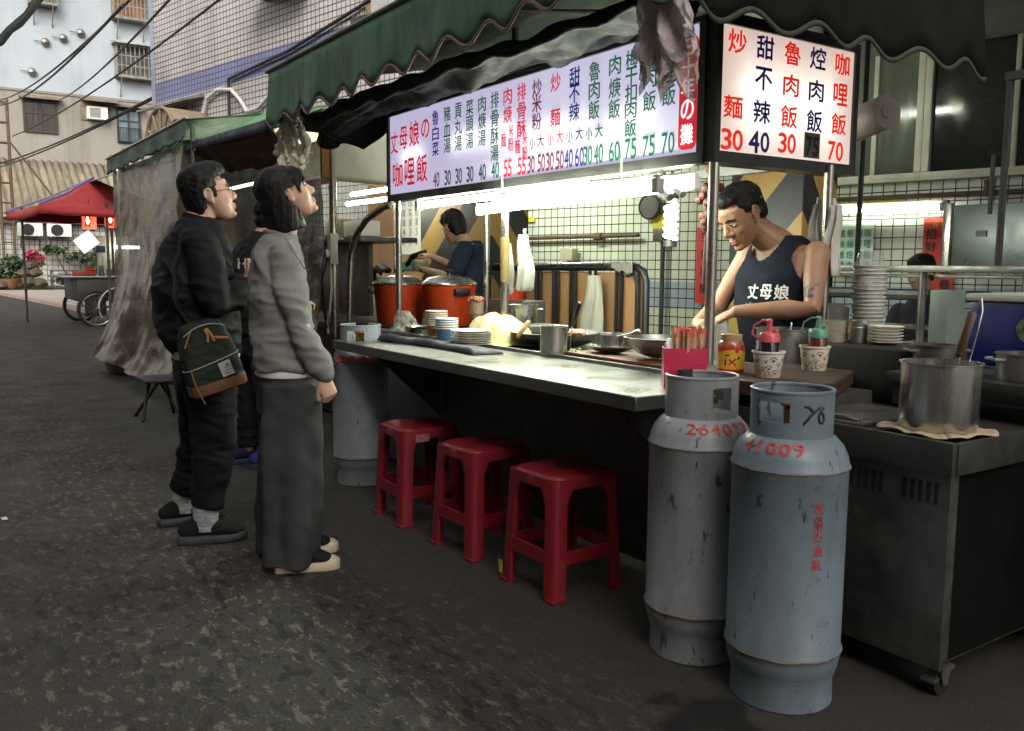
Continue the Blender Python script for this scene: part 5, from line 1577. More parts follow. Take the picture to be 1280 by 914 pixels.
q = MB(); q.span((-6.05, 2.66, .74), (-5.31, 3.25, ZW - .002), .006); q.span((-5.95, 2.72, 0), (-5.9, 2.77, .74)); q.span((-5.95, 3.15, 0), (-5.9, 3.2, .74)); q.span((-5.36, 3.15, 0), (-5.31, 3.2, .74)); q.span((-5.36, 2.72, 0), (-5.32, 2.77, .74))
q.span((-5.258, 3.06, .74), (-4.4, 3.3, .80), .006); q.span((-4.5, 3.25, 0), (-4.45, 3.3, .74))
mk("side_table", q, M['steel_dark'], None, label="dark side table carrying the orange rice cookers", cat="table")
# tall chopstick cup and red lid behind it
bam = mat("bamboo", (.50, .34, .16, 1), .6, 0, .2, 14)
t = thing("chopstick_cup", "clear cup of bamboo sticks with red tips hanging near the middle pole", "cup", (-4.42, 2.72, .80))
q = MB(); q.lathe([(.04, 0), (.047, .12), (.044, .12), (.038, .006), (0, .006)], (-4.42, 2.72, .915), 20); mk("cup", q, glassy("clear tumbler", (.6, .5, .4, 1), .35, .1), t)
q = MB(); q.lathe([(.03, 0), (.03, .11), (.038, .115)], (-4.42, 2.72, .80), 14); mk("foot", q, M['steel_worn'], t)
q = MB(); random.seed(3)
for k in range(26):
    a, r_ = random.uniform(0, 6.28), .034 * sqrt(random.random())
    q.box((-4.42 + r_ * cos(a), 2.72 + r_ * sin(a), .975 + random.uniform(0, .008)), (.007, .007, .115), rz=a)
mk("sticks", q, bam, t)
q = MB(); q.tube([V((-4.42 + .0475 * cos(a), 2.72 + .0475 * sin(a), 1.015 + .006 * sin(5 * a))) for a in [2 * pi * k / 40 for k in range(40)]], .005, 6, closed=True); q.tube([V((-4.42 + .042 * cos(a), 2.72 + .042 * sin(a), .935 + .004 * sin(7 * a))) for a in [2 * pi * k / 40 for k in range(40)]], .003, 6, closed=True); mk("red_band", q, M['red_ink'], t)
lathe_thing("red_basin", [(.07, 0), (.078, .06), (.086, .068), (.08, .07), (.07, .01), (0, .01)], (-4.72, 3.18, ZW + .2), mat("red plastic bowl", (.42, .03, .015, 1), .4, 0, .1, 4), "red plastic bowl beside the right rice cooker", "bowl")
q = MB(); q.span((-4.9, 3.1, ZW), (-4.5, 3.28, ZW + .198), .006); mk("steel_box", q, M['steel_dark'], None, label="dark steel box under the red plastic bowl", cat="box")

# stacks of paper bowls
def bowl_mat(name, a, b_, sc):
    m, t, b = newmat(name)
    co = objco(t)
    v = node(t, "ShaderNodeTexVoronoi", Scale=sc); t.links.new(co, v.inputs['Vector'])
    f = ramp(t, v.outputs['Distance'], [(.25, (1, 1, 1)), (.36, (0, 0, 0))])
    o1 = ramp(t, v.outputs['Color'], [(.3, a), (.6, b_)])
    t.links.new(mixc(t, f, a, o1), b.inputs['Base Color']); setp(b, Roughness=.5)
    return m
orange_print = bowl_mat("orange and green print", (.40, .13, .045), (.05, .10, .03), 26)
blue_print = bowl_mat("blue flecked print", (.08, .16, .32), (.35, .42, .5), 60)
pw = mat("white paper rim", (.72, .68, .60, 1), .55, 0, .05, 9)
def bowl_stack(x, y, n, pm, labf, grp):
    for k in range(n):
        z = ZC + k * .0125
        t = thing("paper_bowl", labf(k, n), "paper bowl", (x, y, z), group=grp)
        q = MB(); q.lathe([(.042, 0), (.060, .071), (.057, .071), (.040, .005), (0, .005)], (x, y, z), 24); mk("wall", q, pm, t)
        q = MB(); q.lathe([(.0595, .070), (.064, .0715), (.064, .0765), (.058, .0765)], (x, y, z), 24); mk("rim", q, pw, t)
bowl_stack(-4.40, 2.44, 7, orange_print, lambda k, n: ("topmost orange printed paper bowl of the stack behind the plates" if k == n - 1 else "bottom orange printed paper bowl of its stack, its pattern showing" if k == 0 else "orange printed paper bowl, number %d up in its stack" % (k + 1)), "stacked orange paper bowls")
bowl_stack(-4.12, 2.345, 5, blue_print, lambda k, n: ("topmost blue flecked paper bowl of the stack" if k == n - 1 else "bottom blue flecked paper bowl of its stack, pattern showing" if k == 0 else "blue flecked paper bowl, number %d up in its stack" % (k + 1)), "stacked blue paper bowls")
# stack of plates
chn = mat("white melamine", (.68, .65, .58, 1), .3, 0, .06, 9)
for k in range(7):
    q = MB(); z = ZC + .004 + k * .0112
    q.lathe([(.06, 0), (.105, .008), (.108, .0095), (.104, .0105), (.06, .004), (0, .004)], (-3.845 + .002 * sin(k * 3), 2.335 + .002 * cos(k * 5), z), 32)
    mk("plate", q, chn, None, label=("topmost white plate of the counter stack" if k == 6 else "bottom white plate of the counter stack, on the dark cloth" if k == 0 else "white plate number %d up in the counter stack" % (k + 1)), cat="plate", group="white plates stacked on the counter")
# pale yellow cloth over a basket
ycl = mat("pale yellow cloth", (.56, .49, .25, 1), .8, 0, .08, 5, .3, 16, .008)
def fy(u, v):
    x = (u - .5) * .46; y = (v - .5) * .32
    r_ = sqrt((x / .23) ** 2 + (y / .16) ** 2)
    z = .145 * max(0, 1 - r_ ** 2.4) ** .6 if r_ < 1 else 0
    z += .022 * fbm((x * 9, y * 9, 1), 1.0) * (1 if r_ < 1 else .3) + .010 * abs(sin(x * 25 + y * 18))
    return (-3.93 + x, 2.56 + y, ZW + .004 + max(0, z))
q = MB(); q.grid(50, 36, fy)
o = mk("food_cloth", q, ycl, None, label="rumpled pale yellow cloth heaped beside the stacked plates", cat="cloth", fixn=False, ang=None); mods(o, solid=.004)
# dark folded cloth along the counter
dkc = mat("dark grey cloth", (.055, .055, .058, 1), .85, 0, .3, 7, .3, 90, .003)
def fdc(u, v):
    x = -4.34 + .93 * u; y = 2.04 + .06 * sin(u * 2.5) + .23 * v * (1 - .25 * u)
    z = .012 + .026 * (1 - v) ** 2 * (1 - .4 * u) * (1 + .35 * sin(u * 17)) + .010 * fbm((u * 9, v * 5, 2), 1.0) * (1 - v)
    return (x, y, ZC + max(.003, z * (1 if 0.02 < v < .98 and .01 < u < .99 else .1)))
q = MB(); q.grid(70, 16, fdc)
o = mk("counter_cloth", q, dkc, None, label="dark grey cloth folded along the counter under the plates", cat="cloth", fixn=False, ang=None); mods(o, solid=.003)
# steel tray and clear bag at the left end
lathe_thing("steel_bowl", [(.055, 0), (.085, .05), (.092, .052), (.084, .05), (.05, .006), (0, .006)], (-4.62, 2.44, ZW + .004), M['steel'], "small steel bowl beside the left pole's foot", "bowl")
def fb(u, v):
    a = 2 * pi * u
    r_ = (.085 - .05 * v) * (1 + .3 * fbm((cos(a) * 2, sin(a) * 2, v * 3), 1.2))
    return (-4.80 + r_ * cos(a) * 1.3 - .05 * v, 2.46 + r_ * sin(a), ZW + .006 + .13 * v + .02 * fbm((u * 8, v * 4, 0), 1))
q = MB(); q.grid(36, 14, fb)
mk("clear_bag", q, glassy("clear crumpled bag", (.5, .5, .48, 1), .45, .15, .6, 30), None, label="crumpled clear plastic bag beside the small steel bowl", cat="plastic bag", fixn=False, ang=None)
q = MB(); q.tube([V((-4.9, 2.52, ZW + .02)), V((-4.45, 2.40, ZW + .062)), V((-4.2, 2.42, ZW + .04))], .010, 8); mk("ladle", q, M['steel_dark'], None, label="dark ladle lying across the small steel bowl", cat="ladle")
# pots, pans and the wok line
def pot(c, r_, h, lab, cat="pot", m=None, lid=False, handles=True, name="steel_pot", group=None):
    t = thing(name, lab, cat, c, group=group)
    q = MB(); q.lathe([(r_ * .96, 0), (r_, .012), (r_, h - .004), (r_ + .006, h - .002), (r_ + .006, h + .002), (r_ - .004, h), (r_ - .005, .012), (0, .010)], c, 40); mk("body", q, m or M['steel'], t)
    if handles:
        for s in (-1, 1):
            q = MB(); q.tube([V((c[0] + s * r_ * .99 * .56 - .03 * .83 * k_, c[1] + s * r_ * .99 * .83 + .03 * .56 * k_, c[2] + h * .8)) + V((s * .56, s * .83, 0)) * o_ for k_, o_ in ((-1, 0), (-1, .03), (1, .03), (1, 0))], .005, 6); mk("handle", q, m or M['steel'], t)
    if lid:
        q = MB(); q.lathe([(r_ + .008, h + .003), (r_ * .8, h + .016), (.02, h + .026), (.012, h + .04), (.02, h + .05), (0, h + .052)], c, 32); mk("lid", q, m or M['steel'], t)
    return t
pot((-4.21, 2.9, ZW + .075), .088, .115, "small lidless steel pot on the black burner behind the yellow cloth", handles=True, m=M['steel'])
q = MB(); q.span((-4.32, 2.62, ZW), (-3.74, 3.0, ZW + .06), .006); q.span((-4.0, 2.66, ZW + .062), (-3.76, 2.9, ZW + .10), .004); mk("gas_burner", q, M['dark_panel'], None, label="black burner box under the small steel pot behind the counter", cat="burner")
pot((-3.24, 2.41, ZC + .002), .062, .132, "plain tall steel beaker standing on the counter's middle", "beaker", handles=False, name="steel_beaker")
q = MB(); q.tube([V((-3.30, 2.55, .84)), V((-3.24, 2.52, .955))], [(.012, .002), (.014, .002)], 6); k1 = mk("spatula", q, M['steel_worn'], None, label="spatula with a black handle leaning behind the steel beaker", cat="spatula")
q = MB(); q.tube([V((-3.245, 2.522, .945)), V((-3.165, 2.50, 1.05))], [(.011, .008), (.013, .009)], 8, rounded=True)
o = mk("handle", q, M['black_gloss'], None); o.parent = k1; o.matrix_parent_inverse = Matrix.Translation(-k1.location)
q = MB(); q.tube([V((-3.62, 2.47, .865)), V((-3.60, 2.52, .94))], .012, 8, rounded=True); mk("rolling_pin", q, mat("pale turned wood", (.42, .24, .10, 1), .5), None, label="short pale wooden stick standing beside the yellow cloth", cat="stick")
def wok(c, r_, d, m, lab, n="wok"):
    q = MB()
    k_ = 10
    out = [(r_ * sin(radians(80) * i / k_) / sin(radians(80)), d * (1 - cos(radians(80) * i / k_)) / (1 - cos(radians(80)))) for i in range(k_ + 1)]
    inn = [(max(0, a - .004), b_ + .004) for a, b_ in out[::-1]]
    q.lathe([(0, 0)] + out[1:] + [(r_ + .006, d + .003)] + inn[:-1] + [(0, .005)], c, 44)
    return mk(n, q, m, None, label=lab, cat="wok", ang=60)
wok((-3.62, 2.72, ZW + .002), .24, .075, M['steel_dark'], "wide dark wok sunk behind the steel beaker")
q = MB(); q.ell((-3.38, 2.66, ZW + .09), (.05, .035, .02)); q.v = [p + V((0, 0, .012 * noise.noise(p * 60))) for p in q.v]; mk("cooked_meat", q, mat("cooked meat", (.42, .20, .13, 1), .6, 0, .4, 50, .4, 60), None, label="pinkish cooked meat on the rim of the dark wok", cat="food")
q = MB()
for k in range(26):
    a = random.uniform(0, 6.28); r_ = .07 * random.random()
    q.tube([V((-3.12 + r_ * cos(a), 2.46 + r_ * sin(a) * .6, ZC + .006 + random.uniform(0, .03))), V((-3.12 + r_ * cos(a + 1) * 1.1, 2.46 + r_ * sin(a + 1) * .6, ZC + .012 + random.uniform(0, .03)))], .004, 5)
mk("greens", q, mat("wilted greens", (.38, .42, .20, 1), .6, 0, .4, 60), None, label="little heap of pale greens left of the stacked pans", cat="food")
wok((-2.99, 2.55, ZC + .026), .105, .03, M['steel_worn'], "shallow steel dish under the small steel pan on the board", "steel_dish")
t = pot((-2.99, 2.55, ZC + .05), .088, .058, "small steel pan with a ladle in it, stacked on a shallow dish", "pan", handles=False, name="steel_pan")
q = MB(); q.tube([V((-3.0, 2.56, .89)), V((-2.93, 2.55, .915)), V((-2.85, 2.56, .935))], [(.02, .004), (.006, .004), (.006, .005)], 8); q.tube([V((-2.86, 2.56, .932)), V((-2.83, 2.562, .942))], .012, 8, rounded=True); mk("ladle", q, M['steel'], None, label="ladle lying in the small steel pan with its black tip out", cat="ladle")
q = MB(); q.box((-2.82, 2.48, ZC + .014), (.66, .17, .026), bev=.006, rz=radians(-2)); mk("chopping_board", q, mat("reddish chopping board", (.15, .055, .028, 1), .5, 0, .35, 8, .15, 40, .002, (1, 5, 5)), None, label="long reddish brown chopping board on the counter under pan and wok", cat="board")
wok((-2.68, 2.55, ZC + .03), .15, .085, M['steel_worn'], "round steel wok steaming at the right end of the board")
# pink chopstick holder
pink = mat("deep pink plastic", (.52, .028, .085, 1), .38, 0, .08, 6)
t = thing("chopstick_holder", "deep pink plastic box full of wrapped chopsticks at the counter's right end", "chopstick holder", (-2.155, 2.16, ZC))
T = Matrix.Translation((-2.155, 2.16, ZC)) @ Matrix.Rotation(radians(52), 4, 'Z')
q = MB()
for a, b_ in (((-.072, -.042, 0), (.072, -.039, .135)), ((-.072, .039, 0), (.072, .042, .135)), ((-.072, -.0388, 0), (-.069, .0388, .135)), ((.069, -.0388, 0), (.072, .0388, .135)), ((-.0688, -.0388, 0.001), (.0688, .0388, .004))):
    q.span(a, b_, M=T)
for i in range(7):
    for j in range(4):
        q.box((.020 + i * .006, -.0425, .045 + j * .012), (.0025, .002, .006), T)
mk("box", q, pink, t)
q = MB(); random.seed(5)
for k in range(42):
    x, y = random.uniform(-.03, .064), random.uniform(-.034, .034)
    q.box((x, y, .10 + random.uniform(-.01, .012)), (.0085, .0045, .185), T @ Matrix.Rotation(random.gauss(0, .05), 4, 'X') @ Matrix.Rotation(random.gauss(0, .04), 4, 'Y'), rz=random.uniform(-.5, .5))
mk("chopsticks", q, mat("paper wrapped bamboo", (.50, .28, .17, 1), .6, 0, .3, 40), t)
q = MB(); random.seed(5)
for k in range(42):
    x, y = random.uniform(-.03, .064), random.uniform(-.034, .034); z = random.uniform(-.01, .012)
    q.box((x, y, .10 + z + .09), (.0105, .0065, .018), T @ Matrix.Rotation(random.gauss(0, .05), 4, 'X') @ Matrix.Rotation(random.gauss(0, .04), 4, 'Y'), rz=random.uniform(-.5, .5))
mk("printed_tips", q, mat("red printed paper tips", (.58, .13, .08, 1), .6, 0, .5, 90), t)
q = MB()
for k in range(6):
    q.tube([T @ V((-.06 + .004 * k, -.03 + .011 * k, .06)), T @ V((-.062 + .005 * k, -.032 + .012 * k, .15 + .006 * (k % 3)))], .008, 8, rounded=True)
mk("soup_spoons", q, M['white_plastic'], t)
lathe_thing("dark_cup", [(.026, 0), (.031, .07), (.028, .07), (.024, .005), (0, .005)], (-2.082, 2.10, ZC), mat("dark translucent cup", (.05, .055, .06, 1), .25), "small dark cup in front of the pink chopstick holder", "cup")

# ------------------------------------------------------------------ condiment board
ZB_ = .8425
t = thing("chilli_jar", "chilli jar with yellow and red label on the condiment board", "jar", (-2.19, 2.43, ZB_))
c = (-2.19, 2.43, ZB_)
q = MB(); q.lathe([(.044, 0), (.047, .006), (.047, .095), (.044, .108), (.036, .116), (.036, .122), (0, .122)], c, 30); mk("glass", q, mat("jar of red chillies", (.32, .10, .045, 1), .15, 0, .8, 45, Specular_IOR_Level=.7), t)
q = MB(); q.lathe([(.0375, .115), (.0385, .135), (.036, .138), (0, .138)], c, 26); mk("lid", q, mat("clear greasy lid", (.35, .26, .14, 1), .25), t)
q = MB(); q.lathe([(.0476, .012), (.0476, .09)], c, 40); q.f = [f for f in q.f if len(f) == 4]; q.mi = [0] * len(q.f); lb = mk("label", q, mat("yellow label", (.60, .40, .03, 1), .4, 0, .08, 9), t, fixn=False)
q = MB(); q.lathe([(.0479, .006), (.0479, .014)], c, 40); q.f = [f for f in q.f if len(f) == 4]
def arcband(u, v):
    a = 2 * pi * u; zt = .092; zb = .068 + .016 * cos(a + .62)
    return (c[0] + .048 * cos(a), c[1] + .048 * sin(a), c[2] + zb + (zt - zb) * v)
q.grid(40, 2, arcband); q.mi = [0] * len(q.f); mk("red_band", q, M['red_ink'], lb, fixn=False)
q = MB()
def cyp(c, r_, a, z): return V((c[0] + r_ * cos(a), c[1] + r_ * sin(a), c[2] + z))
A = radians(-48)
q.tube([cyp(c, .0482, A - .1, .03), cyp(c, .0482, A + .35, .052)], [(.004, .001)] * 2, 6); q.tube([cyp(c, .0482, A + .35, .028), cyp(c, .0482, A - .12, .05)], [(.004, .001)] * 2, 6)
q.add([cyp(c, .0483, A + .45 + .16 * cos(k * .63), .078 + .0075 * sin(k * .63)) for k in range(10)], [list(range(10))])
mk("red_mark", q, M['red_ink'], lb, fixn=False)
q = MB(); q.tube([cyp(c, .0482, A - .42, .028), cyp(c, .0482, A - .40, .05)], [(.004, .001)] * 2, 6); q.tube([cyp(c, .0482, A - .45, .064), cyp(c, .0482, A - .1, .064)], [(.003, .001)] * 2, 6); q.tube([cyp(c, .0482, A + .5, .05), cyp(c, .0482, A + .68, .058)], [(.004, .001)] * 2, 6); mk("green_mark", q, mat("dark green ink", (.01, .05, .02, 1), .6), lb, fixn=False)
# paper cups with paw prints, sauce bottles standing in them
cupw = mat("warm white paper cup", (.66, .58, .49, 1), .5, 0, .06, 9)
pawm = mat("dark print", (.05, .035, .03, 1), .6, 0, .2, 30)
def paper_cup(c, lab, seed):
    t = thing("paper_cup", lab, "paper cup", c, group="printed paper cups on the condiment board")
    q = MB(); q.lathe([(.041, 0), (.0425, .002), (.053, .083), (.057, .085), (.057, .091), (.051, .091), (.040, .006), (0, .006)], c, 36); mk("cup", q, cupw, t)
    q = MB(); random.seed(seed)
    def blob(a, z, r_, sx=1.0):
        rr_ = .0415 + .0115 * z / .083 + .0006
        q.add([cyp(c, rr_, a + r_ * sx * cos(k * pi / 5) / rr_, z + r_ * sin(k * pi / 5)) for k in range(10)], [list(range(10))])
    A = radians(-50)
    for (da, z, s) in ((-.85, .056, 1), (-.35, .03, .7), (-.15, .055, .6), (.05, .033, .9), (.35, .06, 1), (.75, .045, .8), (-.6, .02, .8), (.6, .018, .9), (-1.2, .035, .8), (1.15, .06, .7), (1.2, .02, .8)):
        z0 = z; sz = .0055 * s
        blob(A + da, z0, sz)
        for k in range(4):
            an = radians(30 + 40 * k)
            blob(A + da + sz * 2.0 * cos(an) / .046, z0 + sz * 2.0 * sin(an), sz * .5)
    # a small stick-like outline of two pads near the foot
    for da in (-.1, .25):
        q.tube([cyp(c, .0455, A + da + .16 * cos(k * .63), .017 + .008 * sin(k * .63)) for k in range(10)], [(.0012, .0006)] * 10, 5, closed=True)
    mk("paw_prints", q, pawm, t, fixn=False, ang=None)
def sauce_bottle(c, lab, cap, liquid, tall):
    t = thing("sauce_bottle", lab, "sauce bottle", c, group="sauce bottles in the paper cups")
    q = MB(); q.lathe([(.03, 0), (.034, .004), (.034, .085), (.030, .09), (0, .09)], c, 26); mk("bottle", q, liquid, t)
    q = MB(); q.lathe([(.036, .085), (.036, .108), (.03, .116), (.012, .120), (.009, .150), (.011, .158), (.005, .165), (0, .165)], c, 22)
    q.lathe([(.01, .116), (.01, .126), (0, .127)], (c[0] + .019, c[1] + .012, c[2]), 10)
    q.tube([V((c[0] - .034, c[1] - .01, c[2] + .088)), V((c[0] - .05, c[1] - .03, c[2] + .11)), V((c[0] - .046, c[1] - .026, c[2] + .14)), V((c[0] - .022, c[1] - .012, c[2] + .158)), V((c[0], c[1], c[2] + .156))], .0035, 6)
    mk("nozzle_cap", q, cap, t)
c1, c2 = (-2.02, 2.43, ZB_), (-2.065, 2.74, ZB_)
paper_cup(c1, "nearer paper cup with dark paw prints, holding the pink capped bottle", 1)
paper_cup(c2, "further paper cup with dark paw prints, holding the green capped bottle", 2)
sauce_bottle((c1[0], c1[1], ZB_ + .037), "squeeze bottle of black sauce with a pink nozzle cap", mat("pink nozzle", (.55, .09, .11, 1), .35), mat("black soy sauce", (.010, .008, .007, 1), .15), 0)
sauce_bottle((c2[0] + .012, c2[1], ZB_ + .037), "squeeze bottle of reddish sauce with a dull green nozzle cap", mat("green nozzle", (.10, .25, .18, 1), .4), mat("red brown sauce", (.10, .022, .012, 1), .15), 0)
# big pot the cook works in, small things on the black crate
pot((-2.36, 2.93, ZW + .018), .11, .15, "large steel pot with a white spoon in front of the cook in the vest", handles=False, m=M['steel_worn'])
q = MB(); q.tube([V((-2.33, 2.92, .9)), V((-2.27, 2.86, 1.0))], [(.009, .003), (.008, .003)], 8); mk("white_spoon", q, M['white_plastic'], None, label="white spoon handle sticking out of the cook's large pot", cat="spoon")
q = MB(); q.span((-2.20, 2.87, .7365), (-1.80, 3.17, .93), .008); mk("black_crate", q, mat("black crate", (.008, .008, .008, 1), .6), None, label="black box carrying the steel cup and a stack of plates", cat="box")
ZK = .931
q = MB(); q.lathe([(.043, 0), (.046, .085), (.044, .085), (.041, .003), (0, .003)], (-2.155, 2.97, ZK), 24); t = mk("glass_jar", q, glassy("dim glass", (.4, .38, .33, 1), .35, .08), None, label="clear glass with orange sauce beside the green capped bottle", cat="glass")
q = MB(); q.lathe([(.04, .003), (.0415, .034), (0, .034)], (-2.155, 2.97, ZK), 22); o = mk("orange_sauce", q, mat("orange sauce", (.50, .20, .04, 1), .4), None); o.parent = t; o.matrix_parent_inverse = Matrix.Translation(-t.location)
q = MB(); q.lathe([(.036, 0), (.038, .004), (.038, .084), (.04, .088), (.036, .086), (.034, .006), (0, .006)], (-2.085, 3.02, ZK), 26); q.tube([V((-2.085 + .0385 * cos(a), 3.02 + .0385 * sin(a), ZK + .06)) for a in [2 * pi * k / 30 for k in range(30)]], .002, 5, closed=True); mk("steel_cup", q, M['steel'], None, label="shiny steel cup on the black box beside the plates", cat="cup")
for k in range(6):
    q = MB(); q.lathe([(.04, 0), (.062, .009), (.065, .0105), (.062, .0115), (.04, .004), (0, .004)], (-1.99 + .002 * sin(k * 4), 3.06, ZK + k * .0118), 28)
    mk("small_plate", q, chn, None, label=("topmost small plate of the stack on the black box" if k == 5 else "bottom small plate of the stack on the black box" if k == 0 else "small plate number %d up on the black box" % (k + 1)), cat="plate", group="small plates stacked on the black box")
# tall nested column of foam bowls and bags on the pole
foam = mat("foam white", (.50, .50, .46, 1), .5, 0, .06, 9)
for k in range(18):
    q = MB(); z = .90 + k * .0165
    q.lathe([(.045, 0), (.066, .045), (.071, .047), (.071, .051), (.062, .05), (.042, .006), (0, .006)], (-2.30 + .003 * sin(k * 1.7), 3.40 + .003 * cos(k * 2.3), z), 24)
    mk("foam_bowl", q, foam, None, label=("topmost white foam bowl of the tall column behind the pole" if k == 17 else "bottom white foam bowl of the tall column behind the pole" if k == 0 else "white foam bowl number %d up in the tall column" % (k + 1)), cat="foam bowl", group="tall column of white foam bowls")
q = MB(); q.span((-2.42, 3.22, .72), (-2.18, 3.55, .899), .008); q.span((-2.4, 3.3, 0), (-2.36, 3.34, .72)); q.span((-2.22, 3.5, 0), (-2.2, 3.54, .72)); mk("bowl_stand", q, M['dark_panel'], None, label="dark stand under the tall column of foam bowls", cat="stand")
def fcl(u, v):
    a = 2 * pi * u; z = 1.13 + .16 * v
    r_ = .075 - .03 * v + .012 * fbm((cos(a) * 3, sin(a) * 3, v * 3), 1)
    return (-2.30 + r_ * cos(a), 3.40 + r_ * sin(a), z)
q = MB(); q.grid(30, 10, fcl); mk("clear_sleeve", q, glassy("clear sleeve", (.5, .5, .46, 1), .3, .12, .5, 30), None, label="clear plastic sleeve bunched over the top of the foam bowls", cat="plastic bag", fixn=False, ang=None)
bagm = mat("white carrier bag film", (.46, .43, .39, 1), .5, 0, .1, 6, .4, 14, .01)
def hung_bag(x, y, zt, ln, wd, m, lab, seed, ry=0.8):
    q = MB()
    def f(u, v):
        a = 2 * pi * u
        w_ = wd * (.45 + .55 * min(1, v * 1.6)) * (1 + .14 * sin(a * 3 + seed)) * (1 if v < .97 else .75)
        return (x + w_ * .5 * cos(a) + .01 * sin(v * 6 + seed), y + w_ * .5 * ry * sin(a) + .012 * sin(a * 5 + v * 3), zt - ln * v)
    q.grid(40, 20, f)
    q.tube([V((x, y, zt + .03)), V((x, y, zt - .02))], .008, 6)
    return mk("plastic_bag", q, m, None, label=lab, cat="plastic bag", fixn=False, ang=None, group="carrier bags hung on the poles")
hung_bag(-2.40, 3.27, 1.485, .30, .075, bagm, "bundle of pale carrier bags hung on the near pole, on its right side", 1.0)
hung_bag(-2.52, 3.32, 1.50, .26, .07, bagm, "bundle of pale carrier bags hung on the near pole, on its left side", 2.5)
white_bag = mat("white bag film", (.32, .315, .29, 1), .5, 0, .06, 6, .4, 14, .01)
hung_bag(-3.90, 2.70, 1.385, .30, .11, white_bag, "bundle of white carrier bags hung on the middle pole, on its right side", 4.0, .6)
hung_bag(-4.06, 2.70, 1.34, .28, .07, white_bag, "bundle of white carrier bags hung on the middle pole, on its left side", 5.5, .6)

# ------------------------------------------------------------------ right side: stock pot, cool box, small pots
pc = (-1.425, 2.475, .752)
t = pot(pc, .108, .195, "big shiny stock pot standing on a folded cloth at the cart's corner", handles=False, m=M['steel'])
q = MB(); random.seed(9)
def fcloth(u, v):
    a = 2 * pi * u
    r_ = .04 + .105 * v * (1 + .16 * cos(4 * a + .5) + .05 * sin(7 * a))
    dx, dy = r_ * cos(a + radians(-50)), r_ * sin(a + radians(-50))
    x_, y_ = pc[0] + dx, pc[1] + dy
    over = max(0, (2.300 - y_) , 0)
    z = .7505 - over * 1.2
    if y_ < 2.296: y_ = 2.296 - (2.296 - y_) * .15
    return (x_, y_, z + .004 * v * sin(a * 9))
q.grid(72, 10, fcloth)
o = mk("pot_cloth", q, mat("beige rag", (.42, .33, .21, 1), .9, 0, .2, 12, .3, 60), None, label="beige rag under the big stock pot, its corner hanging over the cart", cat="cloth", fixn=False, ang=None); mods(o, solid=.004)
q = MB()
for s in (-1, 1):
    q.tube([V((-1.40 + s * .010, 2.50 + s * .004, .80)), V((-1.375 + s * .014, 2.53 + s * .006, 1.02)), V((-1.362 + s * .010, 2.545, 1.10)), V((-1.36, 2.55, 1.135))], .003, 6)
q.lathe([(0, 0), (.035, .01), (.045, .03)], (-1.40, 2.50, .77), 16)
t = mk("skimmer", q, M['steel'], None, label="wire skimmer with a long brown wooden grip standing in the stock pot", cat="skimmer")
q = MB(); q.tube([V((-1.394, 2.512, .97)), V((-1.376, 2.532, 1.09))], [(.014, .010), (.016, .011)], 10, rounded=True); o = mk("grip", q, mat("brown grip", (.08, .04, .025, 1), .5, 0, .3, 9), None); o.parent = t; o.matrix_parent_inverse = Matrix.Translation(-t.location)
pot((-1.70, 2.92, .867), .075, .09, "dim steel pot behind the big stock pot", m=M['steel_dark'])
pot((-1.40, 2.92, .867), .085, .085, "small steel pot with side handles in front of the blue cool box", m=M['steel_worn'])
t = thing("cool_box", "blue cool box with white lid and a round food picture on its side", "cool box", (-1.52, 3.45, .866))
nav = mat("deep blue plastic", (.006, .010, .115, 1), .4, 0, .1, 5)
q = MB(); q.box((-1.50, 3.46, .866 + .118), (.58, .38, .235), bev=.02); mk("body", q, nav, t)
q = MB(); q.box((-1.50, 3.46, 1.115), (.60, .40, .028), bev=.01); q.box((-1.42, 3.46, 1.145), (.30, .2, .03), bev=.008); mk("lid", q, mat("grubby white lid", (.38, .37, .33, 1), .5, 0, .1, 6), t)
LX = -1.47
def oval(cx, cz, rx_, rz_, y, n=30): return [V((cx + rx_ * cos(2 * pi * k / n), y, cz + rz_ * sin(2 * pi * k / n))) for k in range(n)]
def flat(name, ovs, m, par):
    q = MB()
    for o_ in ovs: q.add(o_, [list(range(len(o_)))])
    return mk(name, q, m, par, fixn=False, ang=None)
YL = 3.2685
lb = flat("picture", [oval(LX + .03, 1.0, .17, .073, YL)], mat("pale blue label", (.10, .30, .42, 1), .4, 0, .3, 9), t)
flat("picture_plate", [oval(LX + .035, 1.0, .11, .042, YL - .001)], mat("label grey", (.36, .38, .36, 1), .4, 0, .2, 14), lb)
flat("picture_food", [oval(LX - .10, 1.005, .04, .042, YL - .0015), oval(LX + .0, .995, .014, .012, YL - .002), oval(LX + .05, .995, .016, .014, YL - .002), oval(LX + .09, .993, .018, .012, YL - .002)], mat("label food", (.12, .14, .09, 1), .4, 0, .9, 40), lb)
flat("picture_rim", [oval(LX + .02, .94, .10, .008, YL - .001)], mat("label yellow", (.40, .38, .06, 1), .4), lb)
q = MB()
for i, ch in enumerate("Hard Boxes"):
    if ch != ' ': put(q, ch, (LX - .07 + i * .0165, YL - .003, 1.062), (1, 0, 0), (.2, 0, 1), .013 if ch not in 'HB' else .017, .02 if ch in 'HBd' else .014, .0)
mk("script_lettering", q, mat("label white script", (.5, .58, .6, 1), .5), lb, fixn=False, ang=None)

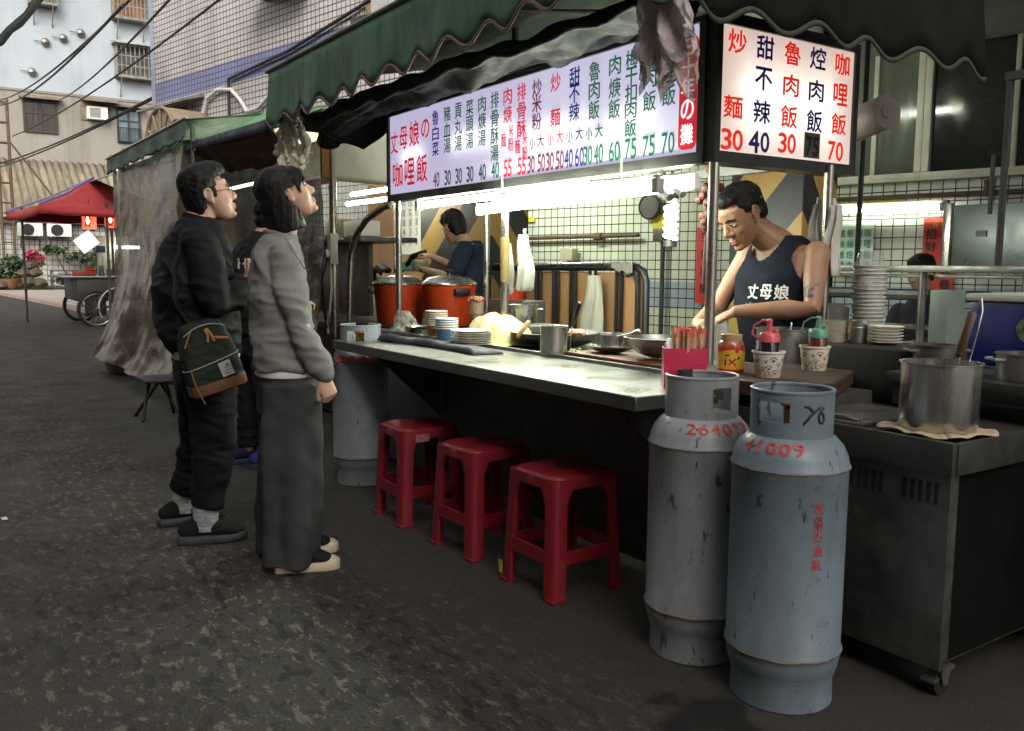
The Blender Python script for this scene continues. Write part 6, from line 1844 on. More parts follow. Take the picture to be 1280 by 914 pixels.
# ------------------------------------------------------------------ deeper in the arcade
t = thing("folding_partition", "brown panelled partition with black tube bars behind the counter", "partition", (-4.7, 3.75, 0))
q = MB(); q.span((-5.75, 3.76, .25), (-4.10, 3.775, 1.18)); mk("panel", q, M['ply'], t)
q = MB()
q.tube([V((-5.8, 3.73, 1.20)), V((-4.16, 3.73, 1.215)), V((-4.09, 3.73, 1.19)), V((-4.065, 3.73, 1.13)), V((-4.06, 3.73, .05))], .023, 10)
q.tube([V((-4.15, 3.72, 1.19)), V((-4.13, 3.72, 1.1)), V((-4.12, 3.72, .05))], .018, 8)
for x in (-5.65, -5.45, -5.24, -5.03, -4.83, -4.62, -4.35):
    q.cyl((x, 3.735, .1), (x, 3.735, 1.2), .013, 8); q.cyl((x + .045, 3.738, .1), (x + .045, 3.738, 1.2), .013, 8)
mk("bars", q, M['black_gloss'], t)
q = MB()
q.tube([V((-5.8, 3.71, 1.222)), V((-4.2, 3.71, 1.236))], .012, 8); mk("top_rail", q, M['pole'], t)
hung_bag(-4.50, 3.66, 1.16, .44, .2, mat("cloudy bag film", (.34, .33, .27, 1), .45, 0, .08, 6, .5, 12, .012), "large cloudy plastic bag hung on the brown partition", 0.7, .4)
q = MB(); q.grid(20, 14, lambda u, v: (-4.34 + .20 * u, 3.68 - .03 * abs(v - .5) * 0 + (.0 if v < .5 else .06) - .03 * (1 if v < .5 else -1) * 0, 1.245 - abs(v - .4) * .17 * (.6 + .5 * u) + .008 * sin(u * 14)))
o = mk("towel", q, mat("grey beige towel", (.22, .20, .17, 1), .9, 0, .15, 14, .3, 90), None, label="grey towel folded over the partition's top corner", cat="towel", fixn=False); mods(o, solid=.006)
# small objects on the wall and rail behind
t = thing("wall_clock", "round wall clock with a dark rim high on the tiled wall", "clock", wp(-2.62, .05, 1.78))
T = Matrix.Translation(wp(-2.62, .03, 1.85)) @ Matrix.Rotation(WALL_A, 4, 'Z') @ Matrix.Rotation(pi / 2, 4, 'X')
q = MB(); q.lathe([(.11, 0), (.135, .0), (.135, .03), (.12, .04), (.11, .03)], (0, 0, 0), 30, T); q.v = [p - t.location + V(t['base']) - V(t['base']) for p in q.v]
del t['base']
mk("rim", q, M['dark_panel'], t)
q = MB(); q.lathe([(.112, .005), (.112, .012), (0, .012)], (0, 0, 0), 30, T); q.v = [p - t.location for p in q.v]; mk("dial", q, mat("clock dial", (.42, .48, .40, 1), .4), t)
q = MB(); q.box((0, .035, .014), (.006, .07, .003), T); q.box((.025, -.01, .014), (.05, .006, .003), T); q.v = [p - t.location for p in q.v]; mk("hand", q, M['black'], t)
def wall_thing(name, lab, cat, x0, x1, y0, y1, z0, z1, m, bev=.0):
    c_ = wp((x0 + x1) / 2, (y0 + y1) / 2, (z0 + z1) / 2)
    q = MB(); q.box(c_, (x1 - x0, abs(y1 - y0), z1 - z0), bev=bev, rz=WALL_A)
    return mk(name, q, m, None, label=lab, cat=cat)
yel = mat("yellow enamel sign", (.50, .42, .03, 1), .5, 0, .2, 20)
wall_thing("wall_sign", "small yellow sign on the tiled wall just below the clock", "sign", -2.60, -2.42, .0, .012, 1.62, 1.76, yel)
wall_thing("wall_sign", "small faded yellow sticker high on the tiled wall behind the hung bags", "sign", -4.55, -4.30, .0, .008, 1.74, 1.80, yel)
wall_thing("wall_sign", "small yellow strip sign above the tube lamp on the right wall", "sign", -.34, -.02, .0, .008, 1.775, 1.815, yel)
wall_thing("meter_box", "dark switch box on the tiled wall beside the spiral bulb", "switch box", -2.55, -2.42, .0, .08, 1.48, 1.62, M['steel_dark'], .01)
wall_thing("paper_dispenser", "cream paper dispenser fixed to the tiled wall behind the partition", "dispenser", -3.78, -3.60, .02, .14, 1.28, 1.42, mat("old cream plastic", (.38, .35, .26, 1), .5), .015)
wall_thing("dispenser_bracket", "dark blue box under the cream paper dispenser", "box", -3.70, -3.58, .02, .12, 1.18, 1.277, mat("blue grey box", (.05, .10, .13, 1), .5), .008)
wall_thing("wall_cupboard", "greenish dark cupboard on the tiled wall left of the hung bags", "cupboard", -5.3, -4.62, .0, .16, 1.2, 1.74, mat("green grey cupboard", (.14, .19, .17, 1), .5, 0, .2, 4), .01)
q = MB()
wc = wp(-4.42, .18, 1.38)
q.tube([wc + V((.1 * cos(k * .7) * (1 - k / 60), .02 * (k % 3), .09 * sin(k * .7) * (1 - k / 60))) for k in range(40)], .008, 6); q.tube([wc, wp(-4.42, .04, 1.25)], .015, 6)
mk("wall_tap", q, M['steel'], None, label="shiny wire fitting on the tiled wall beside the greenish cupboard", cat="fitting")
red_paper = mat("red paper", (.48, .035, .03, 1), .6, 0, .1, 6)
def banner(name, lab, x0, x1, z0, z1, cols, y=.012, gold=None):
    t = thing(name, lab, "banner", wp((x0 + x1) / 2, y, z0), WALL_A, world=False)
    wd, hh = x1 - x0, z1 - z0
    q = MB(); q.span((-wd / 2, -.002, 0), (wd / 2, .002, hh)); mk("paper", q, red_paper, t)
    q = MB()
    n_ = max(len(c_) for c_ in cols)
    for i, c_ in enumerate(cols):
        for j, ch in enumerate(c_):
            put(q, ch, (-wd / 2 + wd * (i + .5) / len(cols), -.0045, hh * (.84 if gold else .92) - j * hh * (.82 if gold else .92) / n_ - .03), (1, 0, 0), (0, 0, 1), min(.085, wd / len(cols) * .7), min(.10, hh / n_ * .66), .014)
    mk("lettering", q, mat("black brush ink", (.012, .01, .01, 1), .7), t, fixn=False, ang=None)
    if gold:
        q = MB()
        for i, ch in enumerate(gold): put(q, ch, (-.035 + .07 * i, -.0045, hh * .93), (1, 0, 0), (0, 0, 1), .05, .05, .01)
        mk("gold_lettering", q, mat("gold ink", (.45, .28, .08, 1), .4, .4), t, fixn=False, ang=None)
banner("red_banner", "red paper banner with two columns of black brush characters on the tiled wall", .17, .43, 1.0, 1.64, ("招財進寶人", "人迎富貴春"), gold="迎春")
banner("red_banner", "narrow red paper banner on the tiled wall behind the right front pole", -2.05, -1.86, .85, 1.62, ("生意興隆",))
t = thing("menu_sheet", "pale green menu sheet with green writing on the tiled wall beside the foam bowls", "poster", wp(-.42, .01, 1.2), WALL_A, world=False)
q = MB(); q.span((-.17, -.002, -.06), (.17, .002, .44)); mk("sheet", q, mat("pale green sheet", (.50, .62, .54, 1), .5), t)
q = MB()
for i, c_ in enumerate(("雞絲飯麵", "蝦絲焢肉", "白菜滷飯", "咖哩飯湯")):
    for j, ch in enumerate(c_):
        put(q, ch, (-.115 + .078 * i, -.0045, .33 - .095 * j), (1, 0, 0), (0, 0, 1), .058, .07, .012)
mk("lettering", q, mat("green ink", (.01, .20, .12, 1), .6), t, fixn=False, ang=None)
# tube lamp low on the wall at the right
t = thing("tube_lamp", "long white tube lamp in its fitting on the right tiled wall", "lamp", wp(-.1, .2, 1.7), WALL_A, world=False)
q = MB(); q.tube([V((-.42, -.02, .02)), V((.44, -.02, .02))], .022, 10, rounded=True); mk("tube", q, M['tube_far'], t)
q = MB(); q.span((-.48, .0, .052), (.5, .10, .08), .004); q.span((-.47, -.04, -.01), (-.44, .05, .052)); q.span((.46, -.04, -.01), (.49, .05, .052)); q.span((-.48, .02, -.062), (.5, .10, -.045), .003); mk("fitting", q, mat('old lamp fitting', (.25, .25, .22, 1), .5), t)
# steel cabinet, rails, posts
q = MB(); q.span((-2.86, 5.0, 1.225), (-1.5, 5.45, 1.585), .01); cb_ = mk("steel_hood", q, mat("dull grey steel sheet", (.13, .15, .14, 1), .35, .6, .15, 2), None, label="large dull grey steel hood right of the red banner", cat="hood")
q = MB(); q.span((-2.915, 4.98, 1.215), (-2.865, 5.02, 1.60), .01); o = mk("corner_strip", q, M['steel'], None); o.parent = cb_; o.matrix_parent_inverse = Matrix.Translation(-cb_.location)
q = MB(); q.span((-2.72, 4.992, 1.40), (-2.66, 4.998, 1.435)); o = mk("nameplate", q, M['black'], None); o.parent = cb_; o.matrix_parent_inverse = Matrix.Translation(-cb_.location)
q = MB()
q.span((-3.6, 4.3, 1.20), (-1.2, 4.36, 1.235), .004); q.span((-3.6, 4.37, 1.17), (-1.2, 4.75, 1.19), .004)
q.cyl((-3.45, 4.33, 0), (-3.45, 4.33, 1.2), .03, 10); q.cyl((-2.62, 4.33, 0), (-2.62, 4.33, 1.2), .02, 10); q.cyl((-2.1, 4.33, 0), (-2.1, 4.33, 1.2), .02, 10); q.cyl((-3.55, 4.40, 1.08), (-2.3, 4.40, 1.08), .03, 8); q.cyl((-3.0, 4.33, .5), (-3.0, 4.33, 1.2), .018, 8)
mk("steel_rack", q, M['steel_dark'], None, label="dark steel rack running behind the foam bowls and the blue cool box", cat="rack")
q = MB(); q.cyl((-3.62, 5.2, 1.0), (-3.62, 5.2, 3.0), .018, 8); mk("thin_post", q, M['black'], None, label="thin black post in front of the right window, left of the red banner", cat="post")
q = MB(); q.cyl((-2.38, 4.6, 1.2), (-2.38, 4.6, 2.18), .018, 8); q.cyl((-2.44, 4.6, 1.5), (-2.44, 4.6, 1.8), .012, 8); q.span((-2.4, 4.58, 2.16), (-2.0, 4.62, 2.2)); mk("thin_post", q, M['black'], None, label="thin black post with a cross arm at the right edge, before the dark window", cat="post")
for (x, y, z, w_, h_, lab, m_) in ((-2.95, 4.05, .95, .16, .18, "dark canister on the shelf behind the small plates", M['steel_dark']), (-2.62, 3.95, .92, .13, .12, "low dark canister behind the small plates, nearer the cool box", M['black']), (-3.15, 4.0, .93, .1, .2, "greenish bottle crate behind the foam bowls", mat("green grey crate", (.10, .12, .09, 1), .5))):
    q = MB(); q.lathe([(w_ * .5, 0), (w_ * .52, h_), (w_ * .3, h_ + .02), (0, h_ + .02)], (x, y, z - .12), 18); mk("canister", q, m_, None, label=lab, cat="canister")
q = MB(); q.span((-3.4, 3.8, .76), (-2.2, 4.2, .81), .004); q.span((-3.4, 4.15, 0), (-2.2, 4.2, .76)); mk("prep_table", q, M['steel_dark'], None, label="dark steel table behind the cook in the vest", cat="table")
q = MB(); q.span((-2.35, 3.95, .81), (-2.26, 4.1, 1.12), .006); mk("cutting_board", q, mat("grey green board", (.12, .15, .12, 1), .5), None, label="upright grey-green board beside the blue cool box", cat="board")
# dark fittings next to the tubes
q = MB(); q.ell((-3.02, 2.86, 1.60), (.09, .06, .035)); q.tube([V((-3.08, 2.86, 1.6)), V((-2.95, 2.84, 1.53))], .02, 8); q.tube([V((-2.98, 2.86, 1.6)), V((-2.88, 2.85, 1.54))], .018, 8); q.tube([V((-3.1, 2.86, 1.66)), V((-2.92, 2.86, 1.66))], .012, 8); q.cyl((-3.02, 2.86, 1.62), (-3.02, 2.86, 1.68), .012, 6)
mk("clip_fan", q, M['dark_panel'], None, label="dark clip fan hanging at the right end of the inner tube lamps", cat="fan")
# red flower garland and tassel by the right pole
q = MB(); random.seed(11)
for k in range(34):
    z = 1.38 + .25 * random.random()
    q.ell((-2.585 + random.gauss(0, .016), 2.70 + random.gauss(0, .014), z), (.022, .018, .02), nu=7, nv=5)
q.cyl((-2.585, 2.70, 1.37), (-2.585, 2.70, 1.68), .004, 5)
mk("red_garland", q, mat("dark red flowers", (.14, .035, .022, 1), .7, 0, .6, 40), None, label="dark red flower garland hanging beside the right front pole", cat="garland")
q = MB(); q.tube([V((-2.62, 2.74, 1.42)), V((-2.62, 2.74, 1.36)), V((-2.62, 2.74, 1.34)), V((-2.62, 2.74, 1.15))], [.004, .006, .014, .018], 10); q.cyl((-2.62, 2.74, 1.42), (-2.62, 2.74, 1.68), .002, 5)
mk("tassel", q, mat("dark red tassel", (.045, .012, .012, 1), .8, 0, .3, 60), None, label="dark red tassel hanging between the right pole and the cook in the vest", cat="tassel")
# pink tissue box and table behind the right pole
q = MB(); q.span((-4.1, 4.9, .70), (-2.9, 5.5, .74), .006); q.cyl((-3.95, 5.0, 0), (-3.95, 5.0, .7), .02, 8); q.cyl((-3.05, 5.0, 0), (-3.05, 5.0, .7), .02, 8); q.cyl((-3.95, 5.4, 0), (-3.95, 5.4, .7), .02, 8)
q.span((-4.1, 4.9, .86), (-2.9, 4.93, .885)); mk("dining_table", q, M['steel_dark'], None, label="dark dining table deep in the arcade behind the right pole", cat="table")
q = MB(); q.span((-3.93, 5.0, .745), (-3.78, 5.12, .90), .008); t = mk("chopstick_box", q, pink, None, label="small pink chopstick box on the dining table behind the pole", cat="box")
q = MB()
for k in range(14): q.cyl((-3.92 + .01 * k, 5.03 + .004 * (k % 5), .89), (-3.92 + .0102 * k, 5.03 + .004 * (k % 5), .98), .004, 5)
o = mk("sticks", q, bam, None); o.parent = t; o.matrix_parent_inverse = Matrix.Translation(-t.location)
q = MB(); q.grid(12, 10, lambda u, v: (-2.62 + .10 * u, 2.78 + .02 * sin(u * 9), .985 - .17 * v + .02 * sin(u * 6) * v))
o = mk("plastic_bag", q, glassy("limp clear bag", (.6, .6, .55, 1), .6, .2, .5, 24), None, label="limp clear bag held open by the cook in the vest", cat="plastic bag", fixn=False, ang=None)
# teal roof sheets and red purlins at the top right
q = MB()
q.grid(60, 3, lambda u, v: (-2.2 + 4.2 * u, 4.4 + 1.6 * v, 3.02 + .12 * v - .06 * u + .02 * sin(u * 130)))
o = mk("roof_sheet", q, mat("teal roof sheet", (.05, .20, .17, 1), .5, 0, .2, 4), None, label="teal corrugated roof sheet at the top right corner", cat="roof sheet", fixn=False, ang=None); mods(o, solid=.006)
q = MB(); q.span((-2.3, 4.35, 2.92), (2, 4.42, 2.99)); o2 = mk("purlin", q, mat("red lead paint", (.16, .03, .02, 1), .6, 0, .3, 4), None, label="dark red roof beam below the teal roof sheet", cat="beam")
# ceiling tubes of the arcade, mirrored in its windows
for (x, lab) in ((-3.6, "white ceiling tube of the arcade above the brown partition"), (-.6, "white ceiling tube of the arcade above the cook in the vest")):
    t = thing("ceiling_tube_lamp", lab, "lamp", wp(x, 1.3, 2.75), WALL_A, group="ceiling tubes of the arcade", world=False)
    q = MB(); q.tube([V((-.58, 0, 0)), V((.58, 0, 0))], .02, 8, rounded=True); mk("tube", q, M['tube_ceil'] if x < -2 else M['tube_far'], t)
    q = MB(); q.span((-.62, -.05, .035), (.62, .05, .07)); q.cyl((-.4, 0, .07), (-.4, 0, .3), .006, 5); q.cyl((.4, 0, .07), (.4, 0, .3), .006, 5); q.span((-.62, -.02, -.02), (-.59, .02, .035)); q.span((.59, -.02, -.02), (.62, .02, .035)); mk("batten", q, M['white_plastic'], t)
q = MB(); q.add([(-4.76, .262, .006), (-4.74, .285, .012), (-4.70, .29, .009), (-4.71, .264, .006)], [[0, 1, 2, 3]])
o = mk("paper_scrap", q, M['paper'], None, label="scrap of white paper lying on the road at the left edge", cat="litter", fixn=False); mods(o, solid=.002)
# ------------------------------------------------------------------ people
def skinmat(name, c):
    m, t, b = newmat(name)
    co = objco(t)
    a = ramp(t, noisef(t, co, 14, 4), [(.3, tuple(x * .86 for x in c)), (.7, tuple(min(1, x * 1.1) for x in c))])
    t.links.new(a, b.inputs['Base Color'])
    setp(b, Roughness=.48, Subsurface_Weight=.12, Subsurface_Scale=.01, Specular_IOR_Level=.4)
    b.inputs['Subsurface Radius'].default_value = (1.0, .35, .2)
    bumpn(t, b, noisef(t, co, 120, 4), .06, .002)
    return m
def clothmat(name, c, var=.12, weave=260, rough=.85, bump=.25, **kw):
    kw.setdefault('Specular_IOR_Level', .18)
    return mat(name, c, rough, 0, var, 5, bump, weave, .0015, **kw)
def hairmat(name, c):
    m, t, b = newmat(name)
    co = objco(t, (60, 60, 5))
    n = noisef(t, co, 2.2, 4, .6)
    a = ramp(t, n, [(.3, tuple(x * .5 for x in c)), (.7, tuple(x * 1.5 for x in c))])
    t.links.new(a, b.inputs['Base Color'])
    setp(b, Roughness=.5, Specular_IOR_Level=.22)
    bumpn(t, b, n, .5, .006)
    return m
HAIR = hairmat("black hair", (.006, .0055, .0055))
HAIRB = hairmat("soft black hair", (.009, .008, .0075))
EYEW = mat("eye white", (.6, .58, .54, 1), .3)
EYEB = mat("dark iris", (.012, .009, .008, 1), .2)
LIP = mat("lips", (.36, .13, .11, 1), .45)

def head_frame(c, pitch=0, yaw=0, roll=0, s=1.0):
    return Matrix.Translation(V(c)) @ Matrix.Rotation(radians(yaw), 4, 'Z') @ Matrix.Rotation(radians(pitch), 4, 'X') @ Matrix.Rotation(radians(roll), 4, 'Y') @ Matrix.Scale(s, 4)

def head_vol(mb, T, female=False):
    """head facing +y in its own frame, ear at the origin"""
    j = .93 if female else 1.0
    mb.ell((0, -.012, .037), (.0735, .094, .080), T, 24, 14)
    rows = [(.055, .064, .018, .074), (.03, .0665, .02, .0755), (0, .067, .02, .076), (-.03, .064, .022, .073), (-.058, .056 * j, .027, .064), (-.082, .044 * j, .034, .052), (-.100, .031 * j, .044, .038), (-.112, .018, .052, .024)]
    rings = []
    for z, a, cy, b_ in rows[::-1]:
        rings.append([V((a * cos(2 * pi * k / 24), cy + b_ * sin(2 * pi * k / 24), z)) for k in range(24)])
    mb.loft(rings, T)
    mb.ell((0, .076, .024), (.048, .018, .012), T)                                       # brow
    mb.tube([V((0, .088, .016)), V((0, .099, -.006)), V((0, .111, -.026)), V((0, .109, -.035))], [(.0085, .009), (.0095, .010), (.0135, .012), (.011, .008)], 12, ref=(1, 0, 0), M=T, rounded=True)
    for s in (-1, 1):
        mb.ell((s * .0125, .098, -.033), (.009, .012, .0085), T, 12, 8)
        mb.ell((s * .030, .060, -.026), (.026, .026, .030), T)                           # cheek
        mb.ell((s * .031, .078, .000), (.0165, .0125, .0085), T, 12, 8)                  # lids
        R_ = Euler((radians(-12), 0, s * radians(-22))).to_matrix()
        mb.ell((s * .073, -.004, -.004), (.009, .019, .030), T, 12, 8, R=R_)             # ear
        mb.tube([V((s * (.079 + .003 * sin(a)), -.006 + .017 * cos(a), .002 + .027 * sin(a))) for a in [radians(-70 + 30 * k) for k in range(10)]], .0046, 8, M=T, rounded=True)
        mb.ell((s * .074, .004, -.030), (.006, .008, .009), T, 8, 6)
    mb.ell((0, .0925, -.059), (.021, .0115, .0078), T, 14, 8)
    mb.ell((0, .0910, -.0725), (.019, .0115, .0083), T, 14, 8)
    mb.ell((0, .078, -.098), (.024, .020, .016), T, 14, 8)

def eyes(root, T, narrow=1.0):
    for s in (-1, 1):
        q = MB(); q.ell((s * .031, .0845, .0005), (.0125, .0072, .0046 * narrow), T, 14, 8); e = mk("eye", q, EYEW, root)
        q = MB(); q.ell((s * .0315, .0885, .0005), (.0058, .0042, .0046 * narrow), T, 12, 8); mk("iris", q, EYEB, e)
        q = MB(); q.tube([V((s * .017, .0905, .0035)), V((s * .026, .0925, .0062 * narrow)), V((s * .036, .0895, .0055 * narrow)), V((s * .046, .081, .0015))], [.0012, .0017, .0017, .001], 6, M=T); mk("lash_line", q, EYEB, e)
        q = MB(); q.tube([V((s * .013, .0975, .021)), V((s * .028, .0965, .026)), V((s * .044, .087, .023)), V((s * .053, .077, .018))], [(.0022, .0042), (.0022, .005), (.002, .004), (.001, .002)], 8, ref=(0, 1, 0), M=T); mk("eyebrow", q, HAIR, root)
    q = MB()
    q.ell((0, .0972, -.0605), (.0175, .0068, .0046), T, 14, 8); q.ell((0, .0958, -.0718), (.0155, .0070, .0056), T, 14, 8); mk("lips", q, LIP, root)

def hand_vol(mb, w_, d, n, side, curl=35, spread=5, s=1.0, thumb=35, curls=None):
    """w_ wrist, d towards the fingers, n out of the palm's back, side +1 when the thumb lies along d x n"""
    w_, d, n = V(w_), V(d).normalized(), V(n)
    n = (n - d * n.dot(d)).normalized()
    l = d.cross(n) * side
    T = Matrix((l, d, n)).transposed().to_4x4(); T.translation = w_
    T = T @ Matrix.Scale(s, 4)
    mb.tube([V((0, -.02, 0)), V((0, .01, 0)), V((.001, .045, .002)), V((.0, .085, .002))], [(.026, .019), (.029, .018), (.038, .0165), (.040, .0135)], 14, ref=(1, 0, 0), M=T, rounded=True)
    for i, (x, ln) in enumerate(((.029, .070), (.0098, .079), (-.0098, .073), (-.028, .058))):
        c_ = curls[i] if curls else curl + 4 * i
        p = V((x, .086 - .004 * abs(i - 1.2), .002)); a = radians(-c_ * .55); pts = [p - V((0, .02, 0)), p]
        sp_ = radians(spread * (1.2 - i) * .8)
        for f, k in ((.44, 1.0), (.31, 1.0), (.25, .7)):
            dirv = V((sin(sp_) * cos(a), cos(a), sin(a)))
            p = p + dirv * ln * f; pts.append(p); a -= radians(c_ * k)
        mb.tube(pts, [.0098, .0095, .0088, .0080, .0068], 10, M=T, rounded=True)
    p0 = V((.022, .018, -.004)); a = radians(thumb)
    p1 = p0 + V((sin(a), cos(a), -.25)).normalized() * .036
    p2 = p1 + V((sin(a * .6), cos(a * .6), -.4)).normalized() * .03
    p3 = p2 + V((sin(a * .25), cos(a * .25), -.5)).normalized() * .024
    mb.tube([p0, p1, p2, p3], [.0135, .0118, .0100, .0080], 10, M=T, rounded=True)

def ringz(z, cx, cy, a, b_, n=36, e=2.4, tilt=0.0):
    out = []
    for k in range(n):
        an = 2 * pi * k / n
        c_, s_ = cos(an), sin(an)
        x = a * abs(c_) ** (2 / e) * (1 if c_ >= 0 else -1); y = b_ * abs(s_) ** (2 / e) * (1 if s_ >= 0 else -1)
        out.append(V((cx + x, cy + y, z + tilt * y)))
    return out
def torso(mb, rows, M=None, e=2.4):
    mb.loft([ringz(r[0], r[1], r[2], r[3], r[4], e=e) for r in rows], M)
def folds(scale, amp, dirv=(0, 0, 1), amp2=None, f2=3.0):
    dv = V(dirv)
    def f(p, n):
        q_ = p * scale
        q_ = q_ + dv * (q_.dot(dv)) * 1.2
        r = abs(noise.noise(q_)) * -1.0 + .25
        return amp * r + (amp2 or amp * .4) * noise.noise(p * scale * f2)
    return f
def creases(amp, amp2):
    """soft diagonal pulls plus short stacked creases"""
    def f(p, n):
        a = noise.noise(V((p.x * 5 + p.z * 2, p.y * 6 + p.z * 4, p.z * 5.5)))
        b_ = noise.noise(V((p.x * 8, p.y * 9 + p.z * 9, p.z * 22)))
        c_ = noise.noise(p * 3.0)
        return amp * (.3 - abs(a)) * 1.4 + amp2 * (.25 - abs(b_)) * (1.0 + 1.2 * c_)
    return f
def drape_text(name, txts, o, xd, yd, nrm, size, mtl, target, parent, off=.003, bold=.02):
    """characters laid onto the cloth of `target` (an MB) along -nrm"""
    bvh = BVHTree.FromPolygons([tuple(p) for p in target.v], target.f)
    q = MB(); nrm = V(nrm).normalized(); xd = V(xd).normalized(); yd = V(yd).normalized()
    for (ch, x, y, w_, h_) in txts:
        def warp(p):
            hit = bvh.ray_cast(p + nrm * .5, -nrm)
            return (hit[0] + nrm * off) if hit[0] is not None else p
        put(q, ch, V(o) + xd * x + yd * y, xd, yd, w_, h_, bold, warp=warp)
    return mk(name, q, mtl, parent, fixn=False, ang=None)

# ---- the man in the black jacket -------------------------------------------------
def man():
    rt = thing("person", "man in black jacket and glasses looking up, slim rucksack slung at his hip", "person", (-4.0, 1.0, 0), radians(-9), world=False)
    T = head_frame((0, .072, 1.512), 16, 2, 0, 1.02)
    b = MB()
    head_vol(b, T)
    b.tube([V((0, .062, 1.50)), V((0, .045, 1.43)), V((0, .02, 1.36))], [(.058, .062), (.058, .060), (.07, .065)], 18, ref=(1, 0, 0))
    torso(b, [(.80, 0, .03, .16, .11), (.95, 0, .02, .17, .12), (1.15, 0, .01, .18, .12), (1.30, 0, .015, .17, .10), (1.38, 0, .02, .09, .07)])
    RS, RE, RW = V((.18, .01, 1.295)), V((.255, .075, 1.03)), V((.14, .225, 1.135))
    LS, LE, LW = V((-.18, .01, 1.295)), V((-.25, .08, 1.03)), V((-.02, .235, 1.14))
    for S, E_, W_ in ((RS, RE, RW), (LS, LE, LW)):
        b.tube([S, E_, W_], [.05, .042, .028], 14, rounded=True)
    hand_vol(b, RW, V((-.35, .55, .75)), V((.6, .5, -.1)), -1, 60, 3, .92)
    hand_vol(b, LW, V((.5, .4, .6)), V((-.5, .6, -.3)), 1, 50, 3, .92)
    hips = ((.10, .03, .84), (-.10, .03, .84))
    legs = (((.10, .035, .84), (.115, .065, .42), (.118, .012, .10)), ((-.10, .02, .84), (-.165, .035, .42), (-.215, -.05, .10)))
    for (h_, k_, a_) in legs:
        b.tube([V(h_), V(k_), V(a_)], [.078, .056, .033], 16, rounded=True)
        b.tube([V(a_) + V((0, -.02, -.05)), V(a_) + V((0, .06, -.06)), V(a_) + V((0, .12, -.065))], [(.028, .03), (.030, .024), (.024, .014)], 12, ref=(1, 0, 0), rounded=True)
    body = fuse(b, .0044, 3, .5)
    mk("body", body, skinmat("tan skin", (.53, .33, .235)), rt, ang=None)
    eyes(rt, T, .8)
    # short hair
    q = MB()
    rows = [(-.085, -.060, .044, .024), (-.06, -.052, .060, .040), (-.03, -.042, .072, .058), (.005, -.030, .0785, .074), (.035, -.018, .0815, .088), (.065, -.006, .0835, .102), (.095, .002, .080, .103), (.118, .006, .068, .090), (.135, .008, .048, .064), (.143, .008, .022, .03)]
    q.loft([[V((a * cos(2 * pi * k / 36), cy + b_ * sin(2 * pi * k / 36), z)) for k in range(36)] for z, cy, a, b_ in rows], T)
    q.ell((.01, .055, .098), (.062, .044, .032), T, 22, 12)
    for s in (-1, 1): q.ell((s * .069, .022, .012), (.010, .013, .028), T, 12, 8)
    h = fuse(q, .005, 2, disp=lambda p, n: .003 * noise.noise(p * 75) + .005 * noise.noise(V((p.x * 34, p.y * 34, p.z * 12))))
    # keep the face free
    inv = T.inverted()
    keep = []
    for f in h.f:
        c_ = inv @ (sum((h.v[i] for i in f), V((0, 0, 0))) / len(f))
        face = (c_.z < .070 + .012 * cos(c_.x * 30) and c_.y > .040) or (c_.z < .030 and -.022 < c_.y < .012) or (c_.z < -.016 and c_.y > -.02) or (c_.z < .0 and c_.y > .036)
        if not face: keep.append(f)
    h.f = keep; h.mi = [0] * len(keep)
    mk("hair", h, HAIR, rt, ang=None, fixn=False)
    q = MB()
    for s in (-1, 1):
        q.tube([T @ V((s * .034 + .020 * cos(a), .104 - .006 * abs(cos(a)) * (1 if s * cos(a) > 0 else 0), -.002 + .017 * sin(a))) for a in [2 * pi * k / 26 for k in range(26)]], .0013, 6, closed=True)
        q.tube([T @ V((s * .054, .098, .004)), T @ V((s * .074, .055, .008)), T @ V((s * .079, .0, .010)), T @ V((s * .077, -.02, -.006))], .0015, 6)
    q.tube([T @ V((-.014, .105, .0)), T @ V((0, .110, .004)), T @ V((.014, .105, .0))], .0013, 6)
    gl = mk("glasses", q, mat("dark bronze wire", (.16, .08, .04, 1), .3, .8), rt)
    q = MB()
    for s in (-1, 1): q.add([T @ V((s * .034 + .0195 * cos(2 * pi * k / 20), .104, -.002 + .0165 * sin(2 * pi * k / 20))) for k in range(20)], [list(range(20))])
    mk("lens", q, glassy("spectacle lens", (.8, .8, .8, 1), .12, .03), gl)
    # bomber jacket
    j = MB()
    torso(j, [(.825, 0, .045, .172, .136), (.85, 0, .038, .188, .150), (.90, 0, .022, .204, .168), (1.00, 0, .008, .206, .170), (1.10, 0, .004, .208, .168), (1.20, 0, .006, .208, .158), (1.29, 0, .018, .198, .138), (1.345, 0, .026, .156, .110), (1.385, 0, .030, .110, .088), (1.41, 0, .035, .080, .076)], e=2.3)
    for S, E_, W_ in ((RS, RE, RW), (LS, LE, LW)):
        d_ = (W_ - E_).normalized()
        j.tube([S + V((0, 0, .02)), S.lerp(E_, .5), E_, E_.lerp(W_, .5), W_ - d_ * .045, W_ - d_ * .01], [.080, .077, .071, .062, .050, .040], 18, rounded=True)
    jk = fuse(j, .0075, 5, disp=creases(.026, .016))
    jm = clothmat("black nylon", (.008, .008, .0092, 1), .2, 60, .72, .2)
    jko = mk("jacket", jk, jm, rt, ang=None)
    q = MB(); q.tube([V((0.070 * cos(a), .040 + .066 * sin(a), 1.405 + .020 * sin(a) * -1)) for a in [2 * pi * k / 30 for k in range(30)]], [(.016, .010)] * 30, 8, ref=(0, 0, 1), closed=True); mk("collar", q, clothmat("black rib knit", (.010, .010, .011, 1), .2, 200), jko)
    q = MB(); torso(q, [(.805, 0, .045, .178, .140), (.812, 0, .045, .182, .144), (.85, 0, .045, .180, .142)]); mk("shirt_hem", q, clothmat("pale grey cotton", (.52, .50, .50, 1), .08), rt)
    # jeans
    p = MB()
